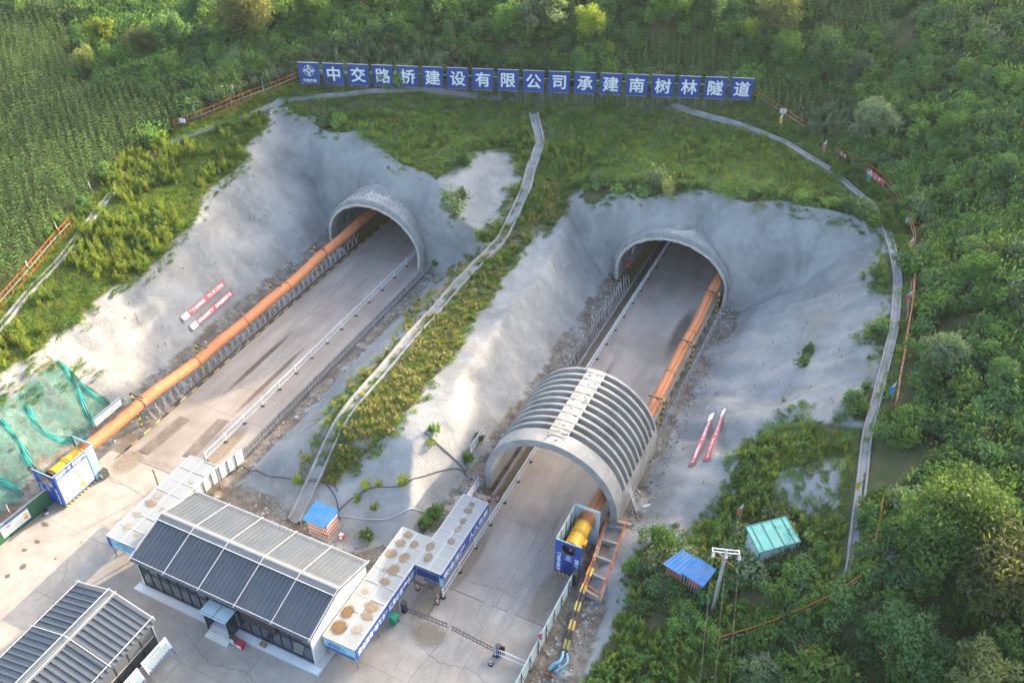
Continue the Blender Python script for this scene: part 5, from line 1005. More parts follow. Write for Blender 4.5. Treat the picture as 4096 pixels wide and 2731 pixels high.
k = MB(); I = np.arange(gs.size).reshape(gs.shape); k.v = [tuple(p) for p in np.stack([gs, gt, gz], -1).reshape(-1, 3)]; mi_ = k.mi('net_mesh')
for i in range(gs.shape[0]-1):
    for j in range(gs.shape[1]-1):
        if inn[i, j] and inn[i+1, j+1]: k.f.append((I[i, j], I[i, j+1], I[i+1, j+1], I[i+1, j])); k.m.append(mi_)
k.build('net_sheet', nt_, True)
for path in ([(132, 830), (165, 858), (200, 895), (258, 935)], [(140, 838), (185, 900), (200, 940), (215, 985)], [(60, 935), (90, 985), (130, 1010), (205, 1008)], [(0, 965), (50, 1020), (75, 1070), (110, 1100)], [(0, 1105), (40, 1125), (60, 1140)]):
    P = smooth_path([hit(*p) for p in path], .3); k = MB(); n = len(P)
    for off in (-.14, .0, .14):
        R2 = []
        for i, (x, y, z) in enumerate(P):
            d = P[min(i+1, n-1)]-P[max(i-1, 0)]; q = np.array([-d[1], d[0]])/max(np.hypot(d[0], d[1]), 1e-6); w_ = (.07+.05*math.sin(i*.7+off*9))*(1 if abs(off) < .1 else .6); o_ = off+.1*math.sin(i*.45+off*7); c = np.array([x, y])+q*o_
            R2.append([(*(c+q*w_), zt(*(c+q*w_))+.15), (*c, zt(*c)+.26+.05*math.sin(i*1.3)), (*(c-q*w_), zt(*(c-q*w_))+.15)])
        for i in range(n-1):
            for j in (0, 1): k.poly([R2[i][j], R2[i][j+1], R2[i+1][j+1], R2[i+1][j]], 'net_teal')
    k.build('net_fold', nt_, True)
def banner(label, quad, text, white_end, lift=.2, split=None):
    """cloth strip stretched over four stakes: quad = start top, start bottom, end top, end bottom (reading direction)"""
    A, B, C_, D = [np.array(hit(*p)) for p in quad]; n = np.cross(C_-A, B-A); n = n/np.linalg.norm(n); n = n if n[2] > 0 else -n; A, B, C_, D = [p+n*lift for p in (A, B, C_, D)]
    th = thing('banner', label, 'banner', tuple(A), 'red slogan banners'); N = 14
    P = lambda f, g: A+(C_-A)*f+((B+(D-B)*f)-(A+(C_-A)*f))*g+n*(.05*math.sin(f*9+g*2))
    k = MB()
    for i in range(N):
        m = 'white_cloth' if (i < 2 if white_end == 0 else i >= N-2) else 'red_cloth'
        k.poly([P(i/N, 1), P((i+1)/N, 1), P((i+1)/N, 0), P(i/N, 0)], m)
    k.build('cloth', th, True)
    u = (C_-A)/np.linalg.norm(C_-A); v = (A-B)/np.linalg.norm(A-B); hh = np.linalg.norm(A-B); L_ = np.linalg.norm(C_-A); k = MB(); chs = list(text); f0 = .16 if white_end == 0 else .04
    for i, ch in enumerate(chs):
        if ch == ' ': continue
        f = f0+(.80)*(i+.5)/len(chs); write(k, ch, P(f, .5)+n*.035, u, v, hh*.62, 'letter', .03)
    k.build('lettering', th)
    for p in (A, B, C_, D): k = MB(); k.bar(p-n*.6, p+n*.25, .035, .035, 'dark_steel'); k.build('stake', th)
banner('upper red slogan banner on the left cut slope', [(413.3, 728.8), (422.2, 739.3), (509.8, 645.4), (517.4, 655.5)], '严格规章制度 确保施工安全', 0)
banner('lower red slogan banner on the left cut slope', [(433.1, 749), (441.6, 759.9), (527.5, 666.8), (535, 677.4)], '加强全面质量管理 促进质量强国建设', 0)
banner('left red slogan banner on the right cut slope', [(1643.1, 950), (1631.7, 955.5), (1597.1, 1068.7), (1583.2, 1072.7)], '开展全面质量行动 推进质量强国建设', 0)
banner('right red slogan banner on the right cut slope', [(1669.8, 938.7), (1660.9, 946), (1631.7, 1059.3), (1615.9, 1060.8)], '安全是生命之本 违章是事故之源', 0)

# ------------------------------------------------------------------ sheds and power pole on the right bank
zs = 4.9; ts_ = thing('teal_roof_cabin', 'white cabin with teal ribbed roof among weeds', 'cabin', (-2, 53, zs)); q = [Vector((-2.45, 51.5, zs)), Vector((.05, 53.8, zs)), Vector((-1.32, 55.3, zs)), Vector((-3.82, 53.05, zs))]
for i in range(4):
    a, b = q[i], q[(i+1) % 4]; hgt = (2.2, 2.2, 2.45, 2.35)[i]; k = MB(); k.bar(a+Vector((0, 0, 1.0)), b+Vector((0, 0, 1.0)), .06, 2.5, 'cabin_wall'); k.build('wall', ts_); k = MB(); k.bar(a-Vector((0, 0, .3)), a+Vector((0, 0, 2.3)), .12, .12, 'teal_trim'); k.build('corner_post', ts_)
ex = [(-2.5, 51.2), (.3, 53.8), (-1.36, 55.65), (-4.1, 53.1)]; roof_sheet(ts_, [(*ex[0], zs+2.3), (*ex[1], zs+2.3), (*ex[2], zs+2.62), (*ex[3], zs+2.62)], 'teal_roof', 4, 'teal_trim')
k = MB()
for i in range(4): a, b = ex[i], ex[(i+1) % 4]; k = MB(); zz = [2.3, 2.3, 2.62, 2.62]; k.bar((*a, zs+zz[i]-.03), (*b, zs+zz[(i+1) % 4]-.03), .08, .12, 'teal_trim'); k.build('roof_edge', ts_)
d = (q[1]-q[0]).normalized(); nn = Vector((d.y, -d.x, 0)); p = q[0]+d*2.3+nn*.04; k = MB(); k.bar(p+Vector((0, 0, 1.5)), p+d*.55+Vector((0, 0, 1.5)), .03, .5, 'glass_grey'); k.build('window', ts_); p = q[0]+d*.35+nn*.04; k = MB(); k.bar(p+Vector((0, 0, .9)), p+d*.8+Vector((0, 0, .9)), .03, 1.9, 'offwhite'); k.build('door', ts_)
zb_ = 2.35; bs = thing('blue_roof_shed', 'low shed with blue sheet roof and rusty red walls beside the pole', 'shed', (-7.5, 49.3, zb_)); ra, rb, rc, rd = (-9.54, 48.85), (-5.83, 48.03), (-5.31, 49.94), (-8.48, 50.83)
mid = [(-7.75, 48.45), (-6.95, 50.4)]
roof_sheet(bs, [(*ra, zb_+2.3), (*mid[0], zb_+2.2), (*mid[1], zb_+2.45), (*rd, zb_+2.5)], 'blue_roof', 5, rw=.03); roof_sheet(bs, [(mid[0][0]-.05, mid[0][1]+.1, zb_+2.32), (*rb, zb_+2.3), (*rc, zb_+2.6), (mid[1][0]-.05, mid[1][1]+.05, zb_+2.62)], 'blue_roof', 8, rw=.07)
cor = [Vector((-9.2, 49.0, zb_)), Vector((-6.1, 48.35, zb_)), Vector((-5.6, 49.85, zb_)), Vector((-8.5, 50.6, zb_))]
for i in (0, 2, 3): a, b = cor[i], cor[(i+1) % 4]; k = MB(); e = a+(b-a)*(.48 if i == 0 else 1); k.bar(a+Vector((0, 0, 1.0)), e+Vector((0, 0, 1.0)), .06, 2.2, 'terracotta'); k.build('wall', bs)
k = MB(); a, b = cor[0]+(cor[1]-cor[0])*.62, cor[1]; k.bar(a+Vector((0, .35, 1.0)), b+Vector((0, .35, 1.0)), .05, 1.6, 'red_cloth'); k.build('inner_panel', bs)
for i in range(14): p = cor[0]+(cor[1]-cor[0])*i/13; k = MB(); k.bar(p-Vector((0, 0, .4)), p+Vector((0, 0, 2.2)), .04, .04, 'offwhite' if i > 6 else 'rust'); k.build('bar', bs)
for i in range(1, 7): p = cor[1]+(cor[2]-cor[1])*i/7; k = MB(); k.bar(p-Vector((0, 0, .4)), p+Vector((0, 0, 2.2)), .04, .04, 'offwhite'); k.build('bar', bs)
for z in (.1, 1.1, 2.1): k = MB(); k.bar(cor[0]+Vector((0, 0, z)), cor[1]+Vector((0, 0, z)), .05, .05, 'rust'); k.build('rail', bs)
pb = gp(1636, 1405, 2.6); dtop = vray(1664, 1262); kk = math.hypot(pb[0], pb[1])/math.hypot(dtop[0], dtop[1]); ztop = CAM_H+dtop[2]*kk
up = thing('power_pole', 'concrete power pole with white crossarms and three insulators', 'power pole', tuple(pb)); k = MB(); k.tube([(pb[0], pb[1], 1.5), (pb[0], pb[1], ztop)], .18, 'pale_concrete', 14, True, .12); k.build('pole', up, True)
ad = Vector((.95, .30, 0)).normalized(); top = Vector((pb[0], pb[1], ztop))
for off, dz in ((.16, -.12), (-.16, -.12)):
    nn = Vector((-ad.y, ad.x, 0))*off; k = MB(); k.bar(top-ad*1.0+nn+Vector((0, 0, dz)), top+ad*1.0+nn+Vector((0, 0, dz)), .07, .09, 'white_paint'); k.build('crossarm', up)
for e in (-1, 1): k = MB(); k.bar(top+ad*e+Vector((0, 0, -.12))+Vector((ad.y, -ad.x, 0))*.22, top+ad*e+Vector((0, 0, -.12))-Vector((ad.y, -ad.x, 0))*.22, .09, .12, 'white_paint'); k.build('arm_end', up); k = MB(); k.bar(top+ad*e*.7+Vector((0, 0, -.15)), top+Vector((0, 0, -.95)), .05, .05, 'white_paint'); k.build('strut', up)
far_ = Vector((2.4, -11.5, -.25))
for e in (-1, 0, 1):
    p = top+ad*e*.98+Vector((ad.y, -ad.x, 0))*.3+Vector((0, 0, -.12)); dd = far_.normalized(); k = MB()
    for i in range(2): k.tube([p+dd*(.1+.22*i), p+dd*(.16+.22*i), p+dd*(.24+.22*i)], .15, 'offwhite', 14, True, .05)
    k.tube([p, p+dd*.6], .035, 'steel', 6); k.build('insulator', up, True)
    w0 = p+dd*.6; k = MB(); pts = [w0+far_*f*3.4+Vector((0, 0, -1.4*math.sin(math.pi*f))) for f in np.linspace(0, 1, 14)]; k.tube(pts, .013, 'dark_steel', 5); k.build('power_line', up)
k = MB()
for a, b in (((-.75, .1, -1.0), (0, .1, -.9)), ((0, .1, -.9), (.8, -.1, -1.1))): k.tube([top+Vector(a)+Vector((ad.y, -ad.x, 0))*.3, top+Vector(b)+Vector((ad.y, -ad.x, 0))*.3], .035, 'orange_paint', 6)
k.build('tie_rope', up); k = MB(); k.tube([(pb[0]+.25, pb[1]-.1, ztop-1.2), (pb[0]+.3, pb[1]-.1, 2)], .04, 'black_rubber', 6); k.build('down_cable', up)

# ------------------------------------------------------------------ crest fences, banners on them and flags
FENCE_XY = []; FENCE2_XY = []
def fence(label, vpts, h=1.4, step=1.9, clear=True):
    P = smooth_path([hit(*p) for p in vpts], .5); u = np.concatenate([[0], np.cumsum(np.linalg.norm(np.diff(P[:, :2], axis=0), axis=1))]); n = max(1, round(u[-1]/step))
    th = thing('orange_fence', label, 'fence', tuple(P[0]), 'orange crest fences'); Q_ = []
    for i in range(n+1):
        d = u[-1]*i/n; x, y = np.interp(d, u, P[:, 0]), np.interp(d, u, P[:, 1]); Q_.append(Vector((x, y, zt(x, y))))
    for i, p in enumerate(Q_):
        k = MB(); k.bar(p-Vector((0, 0, .2)), p+Vector((0, 0, h)), .06, .06, 'orange_paint'); k.build('post', th); (FENCE_XY if clear else FENCE2_XY).append((p.x, p.y))
        if i < n:
            for z in (h-.03, h*.55, .15): k = MB(); k.bar(p+Vector((0, 0, z)), Q_[i+1]+Vector((0, 0, z)), .045, .055 if z != h*.55 else .03, 'orange_paint' if z != h*.55 else 'offwhite'); k.build('rail', th)
            for f in (.33, .66): k = MB(); r_ = p+(Q_[i+1]-p)*f; k.bar(r_+Vector((0, 0, .15)), r_+Vector((0, 0, h)), .025, .025, 'orange_paint'); k.build('upright', th)
    return th, Q_
fence('orange crest fence running from the leftmost blue board down to the corn', [(690, 186), (640, 208), (600, 222), (530, 250), (470, 275), (400, 300)]); fence('orange crest fence at the left picture edge above the left cut', [(165, 525), (120, 572), (60, 645), (0, 712), (-20, 735)])
fence('orange crest fence running from the rightmost blue board to the right', [(1724, 226), (1760, 248), (1800, 272), (1850, 305)]); _, fq = fence('orange crest fence hung with a red banner right of the right cut', [(1918, 352), (1960, 380), (2005, 410), (2032, 432), (2062, 470), (2082, 510), (2094, 550), (2096, 580)])
fence('orange crest fence beside the curved drain at the far right', [(2094, 655), (2090, 710), (2080, 770), (2070, 840), (2058, 900), (2054, 945)]); fence('orange crest fence overgrown by vines at the lower right', [(2020, 1165), (2012, 1215), (2000, 1270), (1990, 1325), (1940, 1372), (1870, 1405), (1790, 1440), (1700, 1470), (1640, 1488)], clear=False)
def fence_banner(label, va, vb, z0=.25, z1=1.0):
    A, B = np.array(hit(*va)), np.array(hit(*vb)); th = thing('fence_banner', label, 'banner', tuple(A), 'red banners on the crest fence'); k = MB(); N = 12; d = (B-A)/np.linalg.norm(B-A); n = np.array([d[1], -d[0], 0]); n = n/np.linalg.norm(n)*(.1 if n@A < 0 else -.1)
    P = []
    for i in range(N+1): f = i/N; x, y = A[:2]+(B-A)[:2]*f; P.append((x+n[0], y+n[1], zt(x, y)-.22*math.sin(math.pi*f)))
    for i in range(N): a, b = P[i], P[i+1]; k.poly([(a[0], a[1], a[2]+z0), (b[0], b[1], b[2]+z0), (b[0], b[1], b[2]+z1), (a[0], a[1], a[2]+z1)], 'red_cloth')
    k.build('cloth', th, True); k = MB()
    for i, ch in enumerate('安全第一预防为主综合治理'): f = (i+.8)/13; x, y = A[:2]+(B-A)[:2]*f; write(k, ch, (x+n[0]*1.2, y+n[1]*1.2, zt(x, y)-.22*math.sin(math.pi*f)+(z0+z1)/2), d*(1 if d[0] > 0 or abs(d[0]) < abs(d[1]) else 1), UP, .45, 'letter', .02)
    k.build('lettering', th)
fence_banner('sagging red banner tied to the crest fence above the right cut', (1918, 350), (2030, 430)); fence_banner('narrow red banner tied to the fence beside the curved drain', (2093, 655), (2082, 745))
for vx, vy, lb in ((423, 290, 'small white sign on the left orange crest fence'), (1797, 268, 'small white sign on the right orange crest fence'), (2085, 520, 'small grey sign where the right crest fence bends')):
    p = hit(vx, vy); th = thing('fence_sign', lb, 'sign', tuple(p), 'small signs on the crest fences'); k = MB(); k.hexa([(p[0]-.4, p[1]-.25, p[2]+.5), (p[0]+.4, p[1]+.05, p[2]+.5), (p[0]+.39, p[1]+.08, p[2]+.5), (p[0]-.41, p[1]-.22, p[2]+.5)], [(p[0]-.4, p[1]-.25, p[2]+1.15), (p[0]+.4, p[1]+.05, p[2]+1.15), (p[0]+.39, p[1]+.08, p[2]+1.15), (p[0]-.41, p[1]-.22, p[2]+1.15)], 'board_white'); k.build('panel', th); k = MB(); k.bar((p[0], p[1]+.02, p[2]-.2), (p[0], p[1]+.02, p[2]+.6), .04, .04, 'orange_paint'); k.build('post', th)
FL = [(690, 190, 'red', 'leftmost blue board'), (796, 200, 'blue', 'gap between the first white characters'), (607, 220, 'green', 'fence left of the blue boards'), (452, 283, 'red', 'left crest fence above the corn'), (328, 335, 'yellow', 'upper edge of the corn field'), (216, 458, 'green', 'middle edge of the corn field'), (141, 552, 'yellow', 'top of the left edge fence'), (75, 640, 'green', 'foot of the left edge fence'), (1793, 300, 'yellow', 'right crest fence beside the boards'), (1889, 362, 'red', 'gap in the right crest fence'), (1992, 432, 'green', 'sagging red banner'), (2088, 590, 'yellow', 'top of the curved drain fence'), (2080, 712, 'red', 'narrow red fence banner'), (2046, 925, 'blue', 'lower curved drain'), (1966, 1142, 'yellow', 'bottom stretch of the curved drain'), (1696, 1200, 'red', 'weeds above the teal cabin'), (1247, 1475, 'red', 'pale blue hoarding'), (35, 1190, 'red', 'green hoarding')]
for vx, vy, c, where in FL:
    p = hit(vx, vy)
    if (vx, vy) == (1247, 1475): p = np.array((-16.45, 39.8, .6))
    if (vx, vy) == (35, 1190): p = np.array((-65.5, 30.6, .8))
    th = thing('flag', 'small white and %s pennant beside the %s' % (c, where), 'flag', tuple(p), 'small pennants on sticks'); a = random.uniform(-.5, .5); lx = .12*math.sin(a*3); hp = 2.5
    k = MB(); k.tube([(p[0], p[1], p[2]-.2), (p[0]+lx, p[1], p[2]+hp)], .02, 'offwhite', 5); k.build('stick', th); k = MB(); dx, dy = (.22 if vx < 1200 else -.27), -.1
    Z = [hp, hp-.55, hp-1.75]
    T = lambda z: (p[0]+lx*z/hp, p[1], p[2]+z)
    for (z0, z1, w0, w1, m) in ((hp, hp-.5, .05, .75, 'white_cloth'), (hp-.5, hp-1.4, .75, .5, c+'_cloth')):
        N = 4
        for i in range(N):
            f0, f1 = i/N, (i+1)/N; za, zb2 = z0+(z1-z0)*f0, z0+(z1-z0)*f1; wa, wb2 = w0+(w1-w0)*f0, w0+(w1-w0)*f1
            A, B = T(za), T(zb2); k.poly([A, (A[0]+dx*wa*2, A[1]+dy*wa*2+.06*math.sin(za*5), A[2]-.35*wa), (B[0]+dx*wb2*2, B[1]+dy*wb2*2+.06*math.sin(zb2*5), B[2]-.35*wb2), B], m)
    k.build('cloth', th, True)
# cables lying about
def cable(label, vpts, r=.04, m='black_rubber', lift=.08):
    P = smooth_path([hit(*p) for p in vpts], .4); th = thing('cable', label, 'cable', tuple(P[0]), 'loose cables'); k = MB(); k.tube([(x, y, zt(x, y)+lift) for x, y, z in P], r, m, 6); k.build('cable_run', th, True)
cable('black cable looping across the bank left of the caged shed', [(555, 1070), (610, 1095), (660, 1098), (700, 1110), (730, 1105), (765, 1110), (780, 1135)]); cable('black cable loop on the white bank above the caged shed', [(780, 1195), (775, 1150), (758, 1120), (730, 1100), (712, 1098), (705, 1115)])
cable('black cable running across the bank towards the arch foot', [(770, 1185), (800, 1150), (850, 1120), (930, 1118), (1000, 1085), (1060, 1075), (1090, 1105)]); cable('white hose lying on the bank right of the caged shed', [(775, 1185), (820, 1190), (900, 1192), (1000, 1182), (1030, 1180)], .05, 'offwhite'); cable('black cable on the slope left of the ribbed arch', [(975, 995), (1010, 1025), (1050, 1060), (1075, 1090)])
wp = thing('plank', 'pale plank lying on rubble right of the ladder', 'plank', (-13.6, 58.2, .2)); k = MB(); k.bar((-14.0, 57.9, .25), (-12.9, 58.9, .35), .25, .06, 'offwhite'); k.build('board', wp)
# loose stones along the verges
k = MB()
def stone(x, y, z, r, m):
    n = len(k.v); q = [(r, 0, 0), (-r, 0, 0), (0, r, 0), (0, -r, 0), (0, 0, r*.8), (0, 0, -r)]; k.v += [(x+a*random.uniform(.6, 1.3), y+b*random.uniform(.6, 1.3), z+c*random.uniform(.6, 1.2)) for a, b, c in q]; mi = k.mi(m)
    for f in ((0, 2, 4), (2, 1, 4), (1, 3, 4), (3, 0, 4), (2, 0, 5), (1, 2, 5), (3, 1, 5), (0, 3, 5)): k.f.append(tuple(n+i for i in f)); k.m.append(mi)
zone = [(-16.0, -13.2, 54, 95, 900), (-31.0, -28.9, 52, 92, 700), (-69.6, -65.4, 40, 88, 600), (-52.0, -50.2, 44, 84, 300), (-16, -13.5, 36, 47, 260), (-48, -32, 41.5, 44, 260)]
for a, b, c, d, n in zone:
    xs = rng.uniform(a, b, n); ys = rng.uniform(c, d, n); zs_ = terrain(xs, ys)
    for x, y, z in zip(xs, ys, zs_):
        if z < 1.5: stone(x, y, z+.02, min(.26, .04+rng.exponential(.06)), random.choice(('stone_a', 'stone_a', 'stone_b', 'pale_concrete')))
tag(k.build('loose_stones'), 'loose broken stones along the foot of the cut slopes', 'stones', kind='stuff')

# short steel bars left standing in the sprayed concrete
for grp, lab, poly, n in (('anchor bars on the right concrete slope', 'short dark steel bar sticking out of the right concrete slope', [(1560, 1000), (1640, 900), (1900, 640), (1980, 760), (1940, 960), (1700, 980), (1600, 1160), (1530, 1210)], 26), ('anchor bars on the left concrete slope', 'short dark steel bar sticking out of the left concrete slope', [(260, 720), (520, 430), (640, 340), (690, 500), (500, 680), (330, 850), (240, 850)], 24)):
    q = 0
    while q < n:
        vx, vy = random.uniform(240, 2000), random.uniform(330, 1220)
        if not in_poly(np.array([vx, vy]), poly): continue
        p = hit(vx, vy); k = MB(); a = random.uniform(0, 6.28); e = (p[0]+.18*math.cos(a), p[1]+.18*math.sin(a), p[2]+random.uniform(.25, .5)); k.bar((p[0], p[1], p[2]-.1), e, .04, .04, 'dark_steel'); k.build('anchor_bar', hill); q += 1
# ------------------------------------------------------------------ plants
leafmat('leaf_dark', (.082, .165, .068), (.152, .245, .096), .42, .10); leafmat('leaf_mid', (.11, .21, .056), (.19, .30, .082), .46, .15); leafmat('leaf_bright', (.19, .27, .04), (.33, .36, .07), .5, .2, .3); leafmat('leaf_sunny', (.085, .16, .035), (.15, .215, .05), .36, .3, .25)
leafmat('leaf_olive', (.15, .175, .075), (.27, .275, .125), .5, .3); leafmat('leaf_silver', (.15, .205, .125), (.21, .265, .165), .4, .2); leafmat('corn_leaf', (.10, .195, .06), (.20, .295, .095), .46, .1, .45); leafmat('leaf_vine', (.095, .19, .04), (.17, .265, .06), .34, .3); leafmat('leaf_dry', (.27, .26, .075), (.36, .31, .115), .3, .3); leafmat('leaf_yellow', (.30, .23, .03), (.42, .30, .04), .3, .3)
mat('stem', (.09, .10, .04), .8, .2, 5)
R_ = np.random.default_rng(5)
def unit(v): return v/np.maximum(np.linalg.norm(v, axis=-1, keepdims=True), 1e-9)
def quads(C_, Nn, U, ln, wd):
    """leaf diamonds: centres, normals, long axis, length, width -> verts, faces"""
    W_ = unit(np.cross(Nn, U)); n = len(C_); ln = ln[:, None]; wd = wd[:, None]
    V_ = np.stack([C_-U*ln*.5, C_+W_*wd*.5-U*ln*.05, C_+U*ln*.5, C_-W_*wd*.5-U*ln*.05], 1).reshape(-1, 3); return V_, np.arange(4*n).reshape(n, 4)
def mesh_from(name, parts):
    """parts: list of (verts, quads, material)"""
    me = bpy.data.meshes.new(name); vs = np.concatenate([p[0] for p in parts]); off = 0; fs = []; mi = []
    for i, (v, f, m) in enumerate(parts): fs.append(f+off); mi.append(np.full(len(f), i)); off += len(v); me.materials.append(MATS[m])
    fs = np.concatenate(fs); me.vertices.add(len(vs)); me.vertices.foreach_set('co', vs.ravel().astype(np.float32)); me.loops.add(fs.size); me.loops.foreach_set('vertex_index', fs.ravel().astype(np.int32)); me.polygons.add(len(fs)); me.polygons.foreach_set('loop_start', np.arange(0, fs.size, 4, dtype=np.int32)); me.polygons.foreach_set('material_index', np.concatenate(mi).astype(np.int32)); me.update(calc_edges=True); return me
def cloud(n, lobes, lsz, asp=1.7, up=.35):
    """leaves spread through a set of lobes (x, y, z, rx, rz), denser near the skin, uneven outline"""
    lob = np.array(lobes, float); wgt = lob[:, 3]**2*lob[:, 4]; k = R_.choice(len(lob), n, p=wgt/wgt.sum()); d = unit(R_.normal(size=(n, 3))); r = R_.uniform(.25, 1, n)**.45*(1+R_.normal(0, .10, n)); L_ = lob[k]
    C_ = L_[:, :3]+d*np.stack([L_[:, 3], L_[:, 3], L_[:, 4]], 1)*r[:, None]; keep = C_[:, 2] > .02; C_, d = C_[keep], d[keep]; n = len(C_)
    Nn = unit(d*.8+np.array([0, 0, up])+R_.normal(0, .55, (n, 3))); U = unit(np.cross(Nn, R_.normal(size=(n, 3)))); s = lsz*R_.uniform(.65, 1.35, n); return quads(C_, Nn, U, s*asp, s)
def blades(n, rad, h, wd, lean, seg=3, curl=.6):
    """arching grass blades from a common foot"""
    a = R_.uniform(0, 6.283, n); r = rad*np.sqrt(R_.uniform(0, 1, n)); B = np.stack([r*np.cos(a), r*np.sin(a), 0*a], 1); da = a+R_.normal(0, .7, n); D = np.stack([np.cos(da), np.sin(da), 0*da], 1); hh = h*R_.uniform(.55, 1.15, n); ln = lean*R_.uniform(.4, 1.4, n); S_ = np.stack([-D[:, 1], D[:, 0], 0*da], 1); V_, F_ = [], []
    rows = []
    for i in range(seg+1):
        f = i/seg; c = B+D*(ln*(f**1.6)*hh)[:, None]+np.array([0, 0, 1])*(hh*(f-curl*.5*f**2.2*ln.clip(0, 1.3)))[:, None]; w_ = wd*(1-f*.93)*.5; rows += [c-S_*w_, c+S_*w_]
    V_ = np.stack(rows, 1).reshape(-1, 3); m = 2*(seg+1); F_ = np.concatenate([np.stack([np.arange(n)*m+2*i, np.arange(n)*m+2*i+1, np.arange(n)*m+2*i+3, np.arange(n)*m+2*i+2], 1) for i in range(seg)]); return V_, F_
def corn():
    P = []; h = R_.uniform(1.9, 2.3); V_, F_ = [], []
    n = 9; zs_ = np.linspace(.3, h*.92, n); az = np.arange(n)*math.pi+R_.normal(0, .35, n)+R_.uniform(0, 3)
    for z, a in zip(zs_, az):
        D = np.array([math.cos(a), math.sin(a), 0]); S_ = np.array([-D[1], D[0], 0]); ln = R_.uniform(.6, .95)*(1-.35*(z/h)); rows = []
        for i in range(5): f = i/4; c = D*ln*f+np.array([0, 0, z+ln*(.75*f-1.05*f*f)]); w_ = .07*(1-f*.9)*(1 if i else .6); rows += [c-S_*w_, c+S_*w_+np.array([0, 0, .02])]
        b = len(V_)*10; V_.append(np.array(rows)); F_ += [[b+2*i, b+2*i+1, b+2*i+3, b+2*i+2] for i in range(4)]
    P.append((np.concatenate(V_), np.array(F_), 'corn_leaf')); st = np.array([(-.018, 0, 0), (.018, 0, 0), (.01, 0, h), (-.01, 0, h), (0, -.018, 0), (0, .018, 0), (0, .01, h), (0, -.01, h)], float); P.append((st, np.array([[0, 1, 2, 3], [4, 5, 6, 7]]), 'stem'))
    t = blades(5, .02, .3, .02, .5); P.append((t[0]+np.array([0, 0, h*.93]), t[1], 'leaf_dry')); return P
def weed(m, ns, h, spread, lf=.11, top=None, nl=26):
    """bunch of upright leafy stems"""
    C_, U_, N_, S_, ST = [], [], [], [], []
    for i in range(ns):
        a = R_.uniform(0, 6.283); r = spread*math.sqrt(R_.uniform()); hh = h*R_.uniform(.65, 1.15); b = np.array([r*math.cos(a), r*math.sin(a), 0]); tip = b*1.0+np.array([R_.normal(0, .12)*hh, R_.normal(0, .12)*hh, hh]); f = R_.uniform(.12, 1, nl); az = R_.uniform(0, 6.283, nl); c = b+(tip-b)*f[:, None]; D = np.stack([np.cos(az), np.sin(az), R_.uniform(.2, .9, nl)], 1); D = unit(D); l = lf*(1.25-.7*f)*R_.uniform(.7, 1.4, nl)*1.5; C_.append(c+D*l[:, None]*.55); U_.append(D); N_.append(unit(np.cross(D, np.stack([-np.sin(az), np.cos(az), 0*az], 1))+R_.normal(0, .3, (nl, 3)))); S_.append(l)
        w_ = np.array([.012, 0, 0]); ST.append(np.stack([b-w_, b+w_, tip+w_*.4, tip-w_*.4]))
    C_, U_, N_, S_ = map(np.concatenate, (C_, U_, N_, S_)); v, f = quads(C_, N_, U_, S_*1.5, S_*.5); P = [(v, f, m)]; ST = np.concatenate(ST); P.append((ST, np.arange(len(ST)).reshape(-1, 4), 'stem')); return P
def vine(m, n, r):
    a = R_.uniform(0, 6.283, n); q = r*np.sqrt(R_.uniform(0, 1, n))*(1+.35*np.sin(3*a+R_.uniform(0, 6))); C_ = np.stack([q*np.cos(a), q*np.sin(a), .06+.28*(1-q/r).clip(0)*R_.uniform(.3, 1, n)+R_.uniform(0, .10, n)], 1); Nn = unit(np.array([0, 0, 1.0])+R_.normal(0, .5, (n, 3))); U = unit(np.cross(Nn, R_.normal(size=(n, 3)))); s = R_.uniform(.08, .17, n); v, f = quads(C_, Nn, U, s*1.3, s*1.1); return [(v, f, m)]
def shrub(m, n, lsz, asp, tall=1.0, nlob=6):
    lobes = []
    for i in range(nlob): a = R_.uniform(0, 6.283); r = R_.uniform(.1, .75); rr = R_.uniform(.38, .65); lobes.append((r*math.cos(a), r*math.sin(a), R_.uniform(.35, 1.05)*tall, rr, rr*R_.uniform(.75, 1.1)*tall))
    v, f = cloud(n, lobes, lsz, asp); sp = quads(np.stack([R_.normal(0, .55, 40), R_.normal(0, .55, 40), R_.uniform(.8, 1.75, 40)*tall], 1), unit(R_.normal(size=(40, 3))), unit(np.stack([R_.normal(0, .4, 40), R_.normal(0, .4, 40), np.ones(40)], 1)), R_.uniform(.2, .4, 40), R_.uniform(.06, .12, 40)); return [(v, f, m), (sp[0], sp[1], m)]
SRC = {}
def source(kind, parts_list):
    col = bpy.data.collections.new('plants_'+kind)
    for i, p in enumerate(parts_list): o = bpy.data.objects.new('%s_%d' % (kind, i), mesh_from(kind, p)); col.objects.link(o)
    SRC[kind] = (col, len(parts_list))
source('corn', [corn() for _ in range(5)])
source('bright', [weed('leaf_bright', 7, 1.25, .35, .12) for _ in range(3)]+[weed('leaf_mid', 6, 1.0, .35, .12), weed('leaf_bright', 5, 1.6, .25, .11, None, 34)])
source('green', [weed('leaf_mid', 7, 1.0, .4, .12) for _ in range(3)]+[weed('leaf_vine', 6, .8, .45, .14), weed('leaf_bright', 5, .9, .35, .10)])
source('silver', [weed('leaf_silver', 6, 1.5, .3, .13, None, 34) for _ in range(3)]+[weed('leaf_mid', 6, 1.1, .35, .12)])
source('grass', [[(*blades(46, .3, .55, .025, .8), m)] for m in ('leaf_mid', 'leaf_mid', 'leaf_bright', 'leaf_silver')])
source('lightgrass', [[(*blades(50, .32, .5, .025, .8), m)] for m in ('leaf_bright', 'leaf_bright', 'leaf_mid')])
source('drygrass', [[(*blades(40, .25, .42, .024, .8), m)] for m in ('leaf_dry', 'leaf_bright', 'leaf_dry')]+[weed('leaf_dry', 5, .5, .25, .08)])
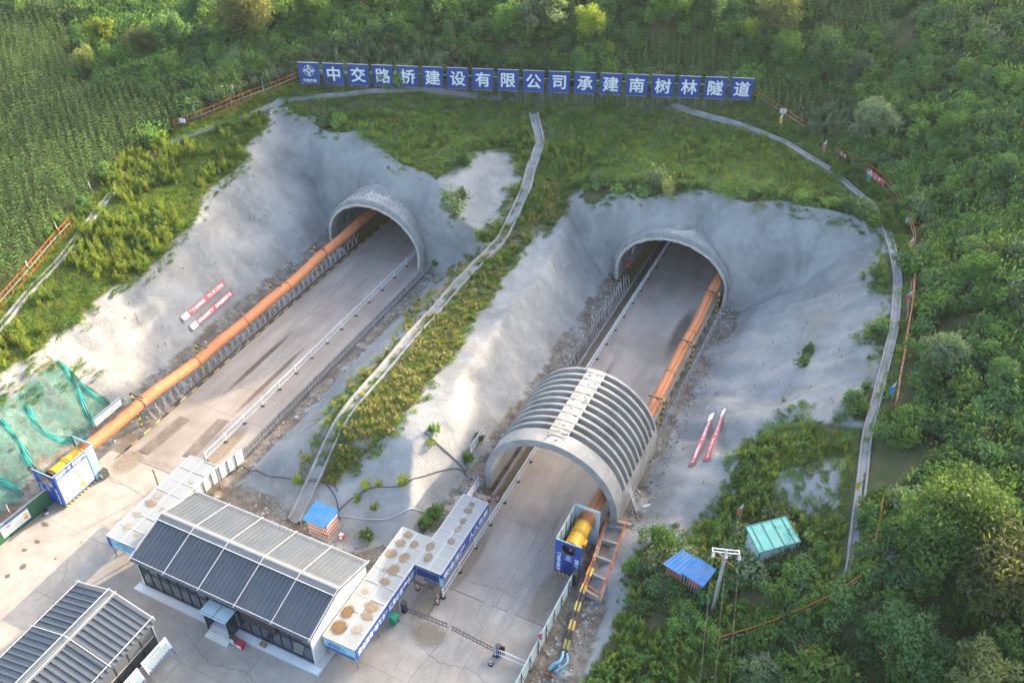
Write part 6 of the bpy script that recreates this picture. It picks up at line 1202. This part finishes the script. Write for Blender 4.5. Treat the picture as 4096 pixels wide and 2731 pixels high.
source('vine', [vine('leaf_vine', 150, .8), vine('leaf_mid', 150, .9), vine('leaf_vine', 120, .7)])
source('shrub', [shrub('leaf_dark', 620, .17, 1.5, 1.0, 7), shrub('leaf_dark', 620, .15, 1.7, 1.1, 6), shrub('leaf_mid', 620, .16, 1.6, 1.0, 7), shrub('leaf_dark', 560, .19, 1.4, .8, 6), shrub('leaf_mid', 520, .13, 2.2, 1.25, 5)])
source('thorn', [shrub('leaf_olive', 420, .12, 2.0, 1.1, 5), shrub('leaf_silver', 420, .12, 2.0, 1.2, 5), shrub('leaf_mid', 420, .13, 2.0, 1.1, 6)])
def scatter(name, label, cat, kind, P, sc, tilt=.12):
    n = len(P)
    if n == 0: return
    col, nv = SRC[kind]; me = bpy.data.meshes.new(name); me.vertices.add(n); me.vertices.foreach_set('co', np.asarray(P, np.float32).ravel())
    a = me.attributes.new('sc', 'FLOAT', 'POINT'); a.data.foreach_set('value', np.asarray(sc, np.float32)); a = me.attributes.new('rot', 'FLOAT_VECTOR', 'POINT'); a.data.foreach_set('vector', np.stack([rng.normal(0, tilt, n), rng.normal(0, tilt, n), rng.uniform(0, 6.283, n)], 1).astype(np.float32).ravel()); a = me.attributes.new('vi', 'INT', 'POINT'); a.data.foreach_set('value', rng.integers(0, nv, n).astype(np.int32))
    o = bpy.data.objects.new(name, me); root_col.objects.link(o); tag(o, label, cat, kind='stuff')
    g = bpy.data.node_groups.new(name, 'GeometryNodeTree'); g.interface.new_socket('Geometry', in_out='INPUT', socket_type='NodeSocketGeometry'); g.interface.new_socket('Geometry', in_out='OUTPUT', socket_type='NodeSocketGeometry'); L = g.links.new
    gi = g.nodes.new('NodeGroupInput'); go = g.nodes.new('NodeGroupOutput'); ip = g.nodes.new('GeometryNodeInstanceOnPoints'); ci = g.nodes.new('GeometryNodeCollectionInfo'); ci.inputs[0].default_value = col; ci.inputs['Separate Children'].default_value = True; ci.inputs['Reset Children'].default_value = True
    def na(nm, ty): x = g.nodes.new('GeometryNodeInputNamedAttribute'); x.data_type = ty; x.inputs[0].default_value = nm; return [s for s in x.outputs if s.enabled][0]
    er = g.nodes.new('FunctionNodeEulerToRotation'); L(na('rot', 'FLOAT_VECTOR'), er.inputs[0]); L(gi.outputs[0], ip.inputs['Points']); L(ci.outputs[0], ip.inputs['Instance']); ip.inputs['Pick Instance'].default_value = True; L(na('vi', 'INT'), ip.inputs['Instance Index']); L(er.outputs[0], ip.inputs['Rotation']); L(na('sc', 'FLOAT'), ip.inputs['Scale']); L(ip.outputs[0], go.inputs[0])
    md = o.modifiers.new('scatter', 'NODES'); md.node_group = g; return o
# candidate positions over the hillside
cs, ct_ = np.meshgrid(np.arange(-170, 78, .42), np.arange(14, 190, .42)); cs = (cs+rng.uniform(-.2, .2, cs.shape)).ravel(); ct_ = (ct_+rng.uniform(-.2, .2, ct_.shape)).ravel()
cz_ = terrain(cs, ct_); cp = sight(np.stack([cs, ct_, cz_], -1)); ok = (cp[:, 0] > -90) & (cp[:, 0] < 2440) & (cp[:, 1] > -90) & (cp[:, 1] < 1680)
cs, ct_, cz_, cp = cs[ok], ct_[ok], cz_[ok], cp[ok]; N_ = len(cs)
gi_ = np.clip(np.searchsorted(_tl, ct_), 0, nT-1); gj_ = np.clip(np.searchsorted(_sl, cs), 0, nS-1); c_shot = shot[gi_, gj_]; c_cut = CUT[gi_, gj_]; c_rub = rub[gi_, gj_]
c_rnd = rng.uniform(0, 1, N_); patch = fbm(cs, ct_, 6, 3, 55); patch2 = fbm(cs, ct_, 14, 3, 56); jit = np.stack([fbm(cs, ct_, 5, 2, 61), fbm(cs, ct_, 5, 2, 62)], 1)*22
chp = np.concatenate(CHAN); c_ch = np.zeros(N_, bool)
for i in range(0, N_, 20000): c_ch[i:i+20000] = (((cs[i:i+20000, None]-chp[None, :, 0])**2+(ct_[i:i+20000, None]-chp[None, :, 1])**2).min(1) < .85)
c_ch &= (patch < .3) & ~((cs < -48.5) & (patch > -.2)) & ~((cs > -16) & (ct_ < 49) & (patch > -.3))
sgd = (cs-SA[0])*SN[0]+(ct_-SA[1])*SN[1]; sgl = (cs-SA[0])*SD[0]+(ct_-SA[1])*SD[1]; c_sg = (sgd > -.6) & (sgd < 5.0) & (sgl > -1) & (sgl < SLEN+1)
fx = np.array(FENCE_XY); c_fe = np.zeros(N_, bool); cdir = np.stack([-cs, -ct_], 1); cdir /= np.linalg.norm(cdir, axis=1, keepdims=True)
for off in (0, 1.0, 2.0):
    for i in range(0, N_, 20000): c_fe[i:i+20000] |= (((cs[i:i+20000, None]-cdir[i:i+20000, 0:1]*off-fx[None, :, 0])**2+(ct_[i:i+20000, None]-cdir[i:i+20000, 1:2]*off-fx[None, :, 1])**2).min(1) < 1.0)
c_fe &= patch < .18
c_po = np.zeros(N_, bool)
for q_ in PORTALS: c_po |= (np.abs(cs-q_[0]) < q_[1]+1.2) & (ct_ > q_[5]-2) & (cz_ < q_[2]+1.2)
wild = ~c_shot & ~c_cut & ~c_rub & ~c_ch & ~c_po
inV = lambda poly, j=1: in_poly(cp+jit*j, poly)
Z_LBANK = [(-60, 900), (-60, 760), (0, 700), (60, 640), (135, 560), (215, 460), (300, 345), (400, 296), (530, 248), (690, 186), (660, 240), (625, 275), (580, 345), (540, 405), (440, 525), (340, 625), (250, 715), (150, 815), (60, 905)]
Z_HEAD = [(640, 225), (720, 205), (1200, 215), (1400, 225), (1720, 235), (1850, 305), (1920, 355), (2030, 440), (2090, 560), (2095, 660), (2080, 780), (2055, 950), (2030, 1000), (1985, 1000), (2060, 640), (2000, 480), (1940, 468), (1340, 420), (1290, 520), (1130, 700), (1040, 560), (1180, 460), (1180, 350), (1100, 345), (1000, 425), (920, 385), (850, 345), (800, 305), (750, 280), (640, 268)]
Z_SILV = [(400, 290), (500, 235), (690, 130), (880, 95), (1010, 140), (1200, 165), (1200, 205), (690, 178)]
Z_SILV2 = [(1730, 265), (1960, 245), (2000, 330), (1890, 345), (1800, 280)]
Z_RBANK = [(1995, 985), (1760, 975), (1700, 1040), (1650, 1180), (1560, 1262), (1490, 1300), (1440, 1400), (1380, 1500), (1330, 1600), (1700, 1600), (1690, 1470), (1950, 1370), (1985, 1150)]
Z_BARE = [(1790, 1070), (1940, 1045), (1925, 1190), (1850, 1185), (1770, 1130)]
Z_RIDGE = [(1180, 440), (1230, 420), (1330, 415), (1290, 500), (1200, 580), (1110, 700), (1050, 800), (960, 920), (880, 1010), (780, 1110), (700, 1130), (690, 1060), (800, 870), (930, 730), (1040, 610), (1100, 560)]
Z_PATHS = [[(2085, 0), (2030, 90), (2100, 110), (2180, 150), (2290, 190), (2352, 210), (2352, 175), (2230, 130), (2110, 80), (2110, 0)], [(1085, 95), (1180, 100), (1260, 125), (1240, 145), (1080, 115)], [(140, 60), (175, 110), (150, 190), (185, 215), (200, 190), (185, 90)], [(1290, 5), (1400, 15), (1340, 45), (1300, 30)], [(1790, 255), (1900, 238), (1890, 250), (1800, 268)], [(2115, 750), (2165, 710), (2190, 660), (2160, 820), (2120, 810)]]
corn_m = np.zeros(N_, bool)
for q in R_CORN: corn_m |= in_poly(cp, q)
corn_m &= wild; path_m = np.zeros(N_, bool)
for q in Z_PATHS: path_m |= in_poly(cp+jit*.5, q)
SITE = [(-5.0, 1.2, 48.6, 56.2), (-10.2, -4.8, 45.4, 51)]
near_ = np.zeros(N_, bool)
for a, b, c, d in SITE: near_ |= (cs > a-.3) & (cs < b+.6) & (ct_ > c-.4) & (ct_ < d+.3)
shed_view = in_poly(cp, [(1515, 1290), (1600, 1290), (1650, 1330), (1625, 1385), (1590, 1400), (1515, 1350)])
def place(mask, dens, kind, name, label, cat, s0, s1, sink=.03, tilt=.12):
    if kind not in ('grass', 'lightgrass', 'vine', 'drygrass'): mask = mask & ~c_sg & ~c_fe
    m = mask & (rng.uniform(0, 1, N_) < dens); idx = np.nonzero(m)[0]; return scatter(name, label, cat, kind, np.stack([cs[idx], ct_[idx], cz_[idx]-sink], 1), rng.uniform(s0, s1, len(idx)), tilt)
# corn in rows
def corn_rows(i, poly, ang, label, sp=.95, pl=.46, sc=(.95, 1.3)):
    m = in_poly(cp, poly) & wild
    if not m.any(): return
    a, b, c, d = cs[m].min(), cs[m].max(), ct_[m].min(), ct_[m].max(); L_ = math.hypot(b-a, d-c); mx, my = (a+b)/2, (c+d)/2
    u, v = np.meshgrid(np.arange(-L_/2, L_/2, sp), np.arange(-L_/2, L_/2, pl)); u = u.ravel()+rng.normal(0, .05, u.size); v = v.ravel()+rng.normal(0, .08, v.size)
    x = mx+u*math.cos(ang)-v*math.sin(ang); y = my+u*math.sin(ang)+v*math.cos(ang); z = terrain(x, y); k_ = in_poly(sight(np.stack([x, y, z], -1)), poly); x, y, z = x[k_], y[k_], z[k_]
    scatter('corn_field', label, 'corn', 'corn', np.stack([x, y, z], 1), rng.uniform(*sc, len(x)), .07)
corn_rows(0, R_CORN[0], .9, 'field of tall green corn on the left hill'); corn_rows(1, R_CORN[1], .35, 'strip of green corn behind the right half of the boards'); corn_rows(2, R_CORN[2], .35, 'upper strip of green corn near the top edge')
lb = inV(Z_LBANK) & wild; place(lb & (patch > -.1), .32, 'bright', 'tall_weeds', 'tall yellow green weeds on the bank above the left cut', 'weeds', .65, 1.35); place(lb, .9, 'lightgrass', 'grass', 'short grass on the bank above the left cut', 'grass', .7, 1.4); place(lb & (patch < .1), .16, 'vine', 'ground_cover', 'leafy ground cover on the bank above the left cut', 'ground cover', .6, 1.1)
hd = inV(Z_HEAD) & wild; place(hd & (patch > -.1), .32, 'green', 'tall_weeds', 'green weeds on the slope between the boards and the cuts', 'weeds', .6, 1.3); place(hd, .6, 'grass', 'grass', 'long grass on the slope below the blue boards', 'grass', .7, 1.5, tilt=.35); place(hd & (patch2 > -.15), .45, 'lightgrass', 'grass', 'light green grass on the slope below the blue boards', 'grass', .7, 1.4, tilt=.35); place(hd & (patch < .12), .2, 'vine', 'ground_cover', 'leafy vines on the slope below the blue boards', 'ground cover', .7, 1.3)
place(hd & (patch2 > .05) & (patch > .0), .10, 'silver', 'tall_weeds', 'pale feathery weeds scattered on the slope below the boards', 'weeds', .5, 1.0); place(hd & (patch > -.15), .20, 'bright', 'tall_weeds', 'yellow green weeds scattered on the slope below the boards', 'weeds', .5, .9); place(hd & (patch2 > .12), .05, 'shrub', 'low_bushes', 'low bushes on the slope below the blue boards', 'bushes', .4, .75)
si = (inV(Z_SILV) | inV(Z_SILV2)) & wild & ~corn_m; place(si, .34, 'silver', 'tall_weeds', 'pale silvery weeds behind the blue boards', 'weeds', .8, 1.45); place(si, .3, 'grass', 'grass', 'grass between the silvery weeds', 'grass', .7, 1.2)
rb = inV(Z_RBANK) & ~near_ & (~c_shot | inV(Z_BARE)) & ~c_ch & ~shed_view; bare = inV(Z_BARE); place(rb & ~bare & (patch > -.2), .3, 'green', 'tall_weeds', 'green weeds on the lower right bank round the sheds', 'weeds', .6, 1.35); place(rb & ~bare, .6, 'lightgrass', 'grass', 'grass on the lower right bank', 'grass', .7, 1.4); place(rb & bare, .09, 'drygrass', 'dry_grass', 'thin dry grass on the bare patch of the right bank', 'grass', .5, 1.0)
place(rb & ~bare & (patch > -.1), .2, 'bright', 'tall_weeds', 'yellow green weeds on the lower right bank', 'weeds', .5, 1.0); place(rb & ~bare & (patch2 > .1) & (cz_ > 1.2), .03, 'shrub', 'low_bushes', 'bushes on the lower right bank', 'bushes', .5, .95)
rg = inV(Z_RIDGE) & ~c_rub & ~c_ch; chx = np.interp(ct_, [42, 51.7, 57.6, 66.8, 76.3, 85.7, 95, 102], [-42.8, -43.6, -43.8, -44, -43.7, -42.6, -43.4, -44.9]); rg &= (cs > chx) | (rng.uniform(0, 1, N_) < .4); place(rg & (patch > -.35), .95, 'drygrass', 'dry_grass', 'yellowing grass on the ridge between the cuts', 'grass', .8, 1.6); place(rg & (patch > .0), .22, 'bright', 'tall_weeds', 'yellow green weeds on the ridge between the cuts', 'weeds', .3, .6); place(rg & (patch2 > .1) & (ct_ > 72), .2, 'green', 'tall_weeds', 'green weeds high on the ridge between the cuts', 'weeds', .35, .75)
f2 = np.array(FENCE2_XY); c_f2 = np.zeros(N_, bool)
for i in range(0, N_, 20000): c_f2[i:i+20000] = (((cs[i:i+20000, None]-f2[None, :, 0])**2+(ct_[i:i+20000, None]-f2[None, :, 1])**2).min(1) < 1.1)
place(c_f2, .75, 'green', 'tall_weeds', 'creepers and weeds growing through the lower right fence', 'weeds', .9, 1.5)
lowr = inV([(1425, 1300), (1480, 1255), (1520, 1290), (1505, 1420), (1440, 1510), (1395, 1470)], .6) & (cs > -13.6); place(lowr & (patch > -.2), .3, 'green', 'tall_weeds', 'thin weeds on the grey ground right of the sediment tank', 'weeds', .35, .75); place(lowr, .3, 'drygrass', 'dry_grass', 'dry grass on the grey ground right of the sediment tank', 'grass', .5, 1.0)
nw = in_poly(cp, R_NET); place(nw & (patch > .02), .12, 'drygrass', 'dry_grass', 'dry weeds poking through the teal netting', 'grass', .6, 1.1)
# creepers hanging over the edge of the sprayed concrete
sh2 = shot.astype(float); ed = np.zeros_like(sh2, bool)
for dy, dx in ((3, 0), (-3, 0), (0, 3), (0, -3), (7, 0), (-7, 0)): ed |= (np.roll(np.roll(sh2, dy, 0), dx, 1) != sh2)
ed &= (GZ > 2.2) & (GT < 106) & (GS > -92) & (GS < 8); c_ed = ed[gi_, gj_] & ~c_po
place(c_ed & (patch > -.2), .30, 'vine', 'creepers', 'creepers spilling over the edge of the sprayed concrete', 'creepers', .35, .8, .0); place(c_ed, .22, 'grass', 'grass', 'grass fringe along the edge of the sprayed concrete', 'grass', .6, 1.2)
# thicket over the rest of the hill
rest = wild & ~corn_m & ~lb & ~hd & ~si & ~rb & ~path_m & ~inV(Z_RIDGE) & ~nw & (cz_ > 1.0)
place(rest & (cp[:, 0] > 2040-0*cp[:, 1]), .115, 'shrub', 'thicket', 'dense green thicket covering the right hillside', 'thicket', .75, 1.6); place(rest & (cp[:, 0] <= 2040) & (cp[:, 1] < 400), .11, 'shrub', 'thicket', 'dense green thicket along the top of the hill', 'thicket', .8, 1.7); place(rest & (cp[:, 0] <= 2040) & (cp[:, 1] >= 400), .12, 'shrub', 'thicket', 'dense green thicket in the lower right corner', 'thicket', .6, 1.3)
place(rest & (patch > .05), .045, 'thorn', 'thorn_bushes', 'pale feathery bushes among the thicket', 'bushes', .8, 1.6); place(rest & (patch2 > .0), .10, 'green', 'tall_weeds', 'weeds between the bushes of the thicket', 'weeds', .8, 1.5); place(path_m & wild, .12, 'drygrass', 'dry_grass', 'thin grass on the bare earth tracks', 'grass', .6, 1.1)
# single tufts on the concrete slopes
def tuft(name, label, vx, vy, parts, cat='weed', sc=1.0, group='tufts on the concrete slopes'):
    p = hit(vx, vy); o = bpy.data.objects.new(name, mesh_from(name, parts)); root_col.objects.link(o); o.location = (p[0], p[1], p[2]-.03); o.scale = (sc, sc, sc); return tag(o, label, cat, group)
for vx, vy, kd, sc, lb_ in [(1843, 838, 'a', 1.3, 'two-headed green bush growing in the middle of the right concrete slope'), (1855, 812, 'a', 1.35, 'taller green bush in the middle of the right concrete slope'), (1998, 825, 'b', .8, 'small tuft beside the curved drain, upper of a row'), (1990, 895, 'a', 1.0, 'leafy tuft against the curved drain, middle of a row'), (1979, 955, 'a', 1.0, 'leafy tuft against the curved drain, lowest of a row'), (1800, 922, 'b', .6, 'tiny dry tuft on the right concrete slope'), (1996, 500, 'a', 1.1, 'leafy clump at the bend of the curved drain'), (998, 990, 'a', 1.1, 'round green tuft on the slope left of the ribbed arch'), (990, 1022, 'b', 1.2, 'yellowish tuft just below the round green tuft left of the arch'), (1075, 1055, 'a', 1.2, 'leafy clump below the information board left of the arch'), (1100, 1010, 'a', 1.0, 'leafy clump right of the information board near the arch'), (683, 1108, 'b', 1.3, 'yellow green tuft beside the lower end of the middle drain'), (925, 1110, 'b', 1.5, 'broad yellow green tuft on the bank behind the walkway'), (840, 1120, 'b', 1.3, 'tall tuft on the bank above the caged shed'), (820, 1150, 'b', 1.2, 'tuft right of the caged shed roof'), (845, 1235, 'a', 1.2, 'green tuft beside the small red box behind the house'), (1000, 1180, 'a', 1.5, 'dense green clump in the corner behind the stepped walkway'), (975, 1205, 'a', 1.4, 'green clump touching the roof of the stepped walkway'), (860, 1168, 'b', 1.0, 'yellowish tuft between the cage and the walkway'), (1085, 735, 'a', .8, 'creeping green clump on the ridge left of the right road'), (1062, 455, 'a', 1.6, 'green creeper patch on the white concrete right of the left tunnel'), (1000, 610, 'a', .9, 'green weeds at the right foot of the left tunnel mouth'), (870, 1115, 'b', 1.0, 'small tuft left of the broad tuft on the bank')]:
    tuft('leafy_tuft', lb_, vx, vy, (weed('leaf_mid', 12, .9, .45, .12, None, 30)+vine('leaf_vine', 90, .7)) if kd == 'a' else (weed('leaf_bright', 10, .75, .35, .09, None, 24)+[(*blades(40, .3, .6, .025, .8), 'leaf_dry')]), 'weed clump', sc)
# ------------------------------------------------------------------ single trees
def tree_mesh(kind, leaf, H, W_, n, lsz, asp, nl=11, droop=0.0):
    lobes = []; nl = int(nl*2.2)
    for i in range(nl):
        a = 2.399*i+R_.uniform(-.5, .5); f = (i+.5)/nl; r = W_*.5*math.sqrt(1-(2*f-1)**2*.75)*R_.uniform(.30, .86); rr = W_*R_.uniform(.09, .19); lobes.append((r*math.cos(a), r*math.sin(a), H*(.30+.58*f), rr, rr*R_.uniform(.75, 1.15)))
    lobes.append((0, 0, H*.62, W_*.24, H*.26)); v, f = cloud(n, lobes, lsz, asp, .3)
    m2 = max(120, n//12); k_ = R_.choice(len(lobes), m2); L_ = np.array(lobes)[k_]; d = unit(R_.normal(size=(m2, 3))+np.array([0, 0, .5])); c = L_[:, :3]+d*np.stack([L_[:, 3], L_[:, 3], L_[:, 4]], 1)*R_.uniform(1.0, 1.38, (m2, 1)); sp = quads(c, unit(R_.normal(size=(m2, 3))), unit(d+np.array([0, 0, .4-droop])), R_.uniform(1.5, 3.2, m2)*lsz*asp*.6, R_.uniform(.5, .9, m2)*lsz)
    cr = mesh_from(kind+'_crown', [(v, f, leaf), (sp[0], sp[1], leaf)]); k = MB(); k.tube([(0, 0, -.4), (.05*W_*.2, 0, H*.25), (0, .04*W_, H*.55)], .035*H*.5+.05, 'bark', 8, True, .05)
    for q in lobes[:9]: k.tube([(0, 0, H*.18), (q[0]*.45, q[1]*.45, H*.18+(q[2]-H*.18)*.6), (q[0], q[1], q[2])], .06+.008*H, 'bark', 6, True, .02)
    return cr, src(k, kind+'_trunk')
TREE = {'olive': [tree_mesh('olive', 'leaf_olive', 7.5, 8.5, 5200, .20, 2.0, 13), tree_mesh('olive', 'leaf_olive', 6.0, 6.0, 3600, .19, 2.0, 10)], 'bright': [tree_mesh('bright', 'leaf_bright', 6, 5.6, 3600, .21, 1.5, 10), tree_mesh('bright', 'leaf_bright', 5, 5.0, 3000, .20, 1.5, 9)], 'dark': [tree_mesh('dark', 'leaf_dark', 6.5, 6.5, 4200, .23, 1.4, 11), tree_mesh('dark', 'leaf_mid', 7.5, 8.0, 5200, .25, 1.4, 13)], 'sunny': [tree_mesh('sunny', 'leaf_sunny', 8.2, 8.8, 9500, .20, 1.4, 15)], 'pale': [tree_mesh('pale', 'leaf_silver', 5.5, 5.5, 3400, .18, 1.9, 9)], 'sumac': [tree_mesh('sumac', 'leaf_mid', 4.5, 5.0, 1500, .22, 3.2, 8)]}
TREES = [(575, 95, 'olive', 0, 1.2, 'large pale olive tree near the top left, left of the blue boards'), (245, 122, 'bright', 0, .95, 'bright green lit tree beside the corn at the top left'), (330, 138, 'olive', 1, .85, 'olive bush tree right of the bright lit tree at the top left'), (205, 172, 'olive', 1, .7, 'small olive tree at the corn edge, left of the bright tree'), (400, 118, 'dark', 0, .9, 'dark tree between the olive trees at the top left'), (470, 60, 'dark', 0, .9, 'dark tree left of the large pale olive tree'), (850, 28, 'olive', 1, 1.0, 'olive tree at the top edge above the characters on the left'), (900, 112, 'olive', 1, .42, 'small round olive tree alone above the weeds'), (720, 70, 'dark', 1, .85, 'dark tree right of the large pale olive tree'), (1000, 60, 'dark', 0, 1.0, 'dark tree on the slope left of the top centre'), (1245, 95, 'pale', 0, 1.45, 'broad grey green tree at the top centre'), (1180, 100, 'dark', 1, .8, 'dark tree hugging the left of the broad grey green tree'), (1352, 100, 'bright', 0, .95, 'bright lit tree right of the broad grey green tree'), (1395, 135, 'bright', 1, .55, 'small bright tree above the corn strip'), (1775, 88, 'olive', 0, 1.0, 'tall pale lit tree between the two corn strips'), (1720, 100, 'bright', 1, .75, 'bright bushy tree left of the tall pale tree'), (1800, 160, 'dark', 1, .75, 'green tree below the tall pale lit tree'), (1885, 165, 'dark', 0, .95, 'dark tree right of the corn strip'), (1970, 190, 'pale', 0, .85, 'grey green tree on the upper right slope'), (1545, 50, 'dark', 1, 1.0, 'dark tree at the top edge right of centre'), (1620, 60, 'dark', 0, .9, 'dark tree at the top edge, left of the pale tree'), (1995, 330, 'pale', 0, 1.15, 'grey green tree standing above the right crest fence'), (2180, 330, 'dark', 1, .55, 'dark leafy tree in the upper right thicket'), (2300, 420, 'dark', 0, .55, 'dark tree near the right edge above the middle'), (2240, 660, 'dark', 1, .55, 'dark tree in the middle of the right thicket'), (2150, 860, 'pale', 0, .9, 'grey green tree right of the curved drain'), (2290, 900, 'dark', 0, .55, 'dark tree at the right edge below the middle'), (2185, 1265, 'sunny', 0, .86, 'large sunlit green tree at the right, lower half'), (2130, 1290, 'dark', 1, .85, 'shaded tree under the large sunlit tree'), (2275, 1400, 'olive', 0, .95, 'pale olive tree at the right edge below the sunlit tree'), (2235, 1580, 'olive', 1, .75, 'pale olive tree cut by the bottom edge at the right'), (1885, 1590, 'sumac', 0, 1.0, 'feathery tree with yellow flower heads at the bottom edge'), (1740, 1570, 'pale', 0, .6, 'grey green bush tree at the bottom edge right of the pole'), (2050, 1500, 'dark', 0, .8, 'dark tree in the lower right thicket')]
for vx, vy, kd, var, sc, lb_ in TREES:
    p = hit(vx, vy); th = thing('tree', lb_, 'tree', (p[0], p[1], p[2]-.1), 'single trees on the hill'); cr, tr = TREE[kd][var]; rz = random.uniform(0, 6.28); sc3 = (sc*random.uniform(.92, 1.08), sc*random.uniform(.92, 1.08), sc)
    for me_, nm in ((tr, 'trunk'), (cr, 'crown')): o = put(me_, nm, th, (p[0], p[1], p[2]-.1), (0, 0, rz), sc3)
    if kd == 'sumac':
        k = MB(); n0 = 0
        for i in range(14): a = random.uniform(0, 6.28); r = random.uniform(.5, 2.1); x, y, z = p[0]+r*math.cos(a), p[1]+r*math.sin(a), p[2]+4.0*sc*random.uniform(.8, 1.0)-r*.25; k.tube([(x, y, z), (x+.1, y, z+.25)], .16, 'leaf_yellow', 5, True, .05)
        k.build('flower_heads', th)['kind'] = 'stuff'
for vx, vy, lb_ in ((2020, 1300, 'bare grey branches of a dead shrub left of the pale olive tree'), (1848, 1500, 'bare grey dead shrub in the lower right thicket')):
    p = hit(vx, vy); th = thing('dead_shrub', lb_, 'dead shrub', tuple(p), 'dead shrubs'); k = MB()
    for i in range(26): a = random.uniform(0, 6.28); r = random.uniform(.5, 1.6); h = random.uniform(1.0, 2.3); k.tube([(p[0], p[1], p[2]), (p[0]+r*.4*math.cos(a), p[1]+r*.4*math.sin(a), p[2]+h*.6), (p[0]+r*math.cos(a+.3), p[1]+r*math.sin(a+.3), p[2]+h)], .035, 'dead_wood', 4, False, .008)
    k.build('branches', th)

# ------------------------------------------------------------------ evening haze
k = MB(); k.box((-1510, -910, -4.2), (1510, 1510, 128), 'far_green'); hzo = k.build('haze'); hzo.data.materials.clear()
hm = bpy.data.materials.new('haze_air'); hm.use_nodes = True; t = hm.node_tree; t.nodes.clear(); o = t.nodes.new('ShaderNodeOutputMaterial'); v = t.nodes.new('ShaderNodeVolumePrincipled'); v.inputs['Color'].default_value = (.74, .84, 1.0, 1); v.inputs['Density'].default_value = HAZE; v.inputs['Anisotropy'].default_value = .25; t.links.new(v.outputs[0], o.inputs['Volume']); hzo.data.materials.append(hm); tag(hzo, 'thin evening haze over the hill', 'haze', kind='stuff')
